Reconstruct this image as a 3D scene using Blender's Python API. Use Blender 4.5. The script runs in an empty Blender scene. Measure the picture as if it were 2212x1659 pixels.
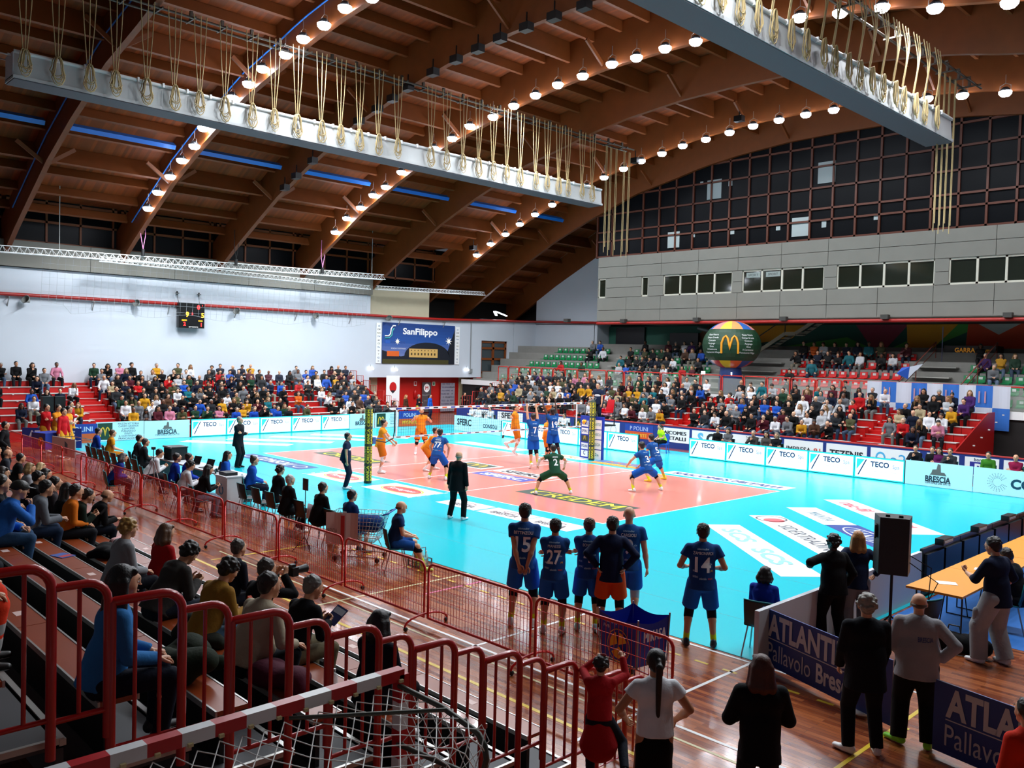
import bpy, math, random
import numpy as np
from mathutils import Vector, Matrix
from mathutils.bvhtree import BVHTree
SC = bpy.context.scene
COL = SC.collection
V = Vector
PI = math.pi

# ---------------------------------------------------------------- camera, world, exposure
CAMP = np.array([23.04, -21.45, 4.29]); FPX = 1841.3
def _basis(yaw, pitch, roll):
    f = np.array([math.cos(pitch)*math.cos(yaw), math.cos(pitch)*math.sin(yaw), math.sin(pitch)])
    r = np.cross(f, [0, 0, 1]); r /= np.linalg.norm(r); u = np.cross(r, f)
    return r*math.cos(roll)+u*math.sin(roll), -r*math.sin(roll)+u*math.cos(roll), f
CR, CU, CF = _basis(math.radians(135.99), math.radians(-1.95), math.radians(1.5))
cam_d = bpy.data.cameras.new('camera'); cam = bpy.data.objects.new('camera', cam_d); COL.objects.link(cam)
cam_d.sensor_width = 36; cam_d.lens = FPX/2212*36; cam_d.clip_start = .05; cam_d.clip_end = 300
cam.matrix_world = Matrix(((CR[0], CU[0], -CF[0], CAMP[0]), (CR[1], CU[1], -CF[1], CAMP[1]), (CR[2], CU[2], -CF[2], CAMP[2]), (0, 0, 0, 1)))
SC.camera = cam
w = bpy.data.worlds.new('night'); SC.world = w; w.use_nodes = True
w.node_tree.nodes['Background'].inputs[0].default_value = (.5, .52, .6, 1)
w.node_tree.nodes['Background'].inputs[1].default_value = .12
SC.view_settings.view_transform = 'Standard'; SC.view_settings.look = 'None'
SC.view_settings.exposure = 0.0; SC.view_settings.gamma = 1; SC.view_settings.use_curve_mapping = False
SC.cycles.max_bounces = 5; SC.cycles.diffuse_bounces = 3; SC.cycles.glossy_bounces = 3; SC.cycles.transparent_max_bounces = 24
SC.cycles.sample_clamp_indirect = 4.0; SC.cycles.use_denoising = True
LAMP_W = 88.0      # radiance scale of the hall's floodlights

def ray(u, v): return CF + CR*(u-1106)/FPX - CU*(v-829.5)/FPX
def onp(u, v, ax, val):
    d = ray(u, v); return V(CAMP + d*(val-CAMP[ax])/d[ax])
def G(u, v, z=0.): return onp(u, v, 2, z)      # a place seen in the photo, on the level z
def OX(u, v, x): return onp(u, v, 0, x)
def OY(u, v, y): return onp(u, v, 1, y)

# ---------------------------------------------------------------- materials
MATS = {}
def hexc(c):
    if isinstance(c, str):
        c = [int(c[i:i+2], 16)/255 for i in (0, 2, 4)]
        return tuple(x/12.92 if x <= .04045 else ((x+.055)/1.055)**2.4 for x in c)
    return tuple(c)
def mat(name, c='808080', rough=.6, metal=0, emit=0, bump=0, bscale=40, alpha=1, trans=0, coat=0, var=0, vscale=3, objcol=False, spec=.5):
    if name in MATS: return MATS[name]
    m = bpy.data.materials.new(name); m.use_nodes = True; nt = m.node_tree; b = nt.nodes['Principled BSDF']
    c4 = (*hexc(c), 1)
    b.inputs['Base Color'].default_value = c4; b.inputs['Roughness'].default_value = rough; b.inputs['Metallic'].default_value = metal
    b.inputs['Specular IOR Level'].default_value = spec
    if emit: b.inputs['Emission Color'].default_value = c4; b.inputs['Emission Strength'].default_value = emit
    if alpha < 1: b.inputs['Alpha'].default_value = alpha
    if trans: b.inputs['Transmission Weight'].default_value = trans
    if coat: b.inputs['Coat Weight'].default_value = coat; b.inputs['Coat Roughness'].default_value = .08
    src = None
    if objcol:
        oi = nt.nodes.new('ShaderNodeObjectInfo'); src = oi.outputs['Color']
        nt.links.new(src, b.inputs['Base Color'])
    tc = nt.nodes.new('ShaderNodeTexCoord')
    if var:
        n = nt.nodes.new('ShaderNodeTexNoise'); n.inputs['Scale'].default_value = vscale; n.inputs['Detail'].default_value = 4
        nt.links.new(tc.outputs['Object'], n.inputs['Vector'])
        mr = nt.nodes.new('ShaderNodeMapRange'); mr.inputs[3].default_value = 1-var; mr.inputs[4].default_value = 1+var
        nt.links.new(n.outputs['Fac'], mr.inputs[0])
        mx = nt.nodes.new('ShaderNodeVectorMath'); mx.operation = 'SCALE'; mx.inputs[0].default_value = c4[:3]
        if src: nt.links.new(src, mx.inputs[0])
        nt.links.new(mr.outputs[0], mx.inputs['Scale']); nt.links.new(mx.outputs[0], b.inputs['Base Color'])
    if bump:
        n = nt.nodes.new('ShaderNodeTexNoise'); n.inputs['Scale'].default_value = bscale; n.inputs['Detail'].default_value = 3
        nt.links.new(tc.outputs['Object'], n.inputs['Vector'])
        bp = nt.nodes.new('ShaderNodeBump'); bp.inputs['Strength'].default_value = bump; bp.inputs['Distance'].default_value = .02
        nt.links.new(n.outputs['Fac'], bp.inputs['Height']); nt.links.new(bp.outputs[0], b.inputs['Normal'])
    MATS[name] = m; return m
def C(c, rough=.6, **k):
    key = 'paint_%s_%d' % (c, rough*100) + ''.join('_%s%s' % (a, v) for a, v in k.items())
    return mat(key, c, rough, **k)
M_CLOTH = mat('cloth', rough=.85, objcol=True, bump=.25, bscale=25, var=.12, vscale=6, spec=.2)
M_SKIN = mat('skin', rough=.5, objcol=True, var=.06, vscale=20)
M_HAIR = mat('hair', rough=.45, objcol=True, bump=.25, bscale=60, var=.25, vscale=40)
M_SHOE = mat('shoe_upper', rough=.5, objcol=True)
M_EYE = C('0a0806', .2); M_EYEW = C('d8d0c8', .3); M_LIP = C('8a4a42', .5)

def woodmat(name, c1, c2, scale, rough, plank=None, axis=0, coat=0, bump=0):
    # planks: brick rows with their own tone, grain along the plank
    m = bpy.data.materials.new(name); m.use_nodes = True; nt = m.node_tree; b = nt.nodes['Principled BSDF']
    tc = nt.nodes.new('ShaderNodeTexCoord'); mp = nt.nodes.new('ShaderNodeMapping')
    nt.links.new(tc.outputs['Object'], mp.inputs[0])
    if axis: mp.inputs['Rotation'].default_value[2] = PI/2
    br = nt.nodes.new('ShaderNodeTexBrick'); nt.links.new(mp.outputs[0], br.inputs['Vector'])
    br.inputs['Scale'].default_value = 1; br.inputs['Brick Width'].default_value = plank[0]; br.inputs['Row Height'].default_value = plank[1]
    br.inputs['Mortar Size'].default_value = .0015; br.inputs['Mortar'].default_value = (*[x*.35 for x in hexc(c1)], 1)
    br.inputs['Color1'].default_value = (*hexc(c1), 1); br.inputs['Color2'].default_value = (*hexc(c2), 1); br.inputs['Bias'].default_value = 0
    n = nt.nodes.new('ShaderNodeTexNoise'); mp2 = nt.nodes.new('ShaderNodeMapping'); nt.links.new(mp.outputs[0], mp2.inputs[0])
    mp2.inputs['Scale'].default_value = (scale*.06, scale, scale); nt.links.new(mp2.outputs[0], n.inputs[0]); n.inputs['Detail'].default_value = 5
    mr = nt.nodes.new('ShaderNodeMapRange'); mr.inputs[1].default_value = .3; mr.inputs[2].default_value = .7; mr.inputs[3].default_value = .72; mr.inputs[4].default_value = 1.2
    nt.links.new(n.outputs['Fac'], mr.inputs[0])
    mx = nt.nodes.new('ShaderNodeVectorMath'); mx.operation = 'SCALE'; nt.links.new(br.outputs['Color'], mx.inputs[0]); nt.links.new(mr.outputs[0], mx.inputs['Scale'])
    nt.links.new(mx.outputs[0], b.inputs['Base Color']); b.inputs['Roughness'].default_value = rough
    if coat: b.inputs['Coat Weight'].default_value = coat; b.inputs['Coat Roughness'].default_value = .1
    MATS[name] = m; return m
M_PARQ = woodmat('parquet', '7a3416', 'b8683a', 14, .24, (.9, .075), 0, coat=.4)
M_GLULAM = mat('glulam', '72380a', .55, var=.22, vscale=2.2)
M_DECK = woodmat('roof_boards', '8c4008', '6c3006', 20, .6, (4, .14), 0)
M_RED = mat('red_paint', 'b01010', .32, coat=.5)
M_STEEL = mat('steel', 'b0b0b0', .35, metal=.8)
M_GLASSD = mat('night_glass', '06080c', .35, spec=.12)

# ---------------------------------------------------------------- mesh building
class MB:
    def __init__(s): s.v = []; s.f = []; s.m = []; s.sm = []
    def add(s, vs, fs, mi=0, smooth=False):
        o = len(s.v); s.v += [tuple(x) for x in vs]; s.f += [tuple(i+o for i in f) for f in fs]; s.m += [mi]*len(fs); s.sm += [smooth]*len(fs); return s
    def box(s, lo, hi, mi=0, M=None):
        x0, y0, z0 = lo; x1, y1, z1 = hi
        vs = [V(p) for p in ((x0,y0,z0),(x1,y0,z0),(x1,y1,z0),(x0,y1,z0),(x0,y0,z1),(x1,y0,z1),(x1,y1,z1),(x0,y1,z1))]
        if M is not None: vs = [M@p for p in vs]
        return s.add(vs, [(3,2,1,0),(4,5,6,7),(0,1,5,4),(1,2,6,5),(2,3,7,6),(3,0,4,7)], mi)
    def bar(s, a, b, w, h, mi=0, up=(0, 0, 1)):
        a = V(a); b = V(b); d = (b-a); L = d.length; d.normalize(); x = d.cross(V(up))
        if x.length < 1e-4: x = d.cross(V((1, 0, 0)))
        x.normalize(); z = x.cross(d)
        M = Matrix(((x.x, d.x, z.x, a.x), (x.y, d.y, z.y, a.y), (x.z, d.z, z.z, a.z), (0, 0, 0, 1)))
        return s.box((-w/2, 0, -h/2), (w/2, L, h/2), mi, M)
    def tube(s, pts, r, n=8, mi=0, cap=True, closed=False):
        pts = [V(p) for p in pts]; N = len(pts); rs = r if isinstance(r, (list, tuple)) else [r]*N
        vs = []; prev = None
        for i, p in enumerate(pts):
            if closed: t = pts[(i+1) % N]-pts[i-1]
            else: t = pts[min(i+1, N-1)]-pts[max(i-1, 0)]
            if t.length < 1e-9: t = V((0, 0, 1))
            t.normalize()
            if prev is None:
                a = t.cross(V((0, 0, 1)));
                if a.length < .05: a = t.cross(V((1, 0, 0)))
            else: a = prev - t*prev.dot(t)
            if a.length < 1e-6: a = t.cross(V((1, 0, 0)))
            a.normalize(); prev = a; b = t.cross(a)
            vs += [p+(a*math.cos(k*2*PI/n)+b*math.sin(k*2*PI/n))*rs[i] for k in range(n)]
        fs = []
        for i in range(N if closed else N-1):
            j = (i+1) % N
            fs += [(i*n+k, i*n+(k+1) % n, j*n+(k+1) % n, j*n+k) for k in range(n)]
        s.add(vs, fs, mi, True)
        if cap and not closed: s.add(vs[:n], [tuple(range(n))[::-1]], mi); s.add(vs[-n:], [tuple(range(n))], mi)
        return s
    def cyl(s, c, r, h, n=16, mi=0, r2=None): return s.tube([c, V(c)+V((0, 0, h))], [r, r if r2 is None else r2], n, mi)
    def lathe(s, prof, n=20, mi=0, M=None):
        vs = [V((r*math.cos(2*PI*k/n), r*math.sin(2*PI*k/n), z)) for r, z in prof for k in range(n)]
        if M is not None: vs = [M@p for p in vs]
        fs = [(i*n+k, i*n+(k+1) % n, (i+1)*n+(k+1) % n, (i+1)*n+k) for i in range(len(prof)-1) for k in range(n)]
        return s.add(vs, fs, mi, True)
    def sphere(s, c, r, n=12, mi=0, sc=(1, 1, 1), M=None):
        c = V(c); vs = []; m = n//2
        for i in range(m+1):
            a = PI*i/m
            for k in range(n):
                p = V((r*sc[0]*math.sin(a)*math.cos(2*PI*k/n), r*sc[1]*math.sin(a)*math.sin(2*PI*k/n), r*sc[2]*math.cos(a)))
                vs.append(c+(M@p if M is not None else p))
        return s.add(vs, [(i*n+k, (i+1)*n+k, (i+1)*n+(k+1) % n, i*n+(k+1) % n) for i in range(m) for k in range(n)], mi, True)
    def poly(s, pts, mi=0): return s.add(pts, [tuple(range(len(pts)))], mi)
    def prism(s, pts, d, mi=0):        # polygon pts extruded by the vector d
        pts = [V(p) for p in pts]; n = len(pts); d = V(d)
        return s.add(pts+[p+d for p in pts], [tuple(range(n))[::-1], tuple(range(n, 2*n))]+[(i, (i+1) % n, (i+1) % n+n, i+n) for i in range(n)], mi)
    def text(s, t, M, size=1., mi=0, align='C', bold=.0, width=None, shear=0, sp=1.):
        vs, fs, wd = textmesh(t, bold, shear, sp); sx = size
        if width: sx = width/max(wd, 1e-6)
        ox = {'C': -wd/2, 'L': 0, 'R': -wd}[align]
        return s.add([M@V(((q[0]+ox)*sx, q[1]*size, .002+(q[2] if len(q) > 2 else 0))) for q in vs], fs, mi)
    def mesh(s, name, mats):
        me = bpy.data.meshes.new(name); me.from_pydata(s.v, [], s.f)
        for m in (mats if isinstance(mats, (list, tuple)) else [mats]): me.materials.append(m)
        me.polygons.foreach_set('material_index', s.m); me.polygons.foreach_set('use_smooth', s.sm); me.update(); return me
    def build(s, name, mats, parent=None, M=None): return link(name, s.mesh(name, mats), parent, M)
def link(name, me, parent=None, M=None):
    o = bpy.data.objects.new(name, me); COL.objects.link(o)
    if parent is not None: o.parent = parent
    if M is not None: o.matrix_local = M if isinstance(M, Matrix) else Matrix.Translation(V(M))
    return o
TXT = {}
def textmesh(t, bold, shear, sp):
    k = (t, bold, shear, sp)
    if t == 'M' and k not in TXT:      # double-arch emblem
        P = [(-.5, 0), (-.475, .45), (-.4, .8), (-.31, .96), (-.25, 1), (-.19, .96), (-.1, .75), (-.03, .4), (0, .12)]; P = P+[(-x, z) for x, z in P[-2::-1]]
        vs = []
        for i, (x, z) in enumerate(P):
            a, c = P[max(i-1, 0)], P[min(i+1, len(P)-1)]; dx, dz = c[0]-a[0], c[1]-a[1]; l = math.hypot(dx, dz) or 1; nx, nz = -dz/l*.06, dx/l*.06
            if i == 8: nx, nz = 0, .1
            vs += [(x+.5-nx, z-nz), (x+.5+nx, z+nz)]
        TXT[k] = (vs, [(2*i, 2*i+2, 2*i+3, 2*i+1) for i in range(len(P)-1)], 1.0)
    if k not in TXT and 'M' in t and bold > 0:
        vs, fs, wd = textmesh(t, 0, shear, sp); n = len(vs); TXT[k] = ([(x+d*bold*1.2, z, .0007*(d+1)) for d in (-1, 0, 1) for x, z in vs], [tuple(i+n*d for i in f) for d in range(3) for f in fs], wd)
    if k not in TXT:
        cu = bpy.data.curves.new('t', 'FONT'); cu.body = t; cu.size = 1.42; cu.offset = bold; cu.shear = shear; cu.space_character = sp; cu.resolution_u = 3
        o = bpy.data.objects.new('t', cu); COL.objects.link(o)
        me = o.to_mesh(); vs = [(a.co.x, a.co.y) for a in me.vertices]; fs = [tuple(p.vertices) for p in me.polygons]
        xs = [a for a, _ in vs] or [0]; x0 = min(xs)
        TXT[k] = ([(a-x0, b) for a, b in vs], fs, max(xs)-x0)
        o.to_mesh_clear(); bpy.data.objects.remove(o); bpy.data.curves.remove(cu)
    return TXT[k]
def frame(o, x, y):        # plane frame: origin o, x and y axes
    x = V(x).normalized(); y = V(y).normalized(); z = x.cross(y)
    return Matrix(((x.x, y.x, z.x, o[0]), (x.y, y.y, z.y, o[1]), (x.z, y.z, z.z, o[2]), (0, 0, 0, 1)))
def tag(o, label, cat, group=None, kind=None):
    o['label'] = label; o['category'] = cat
    if group: o['group'] = group
    if kind: o['kind'] = kind
    return o
def struct(o): o['kind'] = 'structure'; return o
def empty(name, loc=(0, 0, 0), rz=0, label=None, cat=None, group=None):
    o = bpy.data.objects.new(name, None); COL.objects.link(o); o.location = loc; o.rotation_euler = (0, 0, rz); o.empty_display_size = .1
    if label: tag(o, label, cat, group)
    return o
def dup(r, loc=None, rz=None, label=None, group=None):
    def cp(o, par):
        c = o.copy(); COL.objects.link(c)
        if par is not None: c.parent = par
        for ch in o.children: cp(ch, c)
        return c
    n = cp(r, None)
    if loc is not None: n.location = loc
    if rz is not None: n.rotation_euler = (0, 0, rz)
    if label: n['label'] = label
    if group: n['group'] = group
    return n
def arc(c, r, a0, a1, n, ax=(1, 0, 0), ay=(0, 0, 1)):
    c = V(c); ax = V(ax); ay = V(ay)
    return [c+ax*(r*math.cos(a0+(a1-a0)*i/n))+ay*(r*math.sin(a0+(a1-a0)*i/n)) for i in range(n+1)]
ORD = 'first second third fourth fifth sixth seventh eighth ninth tenth eleventh twelfth thirteenth fourteenth fifteenth sixteenth seventeenth eighteenth nineteenth twentieth'.split()
def ordn(i):
    if i < 20: return ORD[i]
    t = ('twenty', 'thirty', 'forty', 'fifty', 'sixty')[(i+1)//10-2]; r = (i+1) % 10
    return (t[:-1]+'ieth') if r == 0 else t+'-'+ORD[r-1]

# ---------------------------------------------------------------- floor, playing mat, lines
XW, YN = -24.0, 21.0
b = MB(); b.box((-24.6, -26, -.3), (30, 27.9, 0)); struct(b.build('floor', M_PARQ))
M_TURQ = mat('turquoise_mat', '00c8da', .24, coat=.05, spec=.3); M_PINK = mat('salmon_mat', 'f09484', .2, coat=.3, spec=.5)
WHITE = C('f2f4f4', .3); LINEW = C('f6f8f8', .3)
mat_o = MB().box((-16.5, -10.5, 0), (17.2, 11.6, .006)).build('playing_mat', M_TURQ); struct(mat_o)
MB().box((-9, -4.5, .006), (9, 4.5, .008)).build('court_surface', M_PINK, mat_o)
b = MB()
for x0, y0, x1, y1 in [(-9.05,-4.55,9.05,-4.5),(-9.05,4.5,9.05,4.55),(-9.05,-4.5,-9,4.5),(9,-4.5,9.05,4.5),(-.025,-4.5,.025,4.5),(-3.05,-4.5,-3,4.5),(3,-4.5,3.05,4.5)]:
    b.box((x0, y0, .006), (x1, y1, .0095))
for s in (-1, 1):
    for k in range(5): b.box((s*3-.025, 4.7+k*.35, .006), (s*3+.025, 4.85+k*.35, .0095)); b.box((s*3-.025, -4.85-k*.35, .006), (s*3+.025, -4.7-k*.35, .0095))
b.build('court_line', LINEW, mat_o)
b = MB()            # seams between the rolls of the mat
for y in (-8.9, -7.4, -5.9, 7.1, 8.6): b.box((-16.5, y, .006), (17, y+.012, .0066))
b.build('mat_seam', C('0498a4', .4), mat_o)

def floorlogo(c, ang, w, h, items, bg=WHITE, z=.0095, corner=0):
    """a printed panel lying on the mat: items = (text, x, y, size, material, bold, width)"""
    M = Matrix.Translation(V((c[0], c[1], z))) @ Matrix.Rotation(ang, 4, 'Z')
    ms = [bg]; b = MB(); b.box((-w/2, -h/2, -.002), (w/2, h/2, 0), 0, M)
    for it in items:
        m = it[4]
        if m not in ms: ms.append(m)
        k = ms.index(m); Mi = M@Matrix.Translation(V((it[1], it[2], 0)))
        if it[0] == '#ell':      # ellipse outline/disc
            n = 28; rx, ry, t = it[3]
            P = [Mi@V((rx*math.cos(2*PI*i/n), ry*math.sin(2*PI*i/n), .001+it[5]*.001)) for i in range(n)]
            if t:
                Q = [Mi@V(((rx-t)*math.cos(2*PI*i/n), (ry-t)*math.sin(2*PI*i/n), .001+it[5]*.001)) for i in range(n)]
                b.add(P+Q, [(i, (i+1) % n, (i+1) % n+n, i+n) for i in range(n)], k)
            else: b.poly(P, k)
        elif it[0] == '#box': b.box((-it[3][0]/2, -it[3][1]/2, 0), (it[3][0]/2, it[3][1]/2, .001), k, Mi)
        else: b.text(it[0], Mi@Matrix.Translation(V((0, -it[3]/2, .002))), it[3], k, 'C', it[5], it[6] if len(it) > 6 else None)
    return b.build('floor_logo', ms, mat_o)
GRN = C('3a4a3a', .35); YEL = C('eedd30', .35); DKB = C('1e4a8c', .35); RED = C('e04848', .35); BLK = C('2a2a30', .4); PUR = C('4a52b0', .35); ORG = C('ee8a30', .35); LBL = C('9adce8', .35)
M4 = C('eec030', .35)
for x in (6.1, -6.0): floorlogo((x, -2.33), 0, 4.2, .92, [('CREDEM', 0, 0, .62, YEL, .02, 3.5)], GRN)
floorlogo((-1.4, .35), 0, 1.9, 1.2, [('#box', 0, 0, (1.55, .95), GRN), ('M', 0, 0, .62, M4, .02, 1.0)])
floorlogo((1.4, .2), 0, 2.6, .7, [('SFERC', 0, 0, .45, BLK, .05, 2.1)])
floorlogo((1.4, -.85), 0, 2.6, .75, [('SFERC', 0, 0, .45, WHITE, .05, 2.1)], PUR)
floorlogo((-6.5, -5.4), 0, 5, .85, [('CONSOLI', 0, 0, .5, WHITE, .04, 2.6), ('#ell', -1.9, 0, (.35, .25, .06), WHITE, 1), ('#ell', 1.9, 0, (.35, .25, .06), WHITE, 1)], DKB)
for x in (-1.6, 1.75): floorlogo((x, -5.52), 0, 2.5, 1.35, [('#ell', 0, 0, (.95, .45, .06), YEL, 1), ('#ell', 0, 0, (.86, .37, 0), RED, 2), ('Rovagnati', 0, .04, .26, WHITE, .02, 1.3)])
for x in (4.85, 6.6, 8.3): floorlogo((x, -5.6), 0, 1.66, .85, [('BRESCIA', 0, -.1, .24, C('5a4a50', .4), .03, 1.0), ('#ell', 0, .15, (.3, .12, .05), C('a07a80', .4), 1)])
floorlogo((-6.2, 5.55), 0, 4.4, .85, [('CENTRALE DEL LATTE', 0, 0, .3, C('b0b8c0', .4), 0, 3.6)])
floorlogo((-1.4, 5.55), 0, 2.3, .85, [('SFERC', 0, 0, .4, C('c8a020', .4), .02, 1.7)])
floorlogo((1.4, 5.75), 0, 2.3, .6, [('POLINI', 0, 0, .35, ORG, .03, 1.5)], C('2a6ac0', .35)); floorlogo((1.6, 5.15), 0, 2.6, .5, [('MYSMITE', 0, 0, .3, YEL, .03, 1.8)], ORG)
floorlogo((6.5, 5.3), 0, 5, .85, [('RAICOMES METALLI', 0, 0, .45, C('25408a', .4), .05, 4.3)])
dg = -math.atan2(3.4, 4.0)
for c, w_, it, bg in [((13.0, -3.75), 5.2, [('SCS', -1.3, 0, .45, LBL, .04, 1.5), ('SCS', .9, 0, .45, LBL, .04, 1.5)], WHITE),
                      ((13.0, -1.6), 5.2, [('SIDERTRADING', .4, 0, .38, C('555560', .4), 0, 3.2), ('#ell', -1.9, 0, (.28, .28, 0), C('ee6a70', .4), 1), ('#ell', -2.1, 0, (.42, .42, .05), C('606068', .4), 1)], WHITE),
                      ((12.0, 1.35), 2.6, [('MANTA', .1, 0, .34, C('6a90a0', .4), 0, 1.3)], WHITE),
                      ((14.0, -.3), 2.6, [('MANTA', .1, 0, .4, WHITE, .02, 1.5), ('#ell', 0, 0, (1.0, .36, .05), WHITE, 1)], C('3a4f9a', .35)),
                      ((13.0, 2.85), 5.2, [('rac-fil', -1.3, 0, .42, C('e86070', .4), .03, 1.5), ('rac-fil', 1.0, 0, .42, C('e86070', .4), .03, 1.5)], WHITE)]:
    floorlogo(c, dg, w_, .9, it, bg)
for c, t in [((-13, -3.75), 'SCS'), ((-13.0, -1.6), 'SIDERTRADING'), ((-13, .6), 'MANTA'), ((-13, 2.85), 'rac-fil')]:
    floorlogo(c, -dg, 5.0, .8, [(t, 0, 0, .4, C('c8dce0', .4), .02, 2.6)])

b = MB(); YW = C('e6c428', .35)
b.box((13.79, -13.2, 0), (13.84, -10.5, .003)); b.box((16.83, -14.4, 0), (16.88, -10.6, .003)); b.box((15.3, -10.62, 0), (17.4, -10.57, .003)); b.box((8, -13.17, 0), (22, -13.12, .003)); b.box((18.2, -9.9, 0), (28, -9.85, .003))
lo = b.build('hall_line', WHITE); struct(lo); lo['label'] = 'white court markings painted on the parquet'
b = MB(); x = 6.6
while x < 24: b.box((x, -11.15, 0), (x+.22, -11.1, .003)); x += .46
b.box((6.6, -13.9, 0), (6.65, -11.6, .0028)); b.box((10.6, -13.9, 0), (10.65, -10.5, .0028), 1); b.box((19.08, -13.6, 0), (19.13, -9.9, .003)); b.box((6, -14.13, 0), (22, -14.07, .003)); b.box((6, -13.45, 0), (22, -13.41, .003), 1)
struct(b.build('hall_line', [YW, C('d8d0a0', .4)]))
b = MB(); b.box((11.2, -12.1, 0), (11.25, -10.5, .003)); b.box((9.4, -12, 0), (9.45, -10.6, .003), 1); struct(b.build('hall_line', [C('e05a90', .4), C('c02818', .4)]))
MB().box((17.25, -6.9, 0), (24, 3, .004)).build('blue_mat', C('1a6cc0', .75)); struct(bpy.data.objects['blue_mat'])

# ---------------------------------------------------------------- roof: arches, deck, purlins
ZB = [(0,16.1),(3,16.05),(6,15.8),(8.5,15.45),(10,15.1),(13.3,14.45),(15.3,13.75),(17,13.2),(20,12.05),(23.5,10.35),(25,9.6),(27,8.5),(30,6.8),(32,5.6)]
def zb(x): d = abs(x-3); return float(np.interp(d, [a for a, _ in ZB], [a for _, a in ZB]))
xs = [3+s for s in np.linspace(-31, 31, 63)]
ARCH_Y = [-21.2, -15.8, -10.4, -5, .3, 5.6, 11.1, 16.6, 21.0, 26.5]
DEP = 1.7
for i, y in enumerate(ARCH_Y):
    b = MB(); n = len(xs); x1 = 61 if y < 25 else 30
    vs = []; 
    for x in xs:
        z = zb(x); sl = (zb(x+.3)-zb(x-.3))/.6; c = 1/math.sqrt(1+sl*sl); dp = DEP*c
        for (oy, oz) in ((-.11, 0), (.11, 0), (.11, 1), (-.11, 1)): vs.append((x-sl*c*DEP*oz, y+oy, z+DEP*c*oz))
    fs = [(4*k+j, 4*k+(j+1) % 4, 4*k+4+(j+1) % 4, 4*k+4+j) for k in range(n-1) for j in range(4)]
    b.add(vs, fs)
    o = b.build('roof_arch', M_GLULAM); struct(o)
    # slanting braces of the arch against the main purlins
    b = MB()
    for xp in (-17.5, -9, 0, 9, 17.5):
        zz = zb(xp)
        for s in (-1, 1): b.bar((xp, y+s*.11, zz+.2), (xp, y+s*1.15, zz+.95), .09, .16)
    b.build('brace', M_GLULAM, o)
xs2 = [x for x in xs if x > -21.9]; b = MB(); vs = []
for y in (-24, 28):
    for x in xs2:
        sl = (zb(x+.3)-zb(x-.3))/.6; c = 1/math.sqrt(1+sl*sl); vs.append((x-sl*c*DEP, y, zb(x)+DEP*c+.02))
n = len(xs2)
b.add(vs, [(k, k+1, n+k+1, n+k) for k in range(n-1)]); o = b.build('ceiling', M_DECK); struct(o)
sm = o.modifiers.new('t', 'SOLIDIFY'); sm.thickness = .1; sm.offset = 1
b = MB(); xl = [x for x in xs if x < -20.5]; vs = []
for y in (15.9, 28):
    for x in xl:
        sl = (zb(x+.3)-zb(x-.3))/.6; c = 1/math.sqrt(1+sl*sl); vs.append((x-sl*c*DEP, y, zb(x)+DEP*c+.02))
b.add(vs, [(k, k+1, len(xl)+k+1, len(xl)+k) for k in range(len(xl)-1)]); struct(b.build('ceiling_corner', M_DECK))
for x in np.arange(-27.5, -22.5, 1.36):
    sl = (zb(x+.3)-zb(x-.3))/.6; c = 1/math.sqrt(1+sl*sl); b = MB()
    for ya, yb in ((16.71, 20.89), (21.11, 26.39)): b.bar((x-sl*c*DEP+sl*c*.21, ya, zb(x)+DEP*c-c*.21), (x-sl*c*DEP+sl*c*.21, yb, zb(x)+DEP*c-c*.21), .14, .42, up=(-sl*c, 0, c))
    struct(b.build('purlin', M_GLULAM))
zt_ = zb(-21.8)+1.5; struct(MB().box((-27.4, -24, zt_+.25), (-21.6, 15.9, zt_+.4)).build('ceiling_eaves', M_DECK))
pos = []; x = -22.2
while x < 33.5: pos.append(x); x += 1.36
for k, x in enumerate(pos):
    big = k % 6 == 3; b = MB(); sl = (zb(x+.3)-zb(x-.3))/.6; c = 1/math.sqrt(1+sl*sl); ang = math.atan(sl)
    h = .85 if big else .42; top = V((x-sl*c*DEP, 0, zb(x)+DEP*c))
    up = V((-sl*c, 0, c)); q = top-up*h
    for ya, yb in zip(ARCH_Y[:-1], ARCH_Y[1:]): b.bar((q.x+up.x*h/2, ya+.11, q.z+up.z*h/2), (q.x+up.x*h/2, yb-.11, q.z+up.z*h/2), .14, h, up=up)
    struct(b.build('purlin', M_GLULAM))
BLUE = C('0a6ac8', .4)
for ya, yb in zip(ARCH_Y[1:-2], ARCH_Y[2:-1]):
    b = MB(); b.bar((-16, ya+.4, zb(-16)+.95), (-16, yb-.5, zb(-16)+.95), .34, .2, up=(.5, 0, .8)); o = b.build('cable_duct', BLUE)
    tag(o, 'blue duct section hung under the roof purlins between two timber arches', 'duct', 'blue ducts under the roof')
for y in ARCH_Y[1:4]:
    b = MB(); b.tube([(x, y-.18, zb(x)+.95) for x in xs if -23 < x < 2], .035, 6); tag(b.build('conduit', BLUE), 'thin blue conduit running up the side of a timber arch', 'pipe', 'blue conduits on the arches')

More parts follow.
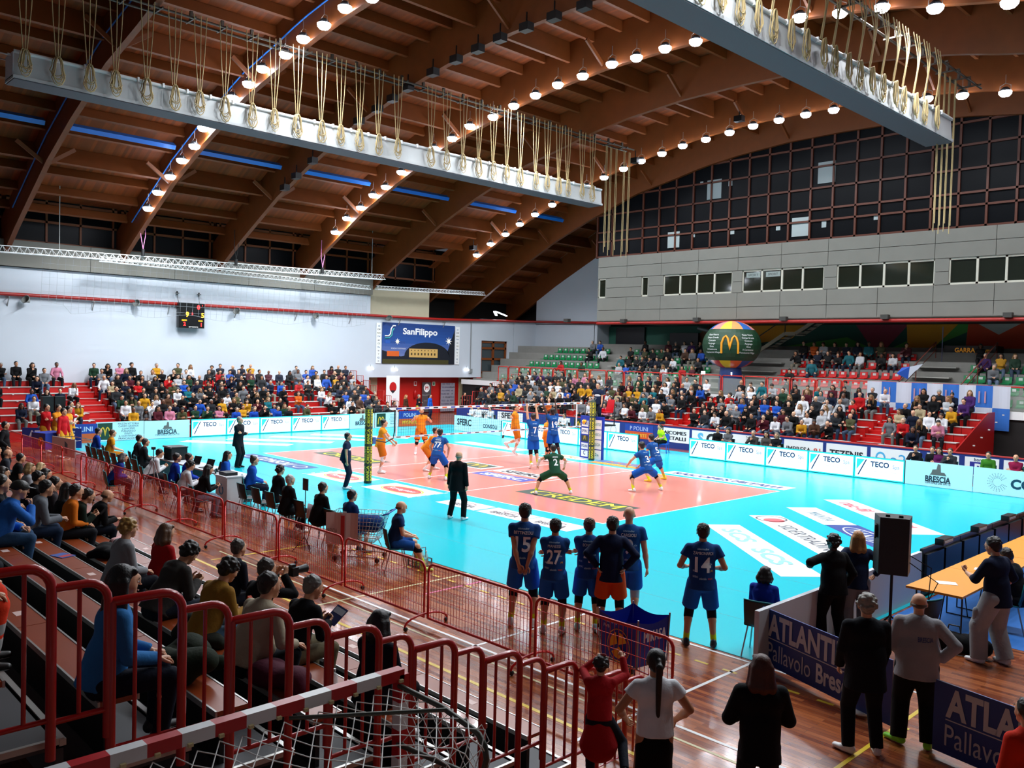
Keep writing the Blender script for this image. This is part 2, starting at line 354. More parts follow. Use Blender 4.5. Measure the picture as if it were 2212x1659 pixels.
# ---------------------------------------------------------------- west wall
M_WALL = mat('white_plaster', 'c6cdd6', .75, var=.04, vscale=.6); M_CONC = mat('concrete_panel', '7a7870', .8, var=.08, vscale=1.5, bump=.15)
M_BEIGE = mat('beige_wall', 'b3a98f', .7, var=.06); M_REDW = mat('red_wall', 'b81208', .55, var=.08, vscale=2)
b = MB(); b.box((XW-.3, -24, 0), (XW, 10.85, 7.95)); b.box((XW-.3, 10.85, 2.57), (XW, 20.75, 6.72)); b.box((XW-.3, 20.75, 5.3), (XW, 24, 6.9)); b.box((XW-.3, 23.4, 0), (XW, 24, 5.3)); struct(b.build('wall_west', M_WALL))
b = MB()
y = -24
for k, yy in enumerate(np.arange(-24, 10.8, 4.36)):
    y1 = min(yy+4.34, 10.95); b.box((XW-.4, yy, 7.98), (XW+.22, y1, 8.62)); b.box((XW-.4, yy, 8.635), (XW+.22, y1, 9.25))
struct(b.build('wall_west_band', M_CONC))
b = MB(); b.box((XW-3, 11, 6.6), (XW-.25, 15.95, 8.55)); b.box((XW-3, 10.6, 6.6), (XW-.3, 11, 8.9)); struct(b.build('wall_west_box', M_BEIGE))
b = MB(); b.box((XW-.75, 12, 0), (XW-.7, 19.2, 2.6), 0); b.box((XW-.75, 10.6, 0), (XW-.7, 12, 2.6), 1); b.box((XW-.75, 19.2, 0), (XW-.7, 20.8, 2.6), 1); b.box((XW-.7, 20.35, 0), (XW, 20.8, 2.57), 0); b.box((XW-.7, 10.6, 2.57), (XW-.3, 20.8, 2.6), 1)
struct(b.build('wall_recess', [M_REDW, M_BEIGE]))
b = MB(); b.box((XW-3.5, -24, -.3), (XW-3.4, 28, 12)); struct(b.build('wall_outer', C('14100c', .9)))
# window strips over the band
for i, (ya, yb) in enumerate(zip(ARCH_Y[1:-1], ARCH_Y[2:])):
    if ya > 16: continue
    e = MB(); zt = 10.5
    for yy in np.linspace(ya+.3, yb-.3, 4): e.box((XW-.42, yy-.05, 9.2), (XW-.3, yy+.05, 11.6))
    for z in (9.3, 10.35, 11.3): e.box((XW-.42, ya+.1, z-.06), (XW-.3, yb-.1, z+.06))
    o = e.build('window_%d' % (i+1), M_GLULAM); struct(o)
    MB().box((XW-.4, ya+.1, 9.2), (XW-.38, yb-.1, 11.6)).build('pane', M_GLASSD, o)
# ---------------------------------------------------------------- north-west corner walls
b = MB(); b.box((XW-.3, 24.05, 2), (XW+.02, 26.4, 6.9)); b.box((XW, 26.4, 2), (-17.9, 26.7, 6.75)); b.box((-17.95, 26.4, 2), (-17.65, 27.9, 6.75))
b.prism([(XW+.05, 26.4, 6.7), (-13, 26.4, 6.7), (-13, 26.4, 16), (-17.6, 26.4, 15), (-21.6, 26.4, 12.6), (-21.6, 26.4, 10.9), (XW+.05, 26.4, 10.9)], (0, .3, 0))
struct(b.build('wall_northwest', M_WALL))
b = MB(); b.box((XW-3.5, 27.9, -.3), (30, 28.2, 17)); struct(b.build('wall_north', C('26201c', .9)))
# door with glazed top lights
t = struct(empty('door_1', (XW-.2, 22.07, 0)))
FR = C('7a3c10', .45)
b = MB()
for y in (-1.27, -.02, 1.27): b.box((-.08, y-.09, 0), (.1, y+.09, 5.3))
for z in (2.95, 3.95, 4.75, 5.22): b.box((-.08, -1.3, z-.08), (.1, 1.3, z+.08))
b.build('door_frame', FR, t)
MB().box((-.02, -1.2, 3.0), (0, 1.2, 5.2)).build('pane', mat('dim_glass', '3a4448', .05, spec=.8), t)
b = MB(); b.box((-.03, -1.2, .02), (.05, -.1, 2.9)); b.box((.05, -.4, 1.0), (.1, -.2, 1.06)); b.box((-.03, .05, .02), (.05, 1.2, 2.9)); b.build('door_leaf', M_BEIGE, t)
# beige doors in the recess
for k, y in enumerate((19.25, 20.05)):
    t = struct(MB().box((XW-.69, y, 0), (XW-.64, y+.74, 2.2)).build('door_%d' % (k+2), C('bdb08c', .6)))
    MB().box((XW-.64, y+.1, 1.0), (XW-.6, y+.6, 1.06)).build('push_bar', C('202020', .4), t)
# ---------------------------------------------------------------- north facade over the upper stand
b = MB()
XF0, XF1 = -12.95, 24
WINS = [(-12.9,-12.3),(-9.45,-8.95),(-7.8,-3.1),(-2.45,2.3),(3.0,7.75),(8.4,13.2),(13.9,18.7)]
zb0, zw0, zw1, zt1 = 6.62, 8.1, 9.33, 10.7
def panel(x0, x1, z0, z1): b.box((x0+.012, YN-.22, z0+.012), (x1-.012, YN, z1-.012))
px_ = [-12.95] + [-10.6+2.62*k for k in range(14)]
for x0, x1 in zip(px_[:-1], px_[1:]):
    x1 = min(x1, XF1)
    for z0, z1 in ((zb0, 7.3), (7.3, zw0), (zw1, 10.05), (10.05, zt1)): panel(x0, x1, z0, z1)
prev = XF0
for a, c in WINS+[(XF1, XF1)]:
    if a > prev: panel(prev, a, zw0, (zw0+zw1)/2); panel(prev, a, (zw0+zw1)/2, zw1)
    prev = c
b.box((XF0, YN-.05, zb0), (XF1, YN+.05, zw0)); b.box((XF0, YN-.05, zw1), (XF1, YN+.05, zt1)); 
prev = XF0
for a, c in WINS+[(XF1, XF1)]:
    if a > prev: b.box((prev, YN-.05, zw0), (a, YN+.05, zw1))
    prev = c
struct(b.build('wall_facade', M_CONC)); struct(MB().box((XF0, YN-.2, zb0-.02), (XF1, 27.9, zb0+.1)).build('ceiling_gallery', M_CONC)); struct(MB().box((XF0, YN, 10.6), (XF1, 27.9, 10.7)).build('floor_gallery', M_CONC))
b = MB(); b.box((XF0+.2, 24.5, zb0), (XF1, 24.6, zt1)); struct(b.build('wall_office_back', C('1a1a18', .8)))
M_ALU = C('c8c4b4', .4); wi = 20
for k, (a, c) in enumerate(WINS):
    n = max(1, round((c-a)/1.17)); e = MB()
    for i in range(n+1): xx = a+(c-a)*i/n; e.box((xx-.05, YN-.16, zw0), (xx+.05, YN-.02, zw1))
    for z in (zw0+.04, zw1-.04): e.box((a, YN-.16, z-.045), (c, YN-.02, z+.045))
    o = struct(e.build('window_%d' % wi, M_ALU)); wi += 1
    MB().box((a, YN-.1, zw0), (c, YN-.09, zw1)).build('pane', mat('office_glass', '20241c', .07, spec=.9), o)
    if k == 3:
        for i in (0, 1):
            q = MB(); q.box((a+.2+i*1.2, YN-.115, zw1-.42), (a+1.05+i*1.2, YN-.105, zw1-.14)); q.text('SPORT', frame((a+.62+i*1.2, YN-.118, zw1-.34), (1, 0, 0), (0, 0, 1)), .12, 1, width=.6); q.build('window_sticker', [C('8a9490', .6), BLK], o)
# glazed gable above the facade
def zarch(x): return zb(x)+.1
o = MB(); cols = [-13.4+1.22*k for k in range(31)]
for x in cols: o.box((x-.05, YN+.1, zt1), (x+.05, YN+.28, max(zarch(x), zt1+.1)))
zr = [10.78, 11.75, 12.35, 13.45, 14.55, 15.6]
for z in zr:
    xa = [x for x in np.arange(-13.4, 23, .1) if zarch(x) > z]
    if xa: o.box((xa[0], YN+.1, z-.05), (xa[-1], YN+.28, z+.05))
gl = struct(o.build('window_40', C('54240e', .5)))
MB().poly([(x, YN+.2, zarch(x)) for x in np.arange(-13.4, 23, 1)]+[(23, YN+.2, zt1), (-13.4, YN+.2, zt1)]).build('pane', M_GLASSD, gl)
M_PAPER = C('9aa4a4', .6)
b = MB()
for u, v, w_, h_ in [(1543,409,.95,1.1),(1786,372,.95,1.1),(1455,518,.85,.95),(1729,490,.98,1.0),(1498,509,.2,.18),(1582,502,.25,.2),(1681,493,.25,.22),(1780,483,.25,.4),(1894,470,.3,.22),(1578,394,.25,.4),(1516,395,.2,.15)]:
    p = OY(u, v, YN+.18); b.box((p.x-w_/2, YN+.17, p.z-h_/2), (p.x+w_/2, YN+.19, p.z+h_/2))
b.build('window_paper', M_PAPER, gl)
b = MB()
for u, v, w_ in [(1800,430,.9),(1960,420,1.1),(2030,412,1.2),(2130,335,1.3)]:
    p = OY(u, v, 24); b.box((p.x-w_, 23.9, p.z-.12), (p.x+w_, 24.1, p.z+.12))
tag(b.build('air_duct', C('a0a8a8', .5)), 'white air ducts seen behind the glazed gable', 'duct')
for u, v in [(1848,440),(1990,425),(2030,423),(1975,482),(1880,494),(1908,495),(1625,510),(2138,404),(2142,466),(2060,477)]:
    p = OY(u, v, 23.5); b = MB(); b.lathe([(0, .03), (.13, .02), (.16, -.02), (0, -.03)], 12, 0, Matrix.Translation(p)); tag(b.build('ceiling_lamp', C('e8f0ff', .4, emit=6)), 'small round lamp glowing in the dark room behind the glazed gable', 'lamp', 'lamps behind the gable glass')
# red pipe along the walls and its brackets
PZ = 6.58
pts = [(XW+.2, -23, PZ), (XW+.2, 16.4, PZ+.08), (XW+.2, 26.2, PZ+.35), (-17, 26.2, PZ+.2), (-12.8, YN-.35, PZ-.12), (24, YN-.35, PZ-.15)]
M_PIPE = C('a01810', .4)
pip = MB().tube(pts[:2], .09, 8).build('red_pipe', M_PIPE); tag(pip, 'long red heating pipe running along the white wall on the left', 'pipe')
tag(MB().tube(pts[1:4], .09, 8).build('red_pipe', M_PIPE), 'short red heating pipe running over the corner door', 'pipe')
tag(MB().tube(pts[4:], .09, 8).build('red_pipe', M_PIPE), 'long red heating pipe under the office windows', 'pipe')
for y in np.arange(-22, 20, 3.9):
    MB().bar((XW, y, PZ-.55), (XW+.3, y, PZ-.1), .04, .04).bar((XW, y, PZ-.12), (XW+.35, y, PZ-.12), .04, .04).build('bracket', C('909090', .5), pip)

# ---------------------------------------------------------------- floodlights (each with its own lamp)
M_LENS = mat('flood_lens', 'eaf2ff', .3, emit=45); M_BLK = C('0c0c0e', .45); M_DGREY = C('2a2c30', .5)
def floodlight(lit=True):
    t = empty('floodlight')
    MB().lathe([(.0, .1), (.1, .1), (.17, .02), (.2, -.06), (.2, -.09), (.17, -.09)], 16).build('housing', C('3a3c40', .4, metal=.5), t)
    MB().lathe([(.24, -.075), (.23, -.16), (.16, -.24), (0, -.27)], 16).build('lens', M_LENS if lit else M_BLK, t)
    MB().tube([(-.2, 0, -.03), (-.2, 0, .16), (0, 0, .26), (.2, 0, .16), (.2, 0, -.03)], .012, 6).tube([(0, 0, .24), (0, 0, .6)], .012, 6).build('bracket', M_STEEL, t)
    if lit:
        l = bpy.data.lights.new('flood_lamp', 'SPOT'); l.spot_size = math.radians(150); l.spot_blend = .35; l.shadow_soft_size = .17; l.energy = LAMP_W*10; l.color = (.9, .95, 1)
        lo = bpy.data.objects.new('flood_lamp', l); COL.objects.link(lo); lo.parent = t; lo.location = (0, 0, -.3)
    return t
FL = floodlight()
L6 = bpy.data.lights['flood_lamp'].copy(); L6.energy *= .42
LP = {-5: [(745,10),(700,47),(655,77),(617,111),(567,142),(537,175),(502,205),(439,271),(420,310),(393,341),(368,376),(341,410),(320,445)],
      5.6: [(1905,8),(1815,20),(1728,30),(1648,48),(1503,83),(1437,98),(1375,118),(1322,132),(1259,158),(1205,177),(1157,200),(1110,223),(1065,247),(1015,267),(977,294),(937,315),(867,367),(833,399),(806,417),(779,444),(749,467),(724,497)],
      16.6: [(1801,232),(1741,242),(1683,254),(1627,267),(1576,281),(1525,296),(1475,310),(1430,327),(1385,343),(1347,360),(1305,379),(1267,400),(1193,438),(1156,459),(1123,480),(1092,502),(1060,523),(1030,547),(1933,213),(2003,207),(2079,200)]}
names = {-5: 'left', 5.6: 'middle', 16.6: 'right'}; first = True
for y, ps in LP.items():
    q = [OY(u, v, y-.36) for u, v in ps]
    xm = max(p.x for p in q); xx = xm+1.7
    q += [V((x, y-.36, zb(x)-.05)) for x in np.arange(xm+1.6, 22, 2.0)]
    for p in q:
        lab = 'round floodlight shining under the %s of the three lit timber arches' % names[y]; g = 'floodlights on the %s lit arch' % names[y]
        p.z = max(p.z, zb(p.x)-.15)
        if first: FL.location = p; tag(FL, lab, 'floodlight', g); first = False
        else:
            o = dup(FL, p, 0, lab, g)
            if y > 10:
                for c_ in o.children:
                    if c_.type == 'LIGHT': c_.data = L6
# switched-off speakers / lamps on the dark arches
OFF = MB().box((-.22, -.16, -.18), (.22, .16, .1)).bar((0, 0, .1), (0, 0, .5), .04, .04).build('dark_lamp', M_BLK); first = True
for y, ps in {.3: [(1262,20),(1197,43),(1137,67),(1080,92),(1032,116),(985,140),(935,167),(880,235),(848,222),(815,247),(775,277),(708,330),(675,358),(640,388),(615,415)], 16.2: [(1597,255),(1372,355),(1022,534)]}.items():
    for u, v in ps:
        p = OY(u, v, y-.3); p.z = max(p.z, zb(p.x)-.1)
        if first: OFF.location = p; tag(OFF, 'dark unlit lamp under a roof arch between two lit ones', 'lamp', 'unlit lamps under the arches'); first = False
        else: dup(OFF, p, 0)
# hanging fluorescent tubes in the corner niche
for k, (a, c) in enumerate([((1052,692),(1068,673)), ((1079,692),(1071,673))]):
    p = OX(*c, -24.9)
    o = MB().bar(p, p+V((1.2, .0 if k else -.9, -.35)), .16, .06).build('tube_lamp', C('f0f6ff', .4, emit=9)); tag(o, 'glowing strip lamp above the corner door, %s of the pair' % ('right' if k else 'left'), 'lamp')

# ---------------------------------------------------------------- curtain boxes with ropes
M_BOX = mat('grey_cover', 'b9bcbc', .5, bump=.3, bscale=3); M_ROPE = C('b09a6c', .8); M_WIRE = C('50483c', .6)
def curtain_box(x, y0, y1, z, lab):
    t = empty('curtain_box', (x, y0, z), 0, lab, 'curtain box'); L = y1-y0
    b = MB(); b.prism([(-.42, 0, 0), (.42, 0, 0), (.36, 0, .72), (-.36, 0, .72)], (0, L, 0)); b.box((-.46, -.03, -.06), (.46, L+.03, .03)); b.build('cover', M_BOX, t); MB().box((-.44, 0, -.09), (.44, L, -.06)).build('shaded_underside', C('4c4e54', .6), t)  # added dark sheet: underside shade put into its colour against the mat's bounce
    b = MB(); b.tube([(-.3, 0, .78), (-.3, L, .78)], .05, 6).tube([(.38, 0, .72), (.38, L, .72)], .06, 6); b.build('roller', C('d8dcdc', .4), t)
    b = MB()
    for k in range(int(L/.8)): b.box((.36, k*.8+.3, .66), (.46, k*.8+.36, .8))
    b.build('clip', WHITE, t)
    b = MB(); b.box((-.4, -.03, .0), (.4, .0, .7)).tube([(.3, -.05, .6), (.3, -.5, .6), (-.3, -.5, .6), (-.3, -.05, .6)], .02, 6); b.build('end_cap', C('c8ccd0', .4), t)
    return t
B1 = curtain_box(-5.7, -14.6, 11.9, 12.05, 'long grey curtain box hanging below the roof on the left'); B2 = curtain_box(11.7, -14, 9.8, 12.05, 'long grey curtain box hanging below the roof at the upper right')
def rail(x, y0, y1, z, lab):
    b = MB()
    for dx in (-.25, .25): b.tube([(x+dx, y0, z), (x+dx, y1, z)], .04, 6)
    for y in np.arange(y0+.3, y1, 1.1): b.bar((x-.4, y, z), (x+.4, y, z), .05, .05); b.box((x-.04, y-.05, z), (x+.04, y+.05, z+.3))
    tag(b.build('hoist_rail', C('504840', .5, metal=.6)), lab, 'rail')
rail(-5.7, -15, 14.6, 15.3, 'steel hoist rail under the arches over the left curtain box'); rail(11.7, -12, 13, 14.6, 'steel hoist rail under the arches over the right curtain box')
random.seed(3)
def rope(p, zt, sag=False, coil=True):
    t = empty('rope_coil', p); b = MB(); dz = zt-p.z
    for dx in (-.1, .02, .12):
        pts = [(0, dx*2.0, dz), (.02, dx*1.4, dz*.5), (.03, dx*.5, .1)]
        if sag: pts = [(.1*math.sin(PI*f), dx*2*(1-f)+.16*math.sin(f*5.5+dx*9)*f*(1.3-f), dz*(1-f)+.1*f) for f in np.linspace(0, 1, 11)]
        b.tube(pts, .016, 5)
    b.build('strand', M_ROPE, t)
    if coil:
        b = MB()
        for k in range(7):
            a = random.uniform(.07, .2); h = random.uniform(.55, .85); o = random.uniform(-.05, .05); d = random.uniform(.0, .1)
            b.tube([(d+.04, o+a*math.sin(u)*(1.15 if u > PI/2 and u < 3*PI/2 else .7), -h/2+math.cos(u)*h/2+.1) for u in np.linspace(0, 2*PI, 13)[:-1]], .014, 4, closed=True)
        b.build('loop', M_ROPE, t)
    return t
rv = [rope(V((0, 0, 0)), 2.6) for _ in range(3)]
for r_ in rv: tag(r_, 'x', 'rope')
used = set()
def put_rope(i, p, lab, g):
    r_ = rv[i % 3]
    if i % 3 in used: dup(r_, p, 0, lab, g)
    else: used.add(i % 3); r_.location = p; r_['label'] = lab; r_['group'] = g
for i, u in enumerate([53,124,191,249,316,375,430,485,542,591,641,692,734,775,815,857,929,962,998,1032,1063,1093,1122,1155,1180,1205,1224,1255,1277]):
    y = OX(u, 140+(u-53)*.2353, -5.2).y; put_rope(i, V((-5.22, y, 12.75)), 'tan rope hanging in a looped coil on the front of the left curtain box', 'rope coils on the left box')
r2 = [rope(V((0, 0, 0)), 1.95, True) for _ in range(2)]
for r_ in r2: tag(r_, 'tan rope hanging in a looped coil on the right curtain box', 'rope', 'rope coils on the right box')
for i, u in enumerate([1470,1508,1548,1592,1628,1664,1699,1735,1770,1796,1824,1851,1875,1901,1926,1946,1970,1992,2016]):
    y = OX(u, 0+(u-1424)*.475, 12.15).y; p = V((12.17, y, 12.72))
    if i < 2: r2[i].location = p
    else: dup(r2[i % 2], p)
for i, (u, v) in enumerate([(1303,545),(1312,552),(1324,552),(1341,556),(1352,556),(2015,500),(2026,505),(2037,500),(2049,505)]):
    x = -5.7 if i < 5 else 11.7; p = OX(u, v, x); b = MB()
    b.tube([(p.x, p.y, p.z), (p.x, p.y, 15.2 if i < 5 else 14.5)], .018, 5).tube([(p.x, p.y+.1, p.z+.3), (p.x, p.y+.1, 15.2 if i < 5 else 14.5)], .018, 5)
    tag(b.build('hanging_rope', M_ROPE), 'thin loose rope hanging straight down past the end of the %s curtain box' % ('left' if i < 5 else 'right'), 'rope', 'loose ropes at the %s box end' % ('left' if i < 5 else 'right'))

# ---------------------------------------------------------------- lattice trusses, netting, scoreboard
def truss(p, q, s, name_lab, mi=WHITE):
    p = V(p); q = V(q); t = empty('lattice_truss', p, 0, name_lab, 'truss'); q = q-p; L = q.length; d = q.normalized()
    side = V((d.y, -d.x, 0)).normalized()
    cs = [V((0, 0, 0))+side*s/2, V((0, 0, 0))-side*s/2, V((0, 0, s*.9))]
    b = MB()
    for c in cs: b.tube([c, c+q], .024, 6)
    b.build('chord', mi, t); b = MB(); n = int(L/s)
    for k in range(n):
        a = k*L/n; m = (k+.5)*L/n; e = (k+1)*L/n
        for i, j in ((0, 2), (1, 2), (0, 1)): b.tube([cs[i]+d*a, cs[j]+d*m, cs[i]+d*e], .012, 4, cap=False)
    b.build('lacing', mi, t); return t
truss((-21.5, -13, 8.35), (-21.5, 10.1, 8.82), .34, 'long white lattice truss in front of the concrete band')
truss((-22.3, -6.6, 8.45), (-22.3, 9.6, 8.2), .26, 'thinner white lattice truss just behind and below the long one')
truss((-23, 10.6, 8.3), (-23, 20, 8.55), .26, 'thin white lattice truss crossing the beige box towards the corner')
for u, v0, v1, c in [(128, 380, 560, 'a0a4a0'), (803, 470, 600, 'a0a4a0')]:
    p = OX(u, v1, -21.5); tag(MB().tube([p, (p.x, p.y, OX(u, v0, -21.5).z)], .02, 5).build('cable', C(c, .5)), 'steel cable holding the %s end of the long truss' % ('left' if u < 400 else 'right'), 'cable')
    q = OX(u, v0, -21.5); b = MB(); b.box((q.x-.12, q.y-.12, q.z-.1), (q.x+.12, q.y+.12, q.z+.15)).bar((q.x-.25, q.y, q.z+.1), (q.x+.25, q.y, q.z+.1), .06, .06); tag(b.build('chain_hoist', C('c8ccd0' if u > 400 else '202428', .4)), 'small chain hoist on the cable at the %s end of the truss' % ('left' if u < 400 else 'right'), 'hoist')
    tag(MB().tube([q, (q.x+.2, q.y-.15, q.z+1.6)], .02, 4).tube([q, (q.x+.2, q.y+.15, q.z+1.6)], .02, 4).build('sling', C('2a8a4a', .6)), 'green sling holding the hoist at the %s end of the truss' % ('left' if u < 400 else 'right'), 'sling')
for k, (u, v, c) in enumerate([(309,538,'c070a0'), (697,578,'c070a0'), (510,560,'101010'), (417,405,'3a9a4a')]):
    p = OX(u, v, -21.3); b = MB(); b.tube([p, p+V((0, 0, -.35))], .09, 8).build('projector', M_BLK); o = bpy.context.scene.objects['projector' if k == 0 else 'projector.%03d' % k]
    tag(o, ['black stage lamp hanging on pink slings left of the scoreboard', 'black stage lamp hanging on pink slings right of the scoreboard', 'black stage lamp hanging on wires between the pink slings', 'small dark lamp hanging high on two green slings'][k], 'lamp')
    MB().tube([p, p+V((0, -.12, .7)), p+V((0, -.1, 1.6))], .02, 4).tube([p, p+V((0, .12, .7)), p+V((0, .1, 1.6))], .02, 4).build('sling', C(c, .6), o)
M_NET = mat('thin_net', '9aa0a4', .7)
b = MB(); ys = np.arange(-9.2, 9.7, .34)
def nz(y): return 5.75+.25*math.sin(y*.8)**2+(.0 if y > -8 else .4)
for y in ys: b.bar((-22.6, y, nz(y)), (-22.3, y, 8.4), .008, .008)
for z in np.arange(6.1, 8.3, .34): b.bar((-22.5, ys[0], z), (-22.5, ys[-1], z), .008, .008)
for a, c in zip(ys[:-1], ys[1:]): b.bar((-22.6, a, nz(a)), (-22.6, c, nz(c)), .014, .014)
tag(b.build('safety_net', M_NET), 'thin pale safety net hanging from the truss over the white wall', 'net')
# scoreboard on the wall
t = empty('scoreboard', (XW+.46, -1.35, 5.32), 0, 'black square electronic scoreboard with red and yellow digits on the white wall', 'scoreboard')
MB().box((-.25, -.73, 0), (.02, .73, 1.38)).build('case', C('0a0a0c', .3), t)
F = frame((.03, 0, 0), (0, 1, 0), (0, 0, 1)); LR = C('ff2020', .4, emit=6); LY = C('ffb020', .4, emit=5); b = MB()
T = lambda x, z: F@Matrix.Translation(V((x, z, .004)))
b.text('0', T(.38, 1.05), .24, 0, bold=.03).text('9', T(-.25, .62), .26, 1, bold=.03).text('3', T(.03, .72), .13, 0, bold=.03).text('5', T(.62, .6), .26, 1, bold=.03).text('2', T(-.4, .12), .2, 0, bold=.03).text('1', T(.55, .1), .2, 0, bold=.03).text('OSPITI', T(-.42, .38), .07, 1).text('CASA', T(.5, .38), .07, 1).text('sportsystems', T(.1, .04), .07, 2).text("'", T(.6, 1.1), .2, 0)
b.build('digit', [LR, LY, C('e0e0e0', .4, emit=1)], t)
for s in (-.9, .65):
    MB().tube([(-.1, s*.75, 1.3), (-.3, s*.8, 1.9)], .015, 5).box((-.35, s*.8-.08, 1.86), (-.15, s*.8+.08, 1.92)).box((-.3, s*.8-.03, 1.8), (-.2, s*.8+.03, 2.0)).build('bracket', M_BLK, t)
# wall loudspeakers
for k, (u, v) in enumerate([(60,650),(298,658),(514,675),(685,685),(842,690),(1062,0)][:5]):
    p = OX(u, v, XW+.35); o = MB().lathe([(.05, -.12), (.1, 0), (.22, .18), (.2, .19)], 12, 0, Matrix.Translation(p)@Matrix.Rotation(.9, 4, 'Y')@Matrix.Rotation(.8, 4, 'X')).build('horn_speaker', C('8a8c88', .5)); tag(o, 'grey horn loudspeaker on the white wall below the red pipe, %s from the left' % ORD[k], 'speaker')
    MB().bar(p, p+V((-.33, 0, .1)), .04, .04).build('bracket', M_STEEL, o)
for k, (u, v) in enumerate([(1225,692),(1347,693),(1505,690),(1693,688),(1912,684),(2178,680)]):
    p = OY(u, v, YN-.5); o = MB().box((p.x-.18, p.y-.15, p.z-.12), (p.x+.18, p.y+.15, p.z+.1)).bar(p, p+V((0, .3, .1)), .05, .05).build('box_speaker', C('3a3834', .5)); tag(o, 'small dark box loudspeaker under the facade edge, %s from the left' % ORD[k], 'speaker')
# banner
t = empty('wall_banner', (XW+.03, 14.95, 3.5), 0, 'large night-sky banner reading SanFilippo on the white wall', 'banner')
b = MB(); F = frame((.03, 0, 0), (0, 1, 0), (0, 0, 1)); n = 12
for k in range(n): b.box((0, -3.15, 2.76*k/n), (.03, 3.15, 2.76*(k+1)/n), k)
cols_ = []
for k in range(n):
    f = k/(n-1); a = hexc('16304e') if f < .12 else None
    c1, c2, c3 = np.array(hexc('7a86b4')), np.array(hexc('24509a')), np.array(hexc('1a3c7c'))
    c = (c1*(1-f/.55)+c2*(f/.55)) if f < .55 else (c2*(1-(f-.55)/.45)+c3*((f-.55)/.45))
    cols_.append(mat('banner_sky_%d' % k, c, .5))
b.build('panel', cols_, t)
b = MB(); T = lambda x, z, o=0: F@Matrix.Translation(V((x, z, .002+o)))
HILL, BLD, WIN = C('0c1220', .6), C('d0a860', .6), C('403018', .6)
b.poly([F@V((x, z, .002)) for x, z in [(-3.15, 0), (3.15, 0), (3.15, 2.5), (2.5, .9)]+[(.7+2.0*math.cos(a), .55+.95*math.sin(a)) for a in np.linspace(0, PI, 16)]+[(-1.6, .5), (-3.15, .9)]], 0)
b.box((.0, -.9, .45), (.006, 1.6, 1.05), 1, Matrix.Translation(V((.035, 0, 0)))); b.box((0, -3.1, 0), (.006, 2.6, .3), 3, Matrix.Translation(V((.034, 0, 0))))
for i in range(8): b.box((0, -.75+i*.29, .9), (.004, -.66+i*.29, .96), 2, Matrix.Translation(V((.043, 0, 0)))); b.box((0, -.75+i*.29, .6), (.004, -.63+i*.29, .76), 2, Matrix.Translation(V((.043, 0, 0))))
b.box((0, -2.75, .5), (.006, -1.75, .85), 4, Matrix.Translation(V((.036, 0, 0)))); b.box((0, -2.9, 1.35), (.006, -2.5, 1.55), 5, Matrix.Translation(V((.036, 0, 0))))
b.text('SanFilippo', T(.05, 2.02), .42, 6, width=3.0, bold=.04).text('FUTURATIVE', T(-1.85, 1.36), .15, 7).text('FORZA E COSTANZA', T(-1.8, .98), .09, 6).text('Sala Colonne', T(-2.25, .6), .13, 6, width=.8)
b.tube([F@V((x, z, .02)) for x, z in [(-2.95, 1.85), (-2.65, 1.85), (-2.5, 2.0), (-2.45, 2.35), (-2.3, 2.55), (-2.1, 2.55)]], .045, 6, 6); b.tube([F@V((x, z, .015)) for x, z in [(-2.95, 1.7), (-2.6, 1.72), (-2.38, 1.9), (-2.35, 2.2), (-2.2, 2.38)]], .04, 6, 8)
for cx, cz, r_ in [(2.6, 1.65, .32), (-1.9, 1.5, .22)]:
    for a in range(8): b.poly([F@V((cx+r_*math.cos(a*PI/4), cz+r_*math.sin(a*PI/4), .004)), F@V((cx+.05*math.cos(a*PI/4+PI/2), cz+.05*math.sin(a*PI/4+PI/2), .004)), F@V((cx-.05*math.cos(a*PI/4+PI/2), cz-.05*math.sin(a*PI/4+PI/2), .004))], 9)
b.build('print', [HILL, BLD, WIN, C('403c14', .6), C('d86020', .6), C('2a5ab0', .5), WHITE, C('3a4a80', .5), C('40b0a8', .5), C('f0e8d0', .5, emit=.6)], t)
for s in (-3.42, 3.42):
    o = tag(MB().box((0, -.2, 0), (.02, .2, 2.7)).build('sponsor_strip', WHITE, None, V((XW+.03, 14.95+s, 3.5))), 'narrow white strip of sponsor marks at the %s edge of the big banner' % ('left' if s < 0 else 'right'), 'banner')
    b = MB()
    for k in range(11): b.text(['M', 'IQ', 'Y', 'lo', 'Oo', 'CG', 'am', 'TW', 'NAO', 'CW', 'ok'][k], frame((.025, 0, .1+k*.235), (0, 1, 0), (0, 0, 1)), .1, k % 3, bold=.03)
    b.build('lettering', [BLK, C('306890', .5), C('8a8a60', .5)], o)
for k, (u, v) in enumerate([(801,797),(853,799),(1008,799)]):
    p = OX(u, v, XW+.06); o = tag(MB().box((p.x-.06, p.y-.18, p.z-.06), (p.x+.08, p.y+.18, p.z+.06)).build('emergency_lamp', C('f4f8ff', .4, emit=5)), 'small glowing emergency lamp below the big banner, %s from the left' % ORD[k], 'lamp')
    MB().bar((p.x-.04, p.y, p.z), (p.x-.04, p.y, p.z+.3), .03, .03).build('conduit', C('a8acac', .5), o)
tag(MB().box((XW+.03, 19.62, 2.9), (XW+.08, 19.68, 6.6)).box((XW+.03, 19.5, 2.9), (XW+.14, 19.8, 3.2)).build('downpipe', C('8a8e90', .5)), 'grey vertical conduit with a junction box right of the big banner', 'pipe')
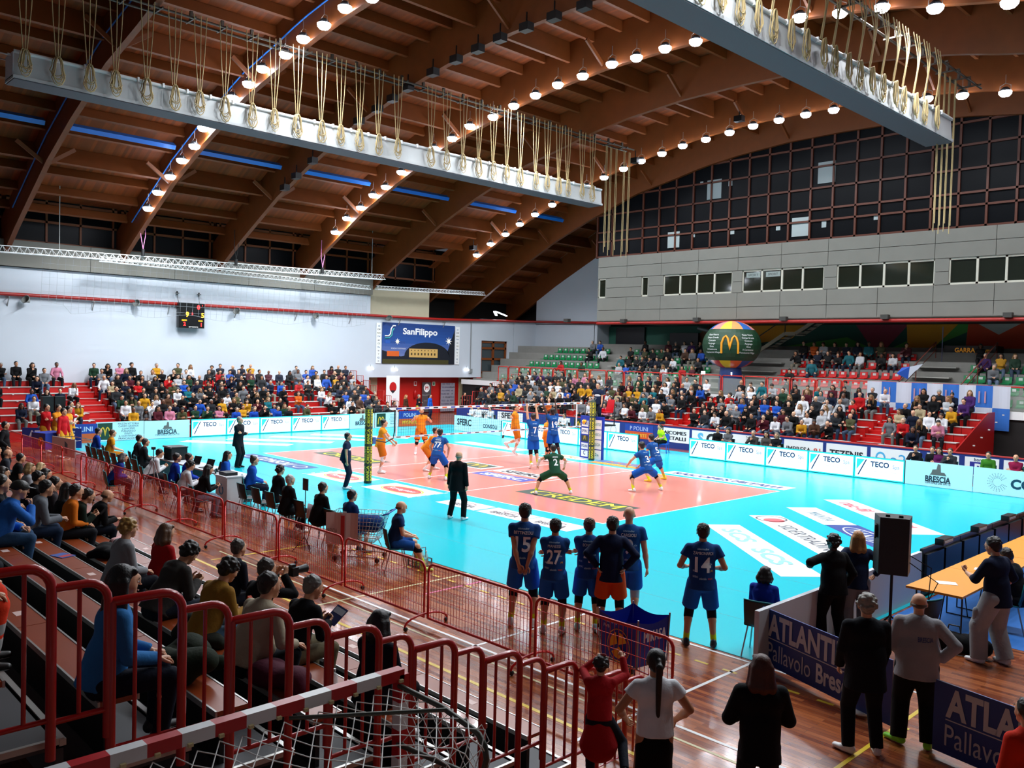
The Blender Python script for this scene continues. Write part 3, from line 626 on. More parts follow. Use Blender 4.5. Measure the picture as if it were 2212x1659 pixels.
# things in the red recess
def flatsign(p, ax, w_, h_, label, cat, m, txt=(), name='sign', th=.02, px=None):
    """upright board: p lower centre, ax = reading direction"""
    M = frame(p, ax, (0, 0, 1)); t = empty(name, (0, 0, 0), 0, label, cat); t.matrix_world = M@Matrix.Identity(4)
    MB().box((-w_/2, 0, -th), (w_/2, h_, 0)).build('panel', m, t)
    ms = []; b = MB()
    for it in txt:
        if it[4] not in ms: ms.append(it[4])
        k = ms.index(it[4])
        if it[0] == '#box': b.box((it[1]-it[3][0]/2, it[2]-it[3][1]/2, 0), (it[1]+it[3][0]/2, it[2]+it[3][1]/2, .003+.001*k), k)
        elif it[0] == '#disc':
            rx, ry = it[3]; b.poly([(it[1]+rx*math.cos(a), it[2]+ry*math.sin(a), .0035+.001*k) for a in np.linspace(0, 2*PI, 25)[:-1]], k)
        elif it[0] == '#poly': b.poly([(it[1]+x, it[2]+y, .0035+.001*k) for x, y in it[3]], k)
        else: b.text(it[0], Matrix.Translation(V((it[1], it[2]-it[3]/2, .004))), it[3], k, it[7] if len(it) > 7 else 'C', it[5] if len(it) > 5 else 0, it[6] if len(it) > 6 else None)
    if b.v: b.build('lettering', ms, t)
    return t
YD = (0, 1, 0)
p = OX(844, 885, -22); flatsign((-22, 11.35, .7), YD, 1.05, 2.05, 'white hanging flag with a red and black oval by the red wall', 'flag', WHITE, [('#disc', 0, 1.3, (.28, .34), C('c01818', .5)), ('#poly', 0, 1.3, [(-.2, -.2), (.2, -.2), (0, -.42)], BLK), ('lega', .15, .55, .12, C('e080a0', .5))], 'flag')
flatsign((XW-.5, 16.1, .1), YD, .8, 2.1, 'grey roll-up banner with a red M in a white disc', 'banner', C('4a4448', .6), [('#disc', 0, 1.7, (.26, .3), WHITE), ('M ', 0, 1.7, .26, C('b02020', .5), .04), ('PALLAVOLO', 0, 1.2, .1, C('a0a0a0', .5)), ('BRESCIA', 0, .8, .08, C('908890', .5))], 'roll_up_banner')
flatsign((XW-.45, 18.0, .1), YD, 1.3, 2.05, 'grey sponsor backdrop covered in small logos', 'banner', C('8a8894', .6), [(random.choice(['SFERC', 'TECO', 'a2a', 'SCS', 'M', 'POLINI']), x, z, .1, random.choice([BLK, C('404460', .5), C('58506a', .5)]), .03) for x in (-.4, 0, .4) for z in np.arange(.3, 2, .24)], 'sponsor_backdrop')
flatsign((XW-.65, 15.2, 1.95), YD, .24, .3, 'small red and white fire sign on the red wall', 'sign', C('e8e0e0', .5), [('#box', 0, .17, (.16, .2), C('b01818', .5))], 'fire_sign')
flatsign((XW-.65, 16.85, 1.95), YD, .24, .28, 'small green first-aid sign on the red wall', 'sign', C('d8e8d8', .5), [('#box', 0, .14, (.14, .2), C('186838', .5))], 'exit_sign')
b = MB(); b.lathe([(0, 0), (.09, 0), (.09, .45), (.03, .52), (.03, .58)], 12); o = b.build('fire_extinguisher', C('b01818', .3), None, V((XW-.6, 15.15, 1.1))); tag(o, 'red fire extinguisher on the red wall', 'extinguisher')
tag(MB().box((XW-.69, 12.8, 0), (XW-.66, 13.6, 2.0)).build('doorway', C('302038', .7)), 'dark doorway in the red wall right of the white flag', 'doorway')
t = empty('speaker_stand', (-22, 19.05, 0), 0, 'black monitor on a two-legged stand by the beige door', 'stand')
MB().box((-.1, -.6, 1.1), (.06, .6, 1.95)).build('screen', M_BLK, t); MB().bar((0, -.3, 0), (0, -.3, 1.1), .04, .04).bar((0, .2, 0), (0, .2, 1.1), .04, .04).box((-.3, -.5, 0), (.3, .4, .03)).build('leg', M_DGREY, t)
t = empty('equipment_cart', (-21.5, 21.0, 0), 0, 'yellow hinged equipment frame lying in the corner by the door', 'frame')
MB().bar((-.4, -1.3, .55), (.2, 1.4, .95), .12, .1).bar((.2, -1.3, .45), (.6, 1.3, .85), .12, .1).box((-.4, -1.2, .3), (.5, .2, .6)).build('frame', C('d89a10', .5), t)
MB().bar((0, -1, 0), (0, -1, .5), .08, .08).bar((0, 1, 0), (0, 1, .7), .08, .08).build('leg', M_DGREY, t)
for k, y in enumerate((19.3, 20.2)): tag(MB().lathe([(.22, 0), (.26, .5), (.3, .52), (.28, .6), (0, .66)], 14).build('bin', C('1a50b0', .4), None, V((-20.6, y, 0))), 'blue plastic bin with rounded lid, %s of the two by the door' % ('left' if k == 0 else 'right'), 'bin')

# ---------------------------------------------------------------- net, posts, referee stand
DKG = C('2c3a2a', .6); XD = (1, 0, 0); MX = (-1, 0, 0)
def netpost(y, lab, sgn):
    t = empty('net_post', (0, y, 0), 0, lab, 'post')
    MB().tube([(0, 0, 0), (0, 0, 2.55)], .05, 10).build('pole', M_STEEL, t)
    b = MB(); b.lathe([(.125, 0), (.125, 2.45), (.08, 2.5), (0, 2.5)], 6); b.build('padding', DKG, t)
    b = MB()
    for a in (-40, -100, 20, 80, 140, 200):
        n = V((math.cos(math.radians(a)), math.sin(math.radians(a)), 0)); u = V((-n.y, n.x, 0))
        F = frame(n*.113, (0, 0, 1), -u)
        b.text('BANCA  CREDEM  BANCA  CREDEM' if a % 3 else 'CREDEM  BANCA  CREDEM', F@Matrix.Translation(V((1.25, -.05, .0))), .1, 0, width=2.3, bold=.05)
    b.build('lettering', YEL, t)
    if sgn < 0: MB().box((-.08, .1, 1.28), (.1, .22, 1.5)).tube([(0, .2, 1.4), (0, .35, 1.45), (0, .55, 1.42)], .02, 6).build('winch', C('4060a0', .4), t)
    else: MB().tube([(0, -.1, 2.5), (-.05, -.1, 2.62), (.1, .1, 2.6), (0, .1, 2.5)], .015, 5).build('cable_loop', M_STEEL, t)
    return t
netpost(-5.6, 'green padded net post with yellow bank lettering on the near side of the court', -1); netpost(5.5, 'green padded net post with yellow bank lettering beside the referee stand', 1)
t = empty('volleyball_net', (0, 0, 0), 0, 'white-taped volleyball net stretched across the court between padded posts', 'net')
b = MB()
for y in np.arange(-4.6, 4.7, .1): b.box((-.0022, y-.0022, 1.48), (.0022, y+.0022, 2.38))
for z in np.arange(1.5, 2.4, .1): b.box((-.0022, -4.75, z-.0022), (.0022, 4.75, z+.0022))
b.build('mesh', C('303436', .6), t)
MB().box((-.012, -4.8, 2.36), (.012, 4.8, 2.44)).box((-.01, -4.8, 1.42), (.01, 4.8, 1.48)).build('top_band', WHITE, t)
b = MB()
for k in range(24):
    y = -4.5+k*.39
    b.box((.0125, y, 2.375), (.014, y+.2, 2.425), k % 3); b.box((.0105, y, 1.435), (.012, y+.18, 1.465), (k+1) % 3)
b.build('sponsor_print', [C('3a4ab0', .5), BLK, C('e06030', .5)], t)
for s in (-1, 1):
    MB().box((-.012, s*4.5-.03, 1.42), (.012, s*4.5+.03, 2.43)).build('side_band', WHITE, t)
    MB().tube([(0, s*4.8, 2.4), (0, s*5.45, 2.42)], .006, 4).tube([(0, s*4.8, 1.45), (0, s*5.45, 1.45)], .006, 4).build('cord', C('404040', .5), t)
t = empty('net_camera_arm', (0, -4.72, 1.3), 0, 'black bent camera arm at the near end of the net', 'bracket')  # arm of a camera at the net, carries no plate
MB().tube([(0, -.7, .1), (0, -.2, 0), (0, .1, .12), (0, .15, .35), (0, .15, 1.0), (0, -.1, 1.08)], .02, 6).build('arm', M_BLK, t)
# referee stand
t = empty('referee_stand', (-.15, 6.05, 0), 0, 'blue padded referee stand covered with sponsor panels behind the far post', 'stand')
BLP = C('1030a8', .5); Zr = 2.02
MB().bar((.35, -.35, Zr-.5), (.1, -.3, Zr), .05, .05).box((-.5, -.3, Zr-.6), (.5, .55, Zr-.55)).tube([(-.45, -.3, Zr-.55), (-.45, -.3, Zr+.35), (-.45, .5, Zr+.35), (-.45, .5, Zr-.55)], .025, 6).tube([(.45, .5, Zr-.55), (.45, .5, Zr+.35), (-.45, .5, Zr+.35)], .025, 6).build('platform_frame', M_BLK, t)
for k, (x0, y0, x1, y1) in enumerate([(-.62, -.42, -.02, -.5), (.0, -.5, .62, -.42)]):
    a = V((x0, y0, 0)); c = V((x1, y1, 0)); d = (c-a); L = d.length; F = frame(a, d, (0, 0, 1))
    p = MB().box((0, .05, -.12), (L, 1.82, 0), 0, F).build('padding', BLP, t); b = MB(); ms = [WHITE, BLK, C('203a80', .5), DKG, M4, C('d86030', .5), C('70a0a8', .5)]
    names_ = [['ATLANTIDE', 'SFERC', 'M', 'POLINI', 'C'], ['ATLANTIDE', 'CONSOLI', 'BRESCIA', 'a2a']][k]; n = len(names_)
    for i, s_ in enumerate(names_):
        z = 1.5-i*(1.32/(n-1))*.95; h = .26 if k == 0 else .38; w_ = .42 if k == 0 else .5
        b.box((L/2-w_/2, z-h/2, 0), (L/2+w_/2, z+h/2, .004), 3 if s_ == 'M' else 0, F); b.text(s_, F@Matrix.Translation(V((L/2, z-.05, .006))), .11 if len(s_) > 1 else .17, 4 if s_ == 'M' else 2 if k == 0 else 6, width=min(w_*.85, .08*len(s_)+.05), bold=.03)
    b.build('sponsor_panel', ms, p)
b = MB(); b.box((.1, -.1, Zr-.05), (.5, .35, Zr)).prism([(.1, .33, Zr), (.5, .33, Zr), (.47, .45, Zr+.5), (.13, .45, Zr+.5)], (0, .04, 0)).box((.1, -.1, Zr), (.13, .3, Zr+.12)); b.build('seat', C('c81020', .3), t)
MB().sphere((0, 0, 0), .105, 20, 0).build('volleyball', [C('f0b020', .4)], None, V(OY(1263, 911, 4.9)))
vb = bpy.data.objects['volleyball']; tag(vb, 'yellow and blue volleyball in the air next to the far padded post', 'ball'); MB().tube([(.106*math.cos(a), .04*math.sin(3*a), .106*math.sin(a)) for a in np.linspace(0, 2*PI, 25)[:-1]], .02, 6, closed=True).build('blue_panel', C('3040a0', .4), vb)
# ---------------------------------------------------------------- LED perimeter boards
E_W = mat('led_white', 'eef8fa', .4, emit=.95); E_C = mat('led_cyan', '28d8e8', .4, emit=.85); E_N = C('10285a', .5); E_B = C('2a64b8', .5); E_P = C('a8c8e0', .5)
def teco(p, ax, w_, lab, h=.84):
    M = frame(p, ax, (0, 0, 1)); t = empty('led_board', (0, 0, 0), 0, lab, 'advertising board', 'TECO boards round the court'); t.matrix_world = M
    MB().box((-w_/2, 0, -.12), (w_/2, h, -.001)).build('case', M_BLK, t)
    b = MB(); b.box((-w_/2, .03, 0), (w_/2, h, .004), 1); b.box((-w_/2+.04, .07, .004), (w_/2-.04, h-.05, .006), 0); b.poly([(-w_/2+.08, h-.1, .008), (-w_/2+.08, h-.5, .008), (-w_/2+.38, h-.1, .008)], 1)
    b.build('screen', [E_W, E_C], t); b = MB()
    b.poly([(-w_/2+.12, .14, .01), (-w_/2+.42, h-.1, .01), (-w_/2+.47, h-.1, .01), (-w_/2+.17, .14, .01)][::-1], 0)
    b.text('TECO', Matrix.Translation(V((.03, .5, .008))), .19, 0, width=.68, bold=.05).text('Spa', Matrix.Translation(V((.62, .49, .008))), .14, 1, width=.24)
    b.box((-.32, .41, .008), (.76, .416, .009), 2).text('FORNITURE INDUSTRIALI', Matrix.Translation(V((.22, .3, .008))), .07, 2, width=.95)
    b.build('lettering', [E_N, E_B, E_P], t); return t
nW = 5
for k in range(5): teco((-16.35, -4.4+1.76*(k+.5), 0), YD, 1.74, 'bright board reading TECO behind the left end line, %s of five from the left' % ORD[k])
for k in range(5): teco((-9.55+1.8*(k+.5), 9.35, 0), XD, 1.78, 'bright board reading TECO behind the far sideline beyond the net, %s from the left' % ORD[k])
for k in range(5): teco((1.6+1.85*(k+.5), 10.2, 0), XD, 1.83, 'bright board reading TECO right of the referee stand, %s of five from the left' % ORD[k])
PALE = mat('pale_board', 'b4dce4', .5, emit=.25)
NAVY = C('103060', .5)
def bear(x, y, s): return ('#poly', x, y, [(-.3*s, 0), (.3*s, 0), (.22*s, .12*s), (.1*s, .12*s), (.08*s, .4*s), (-.02*s, .42*s), (-.06*s, .22*s), (-.2*s, .2*s), (-.24*s, .06*s)], C('6a6460', .5))
flatsign((-16.4, -5.5, .02), YD, 2.1, .82, 'pale blue board reading BRESCIA left of the bright boards', 'advertising board', PALE, [bear(0, .42, .8), ('BRESCIA', 0, .3, .2, C('203040', .5), .05, .9), ('CENTRALE DEL LATTE', 0, .16, .08, C('304050', .5))], 'advertising_board')
flatsign((-16.4, -7.6, .02), YD, 2.05, .84, 'pale blue board with a green arches square and a list of places', 'advertising board', PALE, [('#box', -.65, .42, (.62, .74), C('123c28', .5)), ('M', -.65, .4, .4, C('f0b828', .5), .03)]+[(s, .35, .74-i*.11, .08, C('203040', .5)) for i, s in enumerate(['PIAZZA VITTORIA', 'CAMPO GRANDE', 'CONCESIO', 'PURGNAGO', 'ELNOS', 'IL CONTINENTE', 'FRANCIACORTA'])], 'advertising_board')
flatsign((-16.4, 5.25, .02), YD, 1.6, .82, 'pale blue board reading BRESCIA right of the left bright boards', 'advertising board', PALE, [bear(0, .42, .8), ('BRESCIA', 0, .3, .2, C('203040', .5), .05, .9)], 'advertising_board')
flatsign((-16.4, 6.9, .02), YD, 1.6, .84, 'pale blue board with a green arches square behind the near net post', 'advertising board', PALE, [('#box', -.4, .42, (.62, .74), C('123c28', .5)), ('M', -.4, .4, .4, C('f0b828', .5), .03)]+[(s, .4, .7-i*.12, .07, C('203040', .5)) for i, s in enumerate(['VITTORIA', 'GRANDE', 'CONCESIO', 'ELNOS', 'VILLAGE'])], 'advertising_board')
flatsign((-16.4, 8.5, .02), YD, 1.5, .9, 'blue and orange board reading POLINI MYSMITE behind the net', 'advertising board', C('1c3c98', .5), [('#box', 0, .22, (1.5, .44), C('d85820', .5)), ('POLINI', 0, .66, .2, C('c8d4f0', .5), .02, .9), ('MYSMITE', 0, .24, .2, C('e8c030', .5), .03, 1.0)], 'advertising_board')
flatsign((-12.3, 9.3, .02), XD, 2.1, .84, 'pale blue board reading SFERC behind the net', 'advertising board', PALE, [('SFERC', -.2, .5, .34, BLK, .05, 1.2)], 'advertising_board')
flatsign((-10.4, 9.3, .02), XD, 1.65, .84, 'pale blue board reading CONSOLI behind the net left of the bright boards', 'advertising board', PALE, [('CONSOLI', 0, .42, .2, C('203040', .5), .04, 1.1)], 'advertising_board')
flatsign((12.0, 10.2, .02), XD, 2.25, .86, 'pale blue board reading BRESCIA with a lion right of the bright boards', 'advertising board', PALE, [bear(0, .42, .95), ('BRESCIA', 0, .28, .2, C('203040', .5), .05, .85), ('CENTRALE DEL LATTE', 0, .15, .09, C('402838', .5), .02, .85)], 'advertising_board')
dots = [('#disc', -1.1+.25*math.cos(a)*(r_), .42+.25*math.sin(a)*r_, (.012, .012), C('406a80', .5)) for r_ in (.6, .8, 1.0, 1.2) for a in np.linspace(.6, 5.9, 18)]
flatsign((15.0, 10.2, .02), XD, 3.7, .86, 'pale blue board reading CONSOLI with a dotted swirl at the right edge', 'advertising board', PALE, dots+[('CONSOLI', .25, .42, .3, C('104058', .5), .06, 1.9), ('GRUPPO', .4, .66, .08, C('406a80', .5), 0, .8)], 'advertising_board')
# ---------------------------------------------------------------- blue advertising wall in front of the far stand
BW = C('1c3480', .5)
o = MB().box((-17, 12.55, 0), (17.5, 12.7, 1.06)).box((-17, 12.53, 1.06), (17.5, 12.72, 1.1), 1).build('barrier_wall', [BW, C('b83838', .5)]); tag(o, 'long blue barrier wall in front of the far red stand', 'barrier')
def adp(x0, x1, items, lab, bg=WHITE, z0=.3, z1=.98): return flatsign(((x0+x1)/2, 12.54, z0), XD, x1-x0, z1-z0, lab, 'advertising panel', bg, items, 'advertising_sign', .01)
adp(-15.4, -13.6, [('CONSOLI', 0, .34, .2, BLK, .04, 1.3)], 'white wall panel reading CONSOLI behind the net', z0=.45)
adp(-13.3, -11.2, [('SFERC', 0, .34, .3, BLK, .05, 1.4)], 'white wall panel reading SFERC behind the orange attacker', z0=.45)
adp(-9.2, -7.6, [('SIDERTRADING', 0, .34, .16, BLK, .04, 1.2)], 'white wall panel behind the two blue blockers')
adp(-7.3, -6.5, [('M', 0, .34, .4, M4, .03)], 'dark green wall panel with yellow arches beside the net end', C('16301e', .5))
adp(-5.4, -4.2, [('#disc', .2, .3, (.2, .25), C('c0c8cc', .5)), ('#disc', .2, .3, (.16, .2), WHITE)], 'white wall panel just left of the POLINI panel')
adp(-3.85, -2.1, [('#box', 0, .17, (1.72, .34), C('d05020', .5)), ('P POLINI', 0, .5, .2, C('c0ccf0', .5), .0, 1.1), ('MYSMITE', 0, .16, .17, C('e8b838', .5), .02, 1.0)], 'blue and orange wall panel reading POLINI', C('20409a', .5))
adp(-1.8, 0, [('RAICOMES', 0, .46, .17, BLK, .06, 1.45), ('METALLI', .1, .2, .17, BLK, .06, 1.2)], 'white wall panel reading RAICOMES METALLI behind the line judge')
adp(.15, 2.2, [('S', -.55, .34, .46, C('60b8e0', .5), .07), ('C', 0, .34, .46, BLK, .07), ('S', .5, .34, .46, C('60b8e0', .5), .07)], 'white wall panel reading SCS in large rounded letters')
adp(2.3, 4.7, [(s, -.1, .6-i*.1, .07, C('404040', .5)) for i, s in enumerate(['PIAZZA VITTORIA', 'CAMPO GRANDE', 'CONCESIO', 'ELNOS', 'FRANCIACORTA VILLAGE'])], 'white wall panel listing places above the second bright board')
adp(4.85, 6.6, [('IMPRESA', -.2, .3, .22, BLK, .02, 1.1), ('81', .62, .3, .22, C('d04030', .5), .02, .3)], 'white wall panel reading IMPRESA81')
adp(6.75, 8.45, [('TEZENIS', 0, .3, .26, BLK, .04, 1.4)], 'white wall panel reading TEZENIS')
adp(8.6, 10.5, [('#disc', -.55, .3, (.2, .24), C('50b0e0', .5)), ('#disc', -.55, .3, (.13, .16), WHITE), ('a2a', .3, .3, .4, C('40a8e0', .5), .0, .9)], 'white wall panel reading a2a with a blue ring')
adp(10.75, 11.9, [], 'plain white wall panel between the a2a and B panels'); adp(12.1, 13.25, [('#box', -.1, .27, (.6, .48), C('2a2a90', .5)), ('B', -.1, .27, .36, WHITE, .04), ('bonomi', 0, .6, .12, C('303060', .5), .02)], 'white wall panel with a B on a blue square'); adp(13.4, 16, [('BRIXIA', .1, .3, .4, C('1a4a2a', .5), .05, 1.6)], 'white wall panel with dark green letters at the right edge')

# ---------------------------------------------------------------- stands
M_RTIER = mat('red_tier', 'b80e0a', .45, var=.1, vscale=2); M_EDGE = C('d8d8d4', .4, metal=.3); M_CC = mat('stand_concrete', '8c8a84', .85, var=.12, bump=.2)
def red_stand(name, lab, F, segs, aisles, n, d, z0, dz, ends):
    """telescopic stand: F frame (x along, y back, z up), segs seat spans, one tier per row"""
    t = empty(name, (0, 0, 0), 0, lab, 'stand'); t.matrix_world = F; L0 = ends[0]; L1 = ends[1]
    for k in range(n):
        zf = z0+k*dz-.4; y = k*d; b = MB()
        b.box((L0, y+.0, zf-.06), (L1, y+d+.02, zf), 0); b.box((L0, y+d-.02, zf-.06), (L1, y+d+.02, zf+dz), 0)
        for a, c in segs:
            x = a
            while x < c-.3:
                x2 = min(x+2.4, c); b.box((x+.01, y+.28, zf), (x2-.01, y+.66, zf+.4), 0); b.box((x+.01, y+.24, zf+.395), (x2-.01, y+.68, zf+.42), 1)
                b.box((x+1.0, y+.23, zf+.36), (x+1.08, y+.25, zf+.41), 1); x += 2.4
        for a, c in aisles: b.box((a, y+.35, zf), (c, y+d, zf+dz/2), 0); b.box((a, y+.33, zf+dz/2-.02), (c, y+.37, zf+dz/2+.005), 1)
        b.build('tier', [M_RTIER, M_EDGE], t)
    for x in ends: MB().prism([(x, 0, 0), (x, n*d, 0), (x, n*d, z0+(n-1)*dz+.05), (x, n*d-.8, z0+(n-1)*dz+.05), (x, 0, z0-.2)], (.05, 0, 0)).build('side_panel', C('a00c0a', .4), t)
    return t
FW = Matrix(((0, -1, 0, -17.75), (1, 0, 0, 0), (0, 0, 1, 0), (0, 0, 0, 1)))    # x along +Y, y back -> -X
FN = Matrix(((1, 0, 0, 0), (0, 1, 0, 13.2), (0, 0, 1, 0), (0, 0, 0, 1)))
red_stand('red_stand', 'red telescopic stand full of spectators under the white wall on the left', FW, [(-14, -7.9), (-6.7, 9.2)], [(-7.9, -6.7)], 8, .76, .45, .28, (-14, 9.25))
red_stand('red_stand', 'red telescopic stand full of spectators along the far side', FN, [(-17.2, -9.0), (-7.9, -1.9), (-.8, 7.2), (8.4, 11.2)], [(-9.0, -7.9), (-1.9, -.8), (7.2, 8.4)], 6, .85, 1.0, .27, (-17.4, 11.3))
# near stand: dark decks, brown planks with aluminium edges
M_PLANK = mat('brown_plank', '94401a', .35, var=.15, vscale=3, coat=.2); M_DECKG = C('3a3a3e', .6); M_ALN = C('b8b8b4', .35, metal=.6)
NS_Y = -14.9; NS_D = .81; NS_DZ = .285
t = empty('spectator_stand', (0, NS_Y, 0), 0, 'near stand with brown bench planks and dark grey decks at lower left', 'stand')
def ns_seat(k): return .5+k*NS_DZ
for k in range(12):
    y = -k*NS_D; zf = ns_seat(k)-.42
    MB().box((-16, y-NS_D-.02, zf-.05), (17.3, y, zf)).box((-16, y-NS_D-.05, zf-.05), (17.3, y-NS_D, zf+NS_DZ)).build('deck', M_DECKG, t)
    MB().box((-16, y-.03, zf-.03), (17.32, y+.01, zf+.012)).bar((17.3, y, zf), (17.3, y-NS_D, zf), .03, .04).build('edge_strip', M_ALN, t)
    b = MB(); x = 17.2
    while x > -16: b.box((x-1.99, y-.56, ns_seat(k)-.035), (x, y-.32, ns_seat(k)), 0); x -= 2.0
    b.box((-16, y-.575, ns_seat(k)-.04), (17.2, y-.56, ns_seat(k)+.004), 1); b.box((-16, y-.32, ns_seat(k)-.04), (17.2, y-.305, ns_seat(k)+.004), 1)
    b.box((-16, y-.52, zf), (17.15, y-.48, ns_seat(k)-.035), 2)
    p = b.build('bench_plank', [M_PLANK, M_ALN, C('141416', .6)], t)
    q = MB()
    for i in range(6):
        x = 16.2-i*2.3-(k % 3)*.7; q.box((x-.07, y-.48, ns_seat(k)), (x+.07, y-.4, ns_seat(k)+.002))
    q.build('seat_sticker', C('e8c8c0', .5), p)
# red stair railing at the end of the near stand (x = 17.4)
XR = 17.42
for k in range(0, 9):
    y0 = -14.66-k*NS_D-.0; zt = .94+k*NS_DZ+.0; lab = 'red tubular railing section beside the near stand steps, %s from the bottom' % ordn(k)
    t = empty('stair_railing', (XR, y0, 0), 0, lab, 'railing', 'red railing sections down the near stand')
    if k < 0:
        if k == -2: bpy.data.objects.remove(t); continue
        MB().tube([(0, 0, .3), (0, 0, zt+.42), (0, .1, zt+.46), (0, .42, zt+.46), (0, .52, zt+.36), (0, .55, zt+.25)], .03, 10).tube([(0, .55, zt+.3), (0, .55, .02)], .03, 10).build('frame_tube', M_RED, t)
        b = MB()
        for y in (.18, .36): b.tube([(0, y, .25), (0, y, zt+.45)], .013, 6)
        b.build('bar', M_RED, t); continue
    zl = zt-.95
    MB().tube([(0, 0, zl-.1), (0, 0, zt)]+[(0, .02, zt+.0), (0, .3, zt+.0)]+arc((0, .32, zt-.14), .14, PI/2, 0, 5, (0, 1, 0))+[(0, .46, zl-.25)], .031, 12).tube([(0, .46, zt-.14)]+arc((0, .66, zt-.27), .13, PI/2, 0, 5, (0, 1, 0), (0, 0, 1))+[(0, .79, zl-.2)], .027, 12).build('frame_tube', M_RED, t)
    MB().tube([(0, .46, zl-.02), (0, .79, zl-.02)], .02, 8).build('lower_rail', M_RED, t)
    b = MB()
    for y in (.15, .31): b.tube([(0, y, zl-.0), (0, y, zt)], .014, 8)
    b.tube([(0, .62, zl-.0), (0, .62, zt-.15)], .014, 8); b.tube([(0, 0, zl), (0, .46, zl)], .018, 8)
    b.build('bar', M_RED, t)
# ---------------------------------------------------------------- upper stand (concrete, plastic seats), glass railing
b = MB(); b.box((-24, 18.9, 2.15), (24, 20.05, 2.42)); b.box((-24, 19.0, 0), (24, 19.1, 2.2), 1)
for k in range(6): b.box((-24, 20.0+.9*k, 1.8), (24, 20.0+.9*(k+1) if k < 5 else 26.5, 2.5+.5*k))
b.box((-17.6, 26.0, 4.9), (24, 26.1, 5.25)); b.box((-24, 26.1, 4.5), (24, 28, 4.8)); b.box((11.4, 13.2, 0), (11.5, 19, .02), 1)
struct(b.build('upper_tier', [M_CC, C('1c1a1a', .8)]))
b = MB(); b.box((-24, 18.87, 2.1), (24, 18.9, 2.44)); struct(b.build('trim_1', WHITE))
MUR = [C(c, .7) for c in ('3a7a50', 'f0a020', 'd84820', '50a040', '9a3c4c', 'c8c8bc', '245a4a', 'f0b830', '704828')]
b = MB(); mx0, mx1, mz0, mz1 = -17.6, 24, 5.2, 6.58; yM = 27.7; b.box((mx0, yM, 4.5), (mx1, yM+.1, mz1), 6)
def tri(pts, m): b.poly([(x, yM-.004-.0006*len(b.f), 5.2+(z-5.2)*.81) for x, z in pts], m)
tri([(-11, 5.2), (-7, 5.2), (-9, 6.9)], 8); tri([(-6, 6.9), (-2, 6.9), (-3, 5.9), (-6, 5.4)], 1); tri([(-4, 5.2), (2, 5.2), (.5, 6.0)], 3); tri([(1, 6.9), (4, 6.9), (2.8, 5.2), (2, 5.2)], 4); tri([(3.0, 5.2), (6, 6.9), (8, 6.9), (5, 5.2)], 3); tri([(3.9, 6.9), (6.6, 6.9), (5.3, 5.2), (4, 5.2)], 1)
tri([(7, 5.2), (10.5, 5.2), (10.6, 6.9), (7.1, 6.9)], 2); tri([(7.6, 6.9), (9.6, 6.9), (8.6, 6.2)], 5); tri([(10.8, 5.2), (13, 5.2), (11.5, 6.9), (10.7, 6.9)], 0); tri([(11.6, 6.9), (15.6, 6.9), (13.4, 5.7)], 1); tri([(12.8, 5.2), (16.5, 5.2), (16.8, 6.4), (15.2, 6.2)], 3); tri([(15.6, 6.9), (20, 6.9), (20, 5.2), (17, 5.2)], 4); tri([(16.2, 6.9), (16.5, 6.9), (18.8, 5.4), (18.4, 5.4)], 5); tri([(17.2, 6.9), (17.5, 6.9), (19.6, 5.5), (19.2, 5.5)], 5); tri([(12.2, 6.8), (12.35, 6.85), (13.5, 5.9), (13.3, 5.85)], 7)
o = b.build('mural', MUR); tag(o, 'long wall mural of green, orange and red geometric shapes behind the upper stand', 'mural')
tag(MB().box((-16.8, 27.5, 4.8), (-14.2, 27.62, 6.5)).build('dark_opening', C('0c0c10', .4)), 'large black opening at the back left corner of the upper stand', 'opening'); tag(MB().box((-12, 27.5, 4.8), (-9.7, 27.62, 6.1)).build('dark_opening', C('0c0c10', .4)), 'smaller black opening left of the inflatable balloon', 'opening')
o = tag(MB().tube([(x, 27.0, z) for x, z in [(-9.4, 6.4), (-8.2, 6.15), (-7.4, 5.7), (-6.9, 5.1)]], .12, 4).build('white_arc', C('9aa8a8', .5)), 'curved white mural stripe beside the inflatable balloon', 'mural stripe')
# plastic seats
def seat(col, name):
    t = empty(name); M_ = C(col, .35)
    b = MB(); pr = [(-.2, .03), (-.2, .07), (-.02, .06), (.13, .09), (.17, .16), (.2, .38), (.23, .38), (.2, .13), (.15, .04), (0, .02)]
    L = .4; vs = [(x, y, z) for x in (-L/2, L/2) for y, z in pr]; n = len(pr); b.add(vs, [(i, (i+1) % n, n+(i+1) % n, n+i) for i in range(n)]+[tuple(range(n))[::-1], tuple(range(n, 2*n))]); b.build('shell', M_, t)
    MB().box((-.08, .165, .22), (.08, .2, .34)).build('number_plate', C('d8dcd8', .5), t); return t
SG = seat('128048', 'stadium_chair'); SR = seat('d01818', 'stadium_chair')
for s_, l, g in ((SG, 'green plastic seat with a white number plate in the upper stand', 'green seats of the upper stand'), (SR, 'red plastic seat with a white number plate in the upper stand', 'red seats of the upper stand')): tag(s_, l, 'seat', g)
SEATS = []; fr = {0: True, 1: True}
def putseat(kind, p):
    s_ = (SG, SR)[kind]
    if fr[kind]: s_.location = p; fr[kind] = False
    else: dup(s_, p)
for k in range(5):
    y = 20.0+.9*k+.45; z = 2.5+.5*k
    for x0, x1, kd in ((-21.5+.55*k, -13.6-.2*k, 0), (-12.3, -5.2, 0), (-.6 if k < 3 else 0, 5.8, 1), (8.9, 14.5, 0)):
        if kd == 0 and k == 4 and x0 > 8: continue
        x = x0
        while x < x1: putseat(kd, V((x, y, z))); x += .56
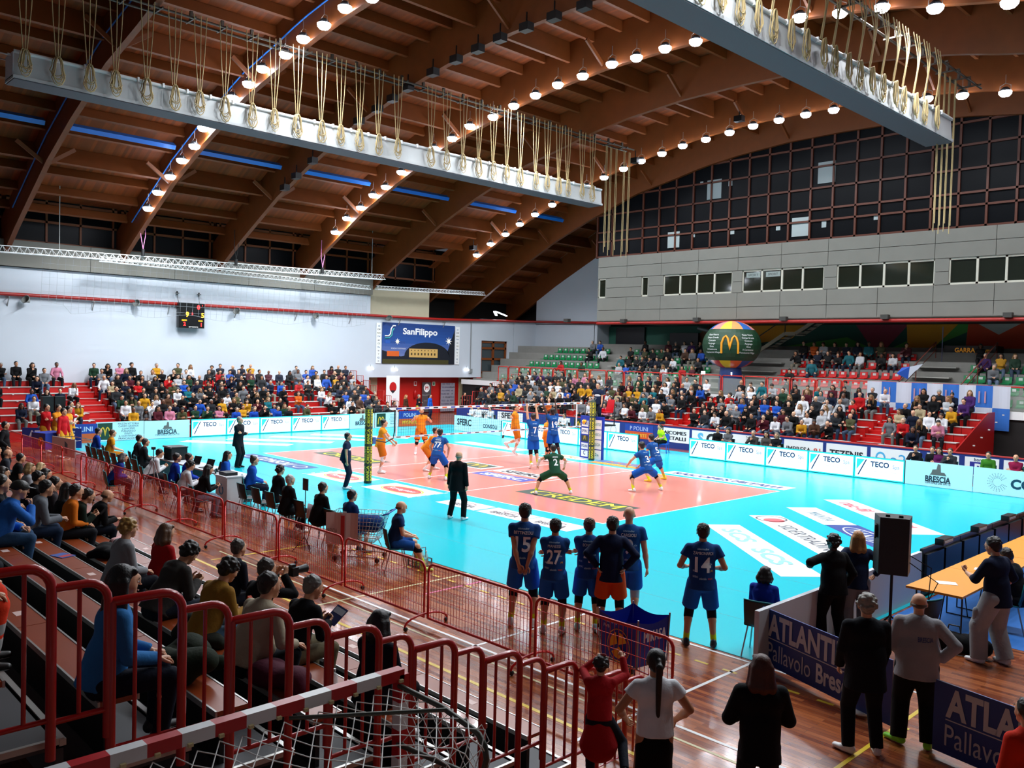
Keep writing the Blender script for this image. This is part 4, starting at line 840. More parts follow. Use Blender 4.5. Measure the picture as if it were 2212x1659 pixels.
# glass railing
M_RAILG = mat('rail_glass', 'a8b0a8', .1, alpha=.28)
x = -20.2; k = 0; XSK = (7.0, 10.9)
while x < 16:
    w_ = 1.35 if x > -12 else 1.05
    t = empty('glass_railing', (x, 18.98, 2.42), 0, 'red framed glass railing panel on the upper stand edge, %s from the left' % ordn(k), 'railing', 'glass railing panels of the upper stand')
    MB().tube([(0, 0, 0), (0, 0, .98)]+arc((.08, 0, .98), .08, PI, PI/2, 3)+[(w_-.18, 0, 1.06)]+arc((w_-.18, 0, .98), .08, PI/2, 0, 3)+[(w_-.1, 0, 0)], .035, 6).box((-.09, -.07, -.32), (.07, -.02, .1)).build('frame', C('b02010', .4), t)
    MB().box((.06, -.01, .05), (w_-.16, .005, .92)).build('glass', M_RAILG, t); x += w_; k += 1
# stairs, staircase beam, balloon, signs on the upper stand
b = MB()
for k in range(5): b.box((6.2, 19.95+.9*k-.4, 2.2+.5*k), (8.1, 20.4+.9*k, 2.5+.5*k-.25)); b.box((-13.2, 19.6+.9*k, 2.2+.5*k), (-12.5, 20.4+.9*k, 2.25+.5*k)); b.box((-4.9, 19.6+.9*k, 2.2+.5*k), (-1.2, 20.4+.9*k, 2.25+.5*k))
struct(b.build('tier_steps', C('a8a69e', .8)))
t = empty('metal_staircase', (0, 25, 0), 0, 'diagonal steel staircase rising behind the upper stand right of the balloon', 'staircase')
pp = [V((-4.5, 0, 4.2)), V((-1.75, 0, 5.95)), V((-1.1, 0, 5.95)), V((.6, 0, 7))]
b = MB()
for yy in (-.5, .5):
    for a, c in zip(pp[:-1], pp[1:]): b.bar(a+V((0, yy, 0)), c+V((0, yy, 0)), .08, .2)
b.build('stringer', C('a89c84', .5), t); b = MB()
for i in range(12): q = pp[0].lerp(pp[1], i/11); b.box((q.x-.15, -.5, q.z-.03), (q.x+.15, .5, q.z))
for i in range(6): q = pp[2].lerp(pp[3], i/5); b.box((q.x-.15, -.5, q.z-.03), (q.x+.15, .5, q.z))
b.build('tread', M_DGREY, t)
MB().tube([p+V((0, -.5, .9)) for p in pp], .03, 6).tube([pp[0]+V((0, -.5, 0)), pp[0]+V((0, -.5, .9))], .03, 6).tube([pp[1]+V((0, -.5, 0)), pp[1]+V((0, -.5, .9))], .03, 6).build('handrail', C('3a3028', .5), t)
for k, x in enumerate((6.4, 9.2)):
    t = empty('handrail', (x, 20.2, 2.6), 0, 'rust-red sloping handrail beside the upper stand steps, %s one' % ('left' if k == 0 else 'right'), 'railing')
    MB().tube([(0, 0, .0), (0, 0, .7), (.5, 3.6, 2.9), (.5, 3.6, 2.1)], .03, 6).tube([(0, 0, .35), (.5, 3.6, 2.5)], .02, 6).tube([(.25, 1.8, .9), (.25, 1.8, 1.8)], .025, 6).build('rail', C('6a2818', .5), t)
t = empty('control_booth', (8.2, 24.6, 4.4), 0, 'dark glass-fronted platform with an orange sign on the upper stand', 'platform')
MB().box((-1.2, 0, 0), (1.2, 1.2, .95)).build('parapet', C('26221e', .4), t); MB().text('GARRA', frame((-.2, -.02, .62), XD, (0, 0, 1)), .22, 0, width=.95, bold=.03).text('EVENTI', frame((.65, -.02, .62), XD, (0, 0, 1)), .14, 0, width=.6).build('lettering', C('d89028', .5, emit=.2), t)
MB().tube([(-1.25, -.1, -.4), (-1.25, -.1, 1.9)], .025, 6).build('post', C('8080a0', .4), t)
flatsign((11.25, 18.93, 2.66), XD, .78, .52, 'yellow-framed toilet sign on the glass railing at right', 'sign', C('e8d020', .5), [('#box', 0, .26, (.6, .38), WHITE)]+[('#disc', s*.18, .38, (.045, .05), BLK) for s in (-1, 1)]+[('#poly', s*.18, .12, [(-.07, .2), (.07, .2), (.05, 0), (-.05, 0)], BLK) for s in (-1, 1)]+[('#box', 0, .25, (.02, .26), BLK)], 'toilet_sign')
# inflatable balloon
t = empty('inflatable_balloon', (-2.55, 20.1, 2.4), 0, 'large inflatable balloon with striped top, green band and yellow arches', 'balloon')
MB().lathe([(.62, 0), (.66, .6), (.6, 1.2), (.55, 1.7)], 20).build('column', C('0c2c6a', .5), t)
R = 1.62; b = MB(); nb = 36; cz = 2.75
STR = [C(c, .45) for c in ('e09088', 'e8d848', 'f0a060', '2060b0', 'c82028', 'f0d020', 'e86020', '203080')]
for i in range(18):
    a0 = PI*i/18; a1 = PI*(i+1)/18
    for k in range(nb):
        q = [V((R*.98*math.sin(a)*math.cos(p_), R*.98*math.sin(a)*math.sin(p_), cz+R*.82*math.cos(a))) for a, p_ in ((a0, 2*PI*k/nb), (a1, 2*PI*k/nb), (a1, 2*PI*(k+1)/nb), (a0, 2*PI*(k+1)/nb))]
        g = (k//3) % 4; b.add(q, [(0, 1, 2, 3)], 8 if 5 <= i <= 12 else g if i < 5 else 4+g, True)
b.build('envelope', STR+[C('143c24', .5)], t)
b = MB(); arch = [(-.5, -.52), (-.46, .1), (-.36, .42), (-.25, .52), (-.13, .38), (-.04, 0), (0, -.3), (.04, 0), (.13, .38), (.25, .52), (.36, .42), (.46, .1), (.5, -.52)]
dirc = (V((CAMP[0], CAMP[1], 0))-V((-2.55, 20.1, 0))).normalized(); da = math.atan2(dirc.y, dirc.x)
def onb(x, z, e=.03): a = da-.06+x/R; rr = math.sqrt(max(.05, 1-(z/(R*.82))**2))*(R*.98+e); return V((rr*math.cos(a), rr*math.sin(a), cz+z))
b.tube([onb(x*.95, z*.9) for x, z in arch], .06, 6)
def btext(s, x, z, size, m):
    vs, fs, wd = textmesh(s, 0, 0, 1.); b.add([onb(x+(a-wd/2)*size, z+c*size) for a, c in vs], fs, m)
for sx in (-1.05, 1.05):
    for i, s in enumerate(['Piazza Vittoria', 'Campo Grande', 'Concesio', 'Purgnago', 'Elnos', 'Il Continente', 'Franciacorta Village']): btext(s, sx, .5-i*.16, .09, 1)
b.build('lettering', [C('f0a020', .5), WHITE], t)
for k, (u, v) in enumerate([(1518,805),(1577,808)]):
    p = OY(u, v, 19.6); o = MB().box((p.x-.1, p.y, p.z-.08), (p.x+.1, p.y+.08, p.z+.08)).build('spot_lamp', C('f0f8ff', .4, emit=25)); tag(o, 'small bright lamp behind the glass railing at the balloon foot, %s one' % ('left' if k == 0 else 'right'), 'lamp')
    MB().tube([(p.x, p.y+.05, p.z), (p.x, p.y+.05, 2.45)], .02, 6).build('stand', M_BLK, o)
# striped flags draped on the railing
t = empty('fan_banner', (5.6, 18.85, 2.3), 0, 'long blue and white chequered fan banner draped over the upper railing', 'banner'); b = MB()
FB = [C('2a6ac0', .7), C('c8ccd8', .7)]
for i in range(9):
    for j in range(2):
        x0 = .05+i*.68; n = 6
        for q in range(n):
            xa, xb = x0+.68*q/n, x0+.68*(q+1)/n; f = lambda x: -.05+.03*math.sin(x*9)
            z1 = 1.2 if j == 0 else .25; z0_ = .25 if j == 0 else -.7
            b.add([(xa, f(xa), z0_), (xb, f(xb), z0_), (xb, f(xb), z1), (xa, f(xa), z1)], [(0, 1, 2, 3)], (i+j+1) % 2, True)
b.build('cloth', FB, t); b = MB(); [b.box((1.0+i*1.36+s*.12-.03, -.1, .45), (1.0+i*1.36+s*.12+.03, -.09, .95)) for i in range(4) for s in (-1, 1)]; b.build('print', C('b88898', .7), t)
for k, (u, v, w_, h_) in enumerate([(1960, 808, 1.3, .8)]):
    p = OY(u, v, 20); t = empty('fan_flag', p, 0, 'blue and white flag being waved above the fan banner', 'flag'); b = MB(); b.add([(-.5, 0, 0), (0, .1, -.25), (.1, .0, .35), (-.3, .1, .3)], [(0, 1, 2, 3)], 0); b.add([(0, .1, -.25), (.7, 0, .5), (.1, 0, .35)], [(0, 1, 2)], 1); b.build('cloth', [C('1c50b0', .7), C('d0d4e0', .7)], t)
    MB().tube([(-.3, .05, -.6), (.7, .05, .55)], .015, 5).build('pole', C('505050', .5), t)

# ---------------------------------------------------------------- people: smooth-union bodies sampled on a grid
def _n(v): return v/(np.linalg.norm(v)+1e-9)
class Body:
    """list of round cones / ellipsoids -> one continuous surface"""
    def __init__(s, k=.03): s.p = []; s.k = k
    def cone(s, a, b, ra, rb, k=None, flat=None, fs=1.): s.p.append((0, np.array(a, float), np.array(b, float), ra, rb, s.k if k is None else k, None if flat is None else _n(np.array(flat, float)), fs)); return s
    def fr(s, a, b, ra, rb, k=None, flat=None, fs=1.):     # like cone but cut off flat at b
        s.p.append((2, np.array(a, float), np.array(b, float), ra, rb, s.k if k is None else k, None if flat is None else _n(np.array(flat, float)), fs)); return s
    def ell(s, c, r, R=None, k=None): s.p.append((1, np.array(c, float), np.array(r, float), R, 0, s.k if k is None else k, None, 1)); return s
    def mesh(s, h):
        lo = np.full(3, 1e9); hi = -lo
        for t, a, b, ra, rb, k, fl, fs in s.p:
            if t != 1:
                r = max(ra, rb)*max(1, fs); lo = np.minimum(lo, np.minimum(a, b)-r); hi = np.maximum(hi, np.maximum(a, b)+r)
            else: r = max(b); lo = np.minimum(lo, a-r); hi = np.maximum(hi, a+r)
        lo -= 2.5*h; hi += 2.5*h; n = np.ceil((hi-lo)/h).astype(int)+1
        ax = [lo[i]+h*np.arange(n[i]) for i in range(3)]
        F = np.full(n, 1.0, np.float32)
        for t, a, b, ra, rb, k, fl, fs in s.p:
            if t != 1: r = max(ra, rb)*max(1, fs)+k+2*h; l_ = np.minimum(a, b)-r; h_ = np.maximum(a, b)+r
            else: r = max(b)+k+2*h; l_ = a-r; h_ = a+r
            i0 = np.clip(((l_-lo)/h).astype(int), 0, n-1); i1 = np.clip(((h_-lo)/h).astype(int)+2, 0, n)
            sl = tuple(slice(i0[j], i1[j]) for j in range(3))
            X, Y, Z = np.meshgrid(*[ax[j][sl[j]] for j in range(3)], indexing='ij'); P = np.stack([X, Y, Z], -1)
            if t != 1:
                ab = b-a; L = ab@ab
                tt = ((P-a)@ab)/max(L, 1e-9); t0 = tt; tt = np.clip(tt, 0, 1 if t == 0 else 1.6); D = P-a-tt[..., None]*ab
                if fl is not None: q = D@fl; D = D+(q*(1/fs-1))[..., None]*fl
                d = np.sqrt((D*D).sum(-1))-(ra+(rb-ra)*tt)
                if fl is not None: d *= min(1, fs) if fs < 1 else 1
                if t == 2: d = np.maximum(d, (t0-1)*math.sqrt(L))
            else:
                D = P-a
                if R_(b, ra) is not None: D = D@R_(b, ra)
                q = D/b; l = np.sqrt((q*q).sum(-1)); d = (l-1)*min(b)*(.5+.5*l/np.maximum(l, 1))
            G_ = F[sl]; hh = np.clip(.5+.5*(d-G_)/k, 0, 1) if k > 0 else (d > G_)*1.
            F[sl] = d*(1-hh)+G_*hh-(k*hh*(1-hh) if k > 0 else 0)
        return surfnet(F, lo, h)
def R_(b, R): return R
_C = [(i, j, k) for i in (0, 1) for j in (0, 1) for k in (0, 1)]
_E = [(a, b) for a in range(8) for b in range(a+1, 8) if bin(a ^ b).count('1') == 1]
def surfnet(F, lo, h):
    I = F < 0; n = np.array(F.shape)
    cnt = sum(I[i:n[0]-1+i, j:n[1]-1+j, k:n[2]-1+k].astype(np.int8) for i, j, k in _C)
    act = (cnt > 0) & (cnt < 8); idx = np.argwhere(act); N = len(idx)
    val = np.stack([F[idx[:, 0]+i, idx[:, 1]+j, idx[:, 2]+k] for i, j, k in _C], 1)
    acc = np.zeros((N, 3)); c = np.zeros(N); off = np.array(_C, float)
    for a, b in _E:
        m = (val[:, a] < 0) != (val[:, b] < 0); t = np.where(m, val[:, a]/np.where(m, val[:, a]-val[:, b], 1), 0)
        acc += np.where(m[:, None], off[a]+(off[b]-off[a])*t[:, None], 0); c += m
    vs = lo+h*(idx+acc/c[:, None])
    vid = np.full(act.shape, -1, np.int64); vid[act] = np.arange(N); Q = []
    for ax in range(3):
        s0 = [slice(None)]*3; s1 = [slice(None)]*3; s0[ax] = slice(0, -1); s1[ax] = slice(1, None)
        A = I[tuple(s0)]; B = I[tuple(s1)]; E = np.argwhere(A != B)
        u, v = (ax+1) % 3, (ax+2) % 3; E = E[(E[:, u] > 0) & (E[:, v] > 0) & (E[:, u] < n[u]-1) & (E[:, v] < n[v]-1)]
        def g(du, dv): q = E.copy(); q[:, u] += du; q[:, v] += dv; return vid[q[:, 0], q[:, 1], q[:, 2]]
        f = np.stack([g(-1, -1), g(0, -1), g(0, 0), g(-1, 0)], 1); flip = ~A[E[:, 0], E[:, 1], E[:, 2]]; f[flip] = f[flip][:, ::-1]; Q.append(f)
    return vs, np.concatenate(Q)
def ik(a, t, l1, l2, hint):
    d = t-a; L = np.linalg.norm(d); L2 = min(L, (l1+l2)*.999); d = d/(L+1e-9); t = a+d*L2; L = max(L2, abs(l1-l2)+.01)
    x = (l1*l1-l2*l2+L*L)/(2*L); y = math.sqrt(max(l1*l1-x*x, 0)); h = np.array(hint, float); h -= d*(h@d); h = _n(h)
    return a+d*x+h*y, t
def rotm(yaw=0, pitch=0, roll=0):      # +Y is forward, X right; pitch>0 nods forward
    cy, sy, cp, sp, cr, sr = math.cos(yaw), math.sin(yaw), math.cos(pitch), math.sin(pitch), math.cos(roll), math.sin(roll)
    return np.array([[cy, -sy, 0], [sy, cy, 0], [0, 0, 1]])@np.array([[1, 0, 0], [0, cp, sp], [0, -sp, cp]])@np.array([[cr, 0, sr], [0, 1, 0], [-sr, 0, cr]])
A_ = np.array
def skeleton(P):
    """joints from a pose (metres, for a 1.75 m person, facing +Y)"""
    J = {}; pel = A_(P.get('pelvis', (0, 0, .93))); B = rotm(P.get('turn', 0), P.get('lean', .03), P.get('side', 0)); T = rotm(P.get('twist', 0)+P.get('turn', 0), P.get('lean', .03)+P.get('hunch', .0), P.get('side', 0))
    J['pel'] = pel; J['B'] = B; J['T'] = T; J['waist'] = pel+B@A_((0, 0, .16)); J['chest'] = J['waist']+T@A_((0, .01, .2)); J['neck'] = J['chest']+T@A_((0, 0, .16))
    hy, hp, hr = P.get('head', (0, 0, 0)); H = T@rotm(hy, hp-P.get('lean', .03)*.6-P.get('hunch', 0)*.7, hr); J['H'] = H; J['hc'] = J['neck']+T@A_((0, .01, .055))+H@A_((0, .02, .1))
    w = P.get('w', 1.); D = rotm(P.get('turn', 0))
    for s, sg in (('L', -1), ('R', 1)):
        sh = J['chest']+T@A_((sg*.168*w, 0, .108)); el, wr = None, None
        h = P.get('hand'+s, (sg*.27, .08, .82)); h = A_(h) if not P.get('hrel') else sh+T@A_(h)
        el, wr = ik(sh, h, .285, .25, P.get('elb'+s, (sg*.6, -1, -.2))); J['sh'+s], J['el'+s], J['wr'+s] = sh, el, wr
        hp_ = pel+B@A_((sg*.09, 0, -.02)); f = A_(P.get('foot'+s, (sg*.11, 0, .09))); kn, an = ik(hp_, f, .43, .42, P.get('kn'+s, (sg*.15, 1, .1)))
        J['hip'+s], J['kn'+s], J['an'+s] = hp_, kn, an
        J['fy'+s] = P.get('toe'+s, -sg*.15)
        J['fp'+s] = P.get('toep'+s, 0)
    return J
def tubes(pts, rs, n=6):
    b = MB(); b.tube([V(p) for p in pts], list(rs), n); return b
def arrs(b): return np.array([tuple(v) for v in b.v], float), b.f
def limb_clothes(b, J, P, infl, kind):
    w = P.get('w', 1.); f = P.get('fat', 1.); pel, B, T = J['pel'], J['B'], J['T']
    if kind == 'top':
        hem = P.get('hem', .02); st = J['waist']; yb = B@A_((0, 1, 0)); yt = T@A_((0, 1, 0))
        b.fr(st, pel+B@A_((0, -.018, -hem)), .14*f+infl, .163*f+infl, .05, yb, .95)
        b.cone(st, J['chest'], .138*f+infl, .152*w+infl, .05, yt, .7*(1+.3*(f-1)))
        b.cone(J['chest']+T@A_((-.075*w, -.005, .05)), J['chest']+T@A_((.075*w, -.005, .05)), .088+infl, .088+infl, .05, yt, .98)
        b.fr(J['chest']+T@A_((0, 0, .05)), J['neck']+T@A_((0, -.005, .028)), .09+infl, .058+infl*.5, .05)
        if P.get('fat', 1) > 1.15: b.ell(st+B@A_((0, .05, -.03)), (.17*f, .15*f, .16), None, .06)
        for s in 'LR':
            sl = P.get('sleeve', 1.)
            sh, el, wr = J['sh'+s], J['el'+s], J['wr'+s]
            b.cone(J['neck']+T@A_((0, -.01, -.025)), sh+T@A_((0, 0, -.01)), .04+infl*.6, .045+infl*.6, .04)
            if sl >= .5: b.cone(sh, el, .052+infl*.7, .043+infl*.7, .02); b.fr(el, el+(wr-el)*min(1., (sl-.5)*2+.02), .043+infl*.7, .034+infl*.8, .015)
            else: b.fr(sh, sh+(el-sh)*sl*2, .052+infl*.6, .06+infl*.9, .02)
    else:
        ln = P.get('leglen', 1.); li = P.get('legw', 0)
        b.cone(pel+B@A_((-.045, 0, .07)), pel+B@A_((.045, 0, .07)), .1*f+infl, .1*f+infl, .04, B@A_((0, 1, 0)), .95)
        b.cone(pel+B@A_((-.06, -.02, -.03)), pel+B@A_((.06, -.02, -.03)), .1*f+infl, .1*f+infl, .04)
        for s in 'LR':
            hp, kn, an = J['hip'+s], J['kn'+s], J['an'+s]
            if ln >= .5: b.cone(hp, kn, .088*f+infl+li, .06+infl+li*1.2, .02); b.fr(kn, kn+(an-kn)*min(1., (ln-.5)*2+.02)*1.04, .06+infl+li*1.2, .046+infl+li*1.4, .012)
            else: b.fr(hp, hp+(kn-hp)*ln*2, .09*f+infl+li*.6, .086+infl+li*1.2, .015)
def face_bits(J, P, skin_v, mats_off):
    """eyes, mouth as little meshes on the head: list of (verts, faces, mat)"""
    hc, H = J['hc'], J['H']; out = []
    def at(x, y, z): return hc+H@A_((x*1.06, y*1.06, z*1.06))
    for sx in (-1, 1):
        b = MB(); b.sphere(at(sx*.031, .082, .012), .0125, 8, sc=(1, .6, .6)); out.append((b, 1))
        b = MB(); b.sphere(at(sx*.031, .0885, .012), .0065, 6, sc=(1, .6, 1)); out.append((b, 2))
        b = MB(); b.tube([at(sx*.016, .094, .034), at(sx*.034, .093, .039), at(sx*.05, .083, .033)], [.003, .004, .002], 4); out.append((b, 2))
    b = MB(); b.tube([at(-.022, .086, -.052), at(0, .096, -.053), at(.022, .086, -.052)], [.003, .0055, .003], 5); out.append((b, 3))
    return out
def body_mesh(J, P, h, name):
    b = Body(.02); w = P.get('w', 1.); f = P.get('fat', 1.); hc, H, T, B, pel = J['hc'], J['H'], J['T'], J['B'], J['pel']
    at = lambda x, y, z: hc+H@A_((x*1.06, y*1.06, z*1.06))
    b.ell(at(0, -.008, .03), (.08, .101, .093), H); b.cone(at(0, .03, -.02), at(0, .052, -.068), .06, .037, .025, H@A_((1, 0, 0)), 1.05)
    b.cone(at(0, .085, .018), at(0, .105, -.014), .008, .013, .01); b.cone(at(0, .085, .03), at(0, .088, .032), .02, .02, .03)
    for sx in (-1, 1): b.ell(at(sx*.079, -.005, -.002), (.01, .02, .03), H, .006); b.ell(at(sx*.04, .05, -.02), (.02, .025, .022), H, .02)
    b.cone(J['neck']-T@A_((0, 0, .05)), at(0, -.015, -.04), .058*(.9+.1*f), .052*(.9+.1*f), .02)
    b.cone(pel, J['waist'], .13*f, .115*f, .05, B@A_((0, 1, 0)), .78); b.cone(J['waist'], J['chest'], .115*f, .14*w, .05, T@A_((0, 1, 0)), .74)
    b.cone(J['chest']+T@A_((-.08*w, 0, .05)), J['chest']+T@A_((.08*w, 0, .05)), .08, .08, .04)
    for s in 'LR':
        b.cone(J['neck']+T@A_((0, -.01, -.03)), J['sh'+s], .045, .045, .03)
        sh, el, wr = J['sh'+s], J['el'+s], J['wr'+s]; b.cone(sh, el, .053, .04, .02); m = el+(wr-el)*.35
        b.cone(el, m, .038, .041, .015); b.cone(m, wr, .041, .025, .015)
        d = _n(wr-el); hd = P.get('hdir'+s); d = _n(A_(hd)) if hd is not None else d; J['hd'+s] = d
        n = A_(P.get('palm'+s, (0, 0, -1)) if hd is not None else P.get('palm'+s, (-1 if s == 'R' else 1, 0, -.3))); n = _n(n-d*(n@d)); J['pn'+s] = n
        pc = wr+d*.05; b.cone(wr, wr+d*.075, .024, .034, .012, n, .52)
        hp, kn, an = J['hip'+s], J['kn'+s], J['an'+s]; b.cone(hp, kn, .088, .058, .02); c = kn+(an-kn)*.3
        b.cone(kn, c-(B@A_((0, .012, 0))), .055, .056, .02); b.cone(c-(B@A_((0, .012, 0))), an, .056, .034, .02)
        fd = rotm(J['fy'+s]+P.get('turn', 0), J['fp'+s])@A_((0, 1, 0)); b.cone(an-A_((0, 0, .04)), an+fd*.13-A_((0, 0, .055)), .032, .026, .02)
    vs, fs = b.mesh(h); V_ = [vs]; F_ = [fs]; M_ = [np.zeros(len(fs), int)]; o = len(vs); polys = [tuple(x) for x in fs]; mi = [0]*len(polys); vl = [vs]
    def addb(bb, m):
        nonlocal o
        v, f = arrs(bb); vl.append(v); polys.extend(tuple(i+o for i in q) for q in f); mi.extend([m]*len(f)); o += len(v)
    for s, sg in (('L', -1), ('R', 1)):           # fingers: four of unequal length, curling; a thumb from the side of the palm
        d, n, wr = J['hd'+s], J['pn'+s], J['wr'+s]; u = np.cross(d, n)*1.; curl = P.get('curl', .5); base = wr+d*.078
        for i, (off, L) in enumerate([(-.027, .066), (-.009, .078), (.009, .072), (.026, .056)]):
            p0 = base+u*off-d*.012; a = curl*.7; d1 = _n(d*math.cos(a)+n*math.sin(a)); p1 = p0+d1*L*.48; d2 = _n(d*math.cos(a*2.2)+n*math.sin(a*2.2)); p2 = p1+d2*L*.32; d3 = _n(d*math.cos(a*3)+n*math.sin(a*3)); p3 = p2+d3*L*.26
            addb(tubes([p0, p1, p2, p3], [.0105, .0095, .0085, .006]), 0)
        ts = 1 if P.get('thumbflip') else -1; p0 = wr+d*.02+u*ts*.02; p1 = p0+_n(d*.6+u*ts*.8+n*.3)*.042; p2 = p1+_n(d+u*ts*.25+n*.35)*.03; p3 = p2+_n(d+n*.5)*.018
        addb(tubes([p0, p1, p2, p3], [.014, .012, .0105, .007]), 0)
    for bb, m in face_bits(J, P, None, 0): addb(bb, m)
    allv = np.concatenate(vl); me = bpy.data.meshes.new(name); me.from_pydata(allv.tolist(), [], polys)
    for m in (M_SKIN, M_EYEW, M_EYE, M_LIP): me.materials.append(m)
    me.polygons.foreach_set('material_index', mi); me.polygons.foreach_set('use_smooth', [True]*len(polys)); me.update(); return me
def np_mesh(vs, fs, name, m):
    me = bpy.data.meshes.new(name); me.from_pydata(vs.tolist(), [], [tuple(x) for x in fs.tolist()]); me.materials.append(m)
    me.polygons.foreach_set('use_smooth', [True]*len(me.polygons)); me.update(); return me
def hair_mesh(J, P, h, kind, name='hair'):
    b = Body(.02); hc, H, T = J['hc'], J['H'], J['T']; at = lambda x, y, z: hc+H@A_((x*1.06, y*1.06, z*1.06))
    if kind == 'none': return None
    if kind == 'cap':
        b.ell(at(0, -.008, .05), (.09, .112, .088), H); b.cone(at(-.03, .09, .05), at(.03, .09, .05), .012, .012); b.cone(at(0, .09, .052), at(0, .15, .045), .05, .04, .01, H@A_((0, 0, 1)), .16)
    else:
        b.ell(at(0, -.024, .052), (.088, .098, .09), H); b.ell(at(0, -.05, .0), (.078, .064, .075), H)
        for sx in (-1, 1): b.cone(at(sx*.07, -.01, .03), at(sx*.072, -.01, .005), .018, .012)
        if kind in ('fringe', 'curly', 'bob', 'long'): b.cone(at(-.045, .056, .085), at(.045, .056, .085), .022, .022)
        if kind in ('short', 'fringe', 'beard') and h < .017:
            rr = random.Random(7)
            for i in range(60):
                a, z = rr.uniform(0, 2*PI), rr.uniform(-.55, 1)
                if math.sin(a) > .5 and z < .42: continue
                if abs(math.cos(a)) > .6 and z < -.1 and math.sin(a) > -.2: continue
                q = math.sqrt(1-z*z); b.cone(at(.078*q*math.cos(a), -.022+.088*q*math.sin(a), .048+.082*z), at(.082*q*math.cos(a), -.022+.092*q*math.sin(a)-.01, .048+.086*z+.006), .014, .008, .008)
        if kind == 'curly':
            rr = random.Random(5)
            for i in range(46):
                a, z = rr.uniform(0, 2*PI), rr.uniform(-.35, 1)
                if math.sin(a) > .55 and z < .5: continue
                q = math.sqrt(1-z*z); b.ell(at(.088*q*math.cos(a), -.02+.1*q*math.sin(a), .035+.095*z), (.026, .026, .024), None, .008)
        dn = A_((0, 0, -1.))
        if kind in ('bob', 'long'):
            L = .13 if kind == 'bob' else P.get('hairlen', .34)
            for x, y, r in ((-.078, -.015, .03), (.078, -.015, .03), (-.055, -.07, .045), (.055, -.07, .045), (0, -.085, .045)):
                p = at(x, y, .02); q = p+dn*L*.55+T@A_((x*.25, -.02, 0)); b.cone(p, q, r, r*1.15, .025); b.cone(q, q+dn*L*.45, r*1.15, r*.6, .025)
        if kind == 'pony':
            p = at(0, -.115, .05); b.ell(p, (.03, .03, .03), None, .01); L = P.get('hairlen', .26)
            p2 = p+T@A_((0, -.05, -.04)); b.cone(p, p2, .025, .033, .015); b.cone(p2, p2+dn*L, .034, .02, .015)
        if kind == 'bun': b.ell(at(0, -.07, .12), (.045, .045, .04), None, .01)
        if kind == 'bald': b = Body(.015); b.ell(at(0, -.024, .0), (.0835, .096, .04), H)
        if kind == 'beard': b.cone(at(-.05, .045, -.05), at(0, .085, -.085), .02, .024); b.cone(at(.05, .045, -.05), at(0, .085, -.085), .02, .024)
    vs, fs = b.mesh(h); return np_mesh(vs, fs, name, M_HAIR)
def top_mesh(J, P, h, name='top', infl=.016):
    b = Body(.03); limb_clothes(b, J, P, infl, 'top')
    if P.get('hood'): 
        c = J['neck']; T = J['T']; b.cone(c+T@A_((-.07, -.05, -.03)), c+T@A_((.07, -.05, -.03)), .05, .05, .03); b.cone(c+T@A_((-.05, -.09, -.1)), c+T@A_((.05, -.09, -.1)), .035, .035, .03)
    if P.get('skirt'):
        L = P['skirt']; b.cone(J['pel']+A_((0, 0, .05)), J['pel']+A_((0, 0, -L)), .13, .13+.2*L+P.get('flare', 0), .03, (0, 1, 0), .85)
    vs, fs = b.mesh(h); return np_mesh(vs, fs, name, M_CLOTH)
def legs_mesh(J, P, h, name='trousers', infl=.013):
    b = Body(.025)
    if P.get('longskirt'):
        L = P['longskirt']; b.cone(J['pel']+A_((0, 0, .1)), J['pel']+A_((0, 0, -.1)), .125, .17, .03, (0, 1, 0), .85); b.cone(J['pel']+A_((0, 0, -.1)), J['pel']+A_((0, 0, -L)), .17, .19, .03, (0, 1, 0), .85)
    else: limb_clothes(b, J, P, infl, 'legs')
    vs, fs = b.mesh(h); return np_mesh(vs, fs, name, M_CLOTH)
def shoe_mesh(J, P, s, h):
    b = Body(.012); an = J['an'+s]; R = rotm(J['fy'+s]+P.get('turn', 0), J['fp'+s]); q = lambda x, y, z: an+R@A_((x, y, z))
    b.cone(q(0, -.04, -.038), q(0, .06, -.048), .046, .043, .01); b.cone(q(0, .06, -.05), q(0, .155, -.058), .046, .037, .01, R@A_((0, 0, 1)), .75); b.cone(q(0, -.02, .0), q(0, -.02, .0), .043, .043, .02)
    vs, fs = b.mesh(h); sole = ((vs-an)@R)[:, 2] < -.068; me = np_mesh(vs, fs, 'shoe', M_SHOE); me.materials.append(C('e8e8e8', .5))
    me.polygons.foreach_set('material_index', [1 if all(sole[i] for i in f) else 0 for f in fs.tolist()]); return me
def sleeve_mesh(a, b_, r0, r1, h, name):
    b = Body(.01); b.cone(a, b_, r0, r1); vs, fs = b.mesh(h); return np_mesh(vs, fs, name, M_CLOTH)
SKIN_ = {'l': 'd9a07c', 'm': 'b97c58', 'd': '4a2a1c', 't': 'c98c68'}
def setc(o, c): o.color = (*hexc(c), 1); return o
def subtri(vs, fs, L):      # finer triangles, so that lettering bends round a back
    vs = list(vs); T_ = [(f[0], f[i], f[i+1]) for f in fs for i in range(1, len(f)-1)]; out = []; mid = {}
    def md(a, b):
        k = (min(a, b), max(a, b))
        if k not in mid: mid[k] = len(vs); vs.append(((vs[a][0]+vs[b][0])/2, (vs[a][1]+vs[b][1])/2))
        return mid[k]
    while T_:
        a, b, c = T_.pop(); d = lambda p, q: math.hypot(vs[p][0]-vs[q][0], vs[p][1]-vs[q][1]); e = [d(a, b), d(b, c), d(c, a)]; m = max(e)
        if m < L or len(out) > 4000: out.append((a, b, c)); continue
        i = e.index(m)
        if i == 0: k = md(a, b); T_ += [(a, k, c), (k, b, c)]
        elif i == 1: k = md(b, c); T_ += [(b, k, a), (k, c, a)]
        else: k = md(c, a); T_ += [(c, k, b), (k, a, b)]
    return vs, out
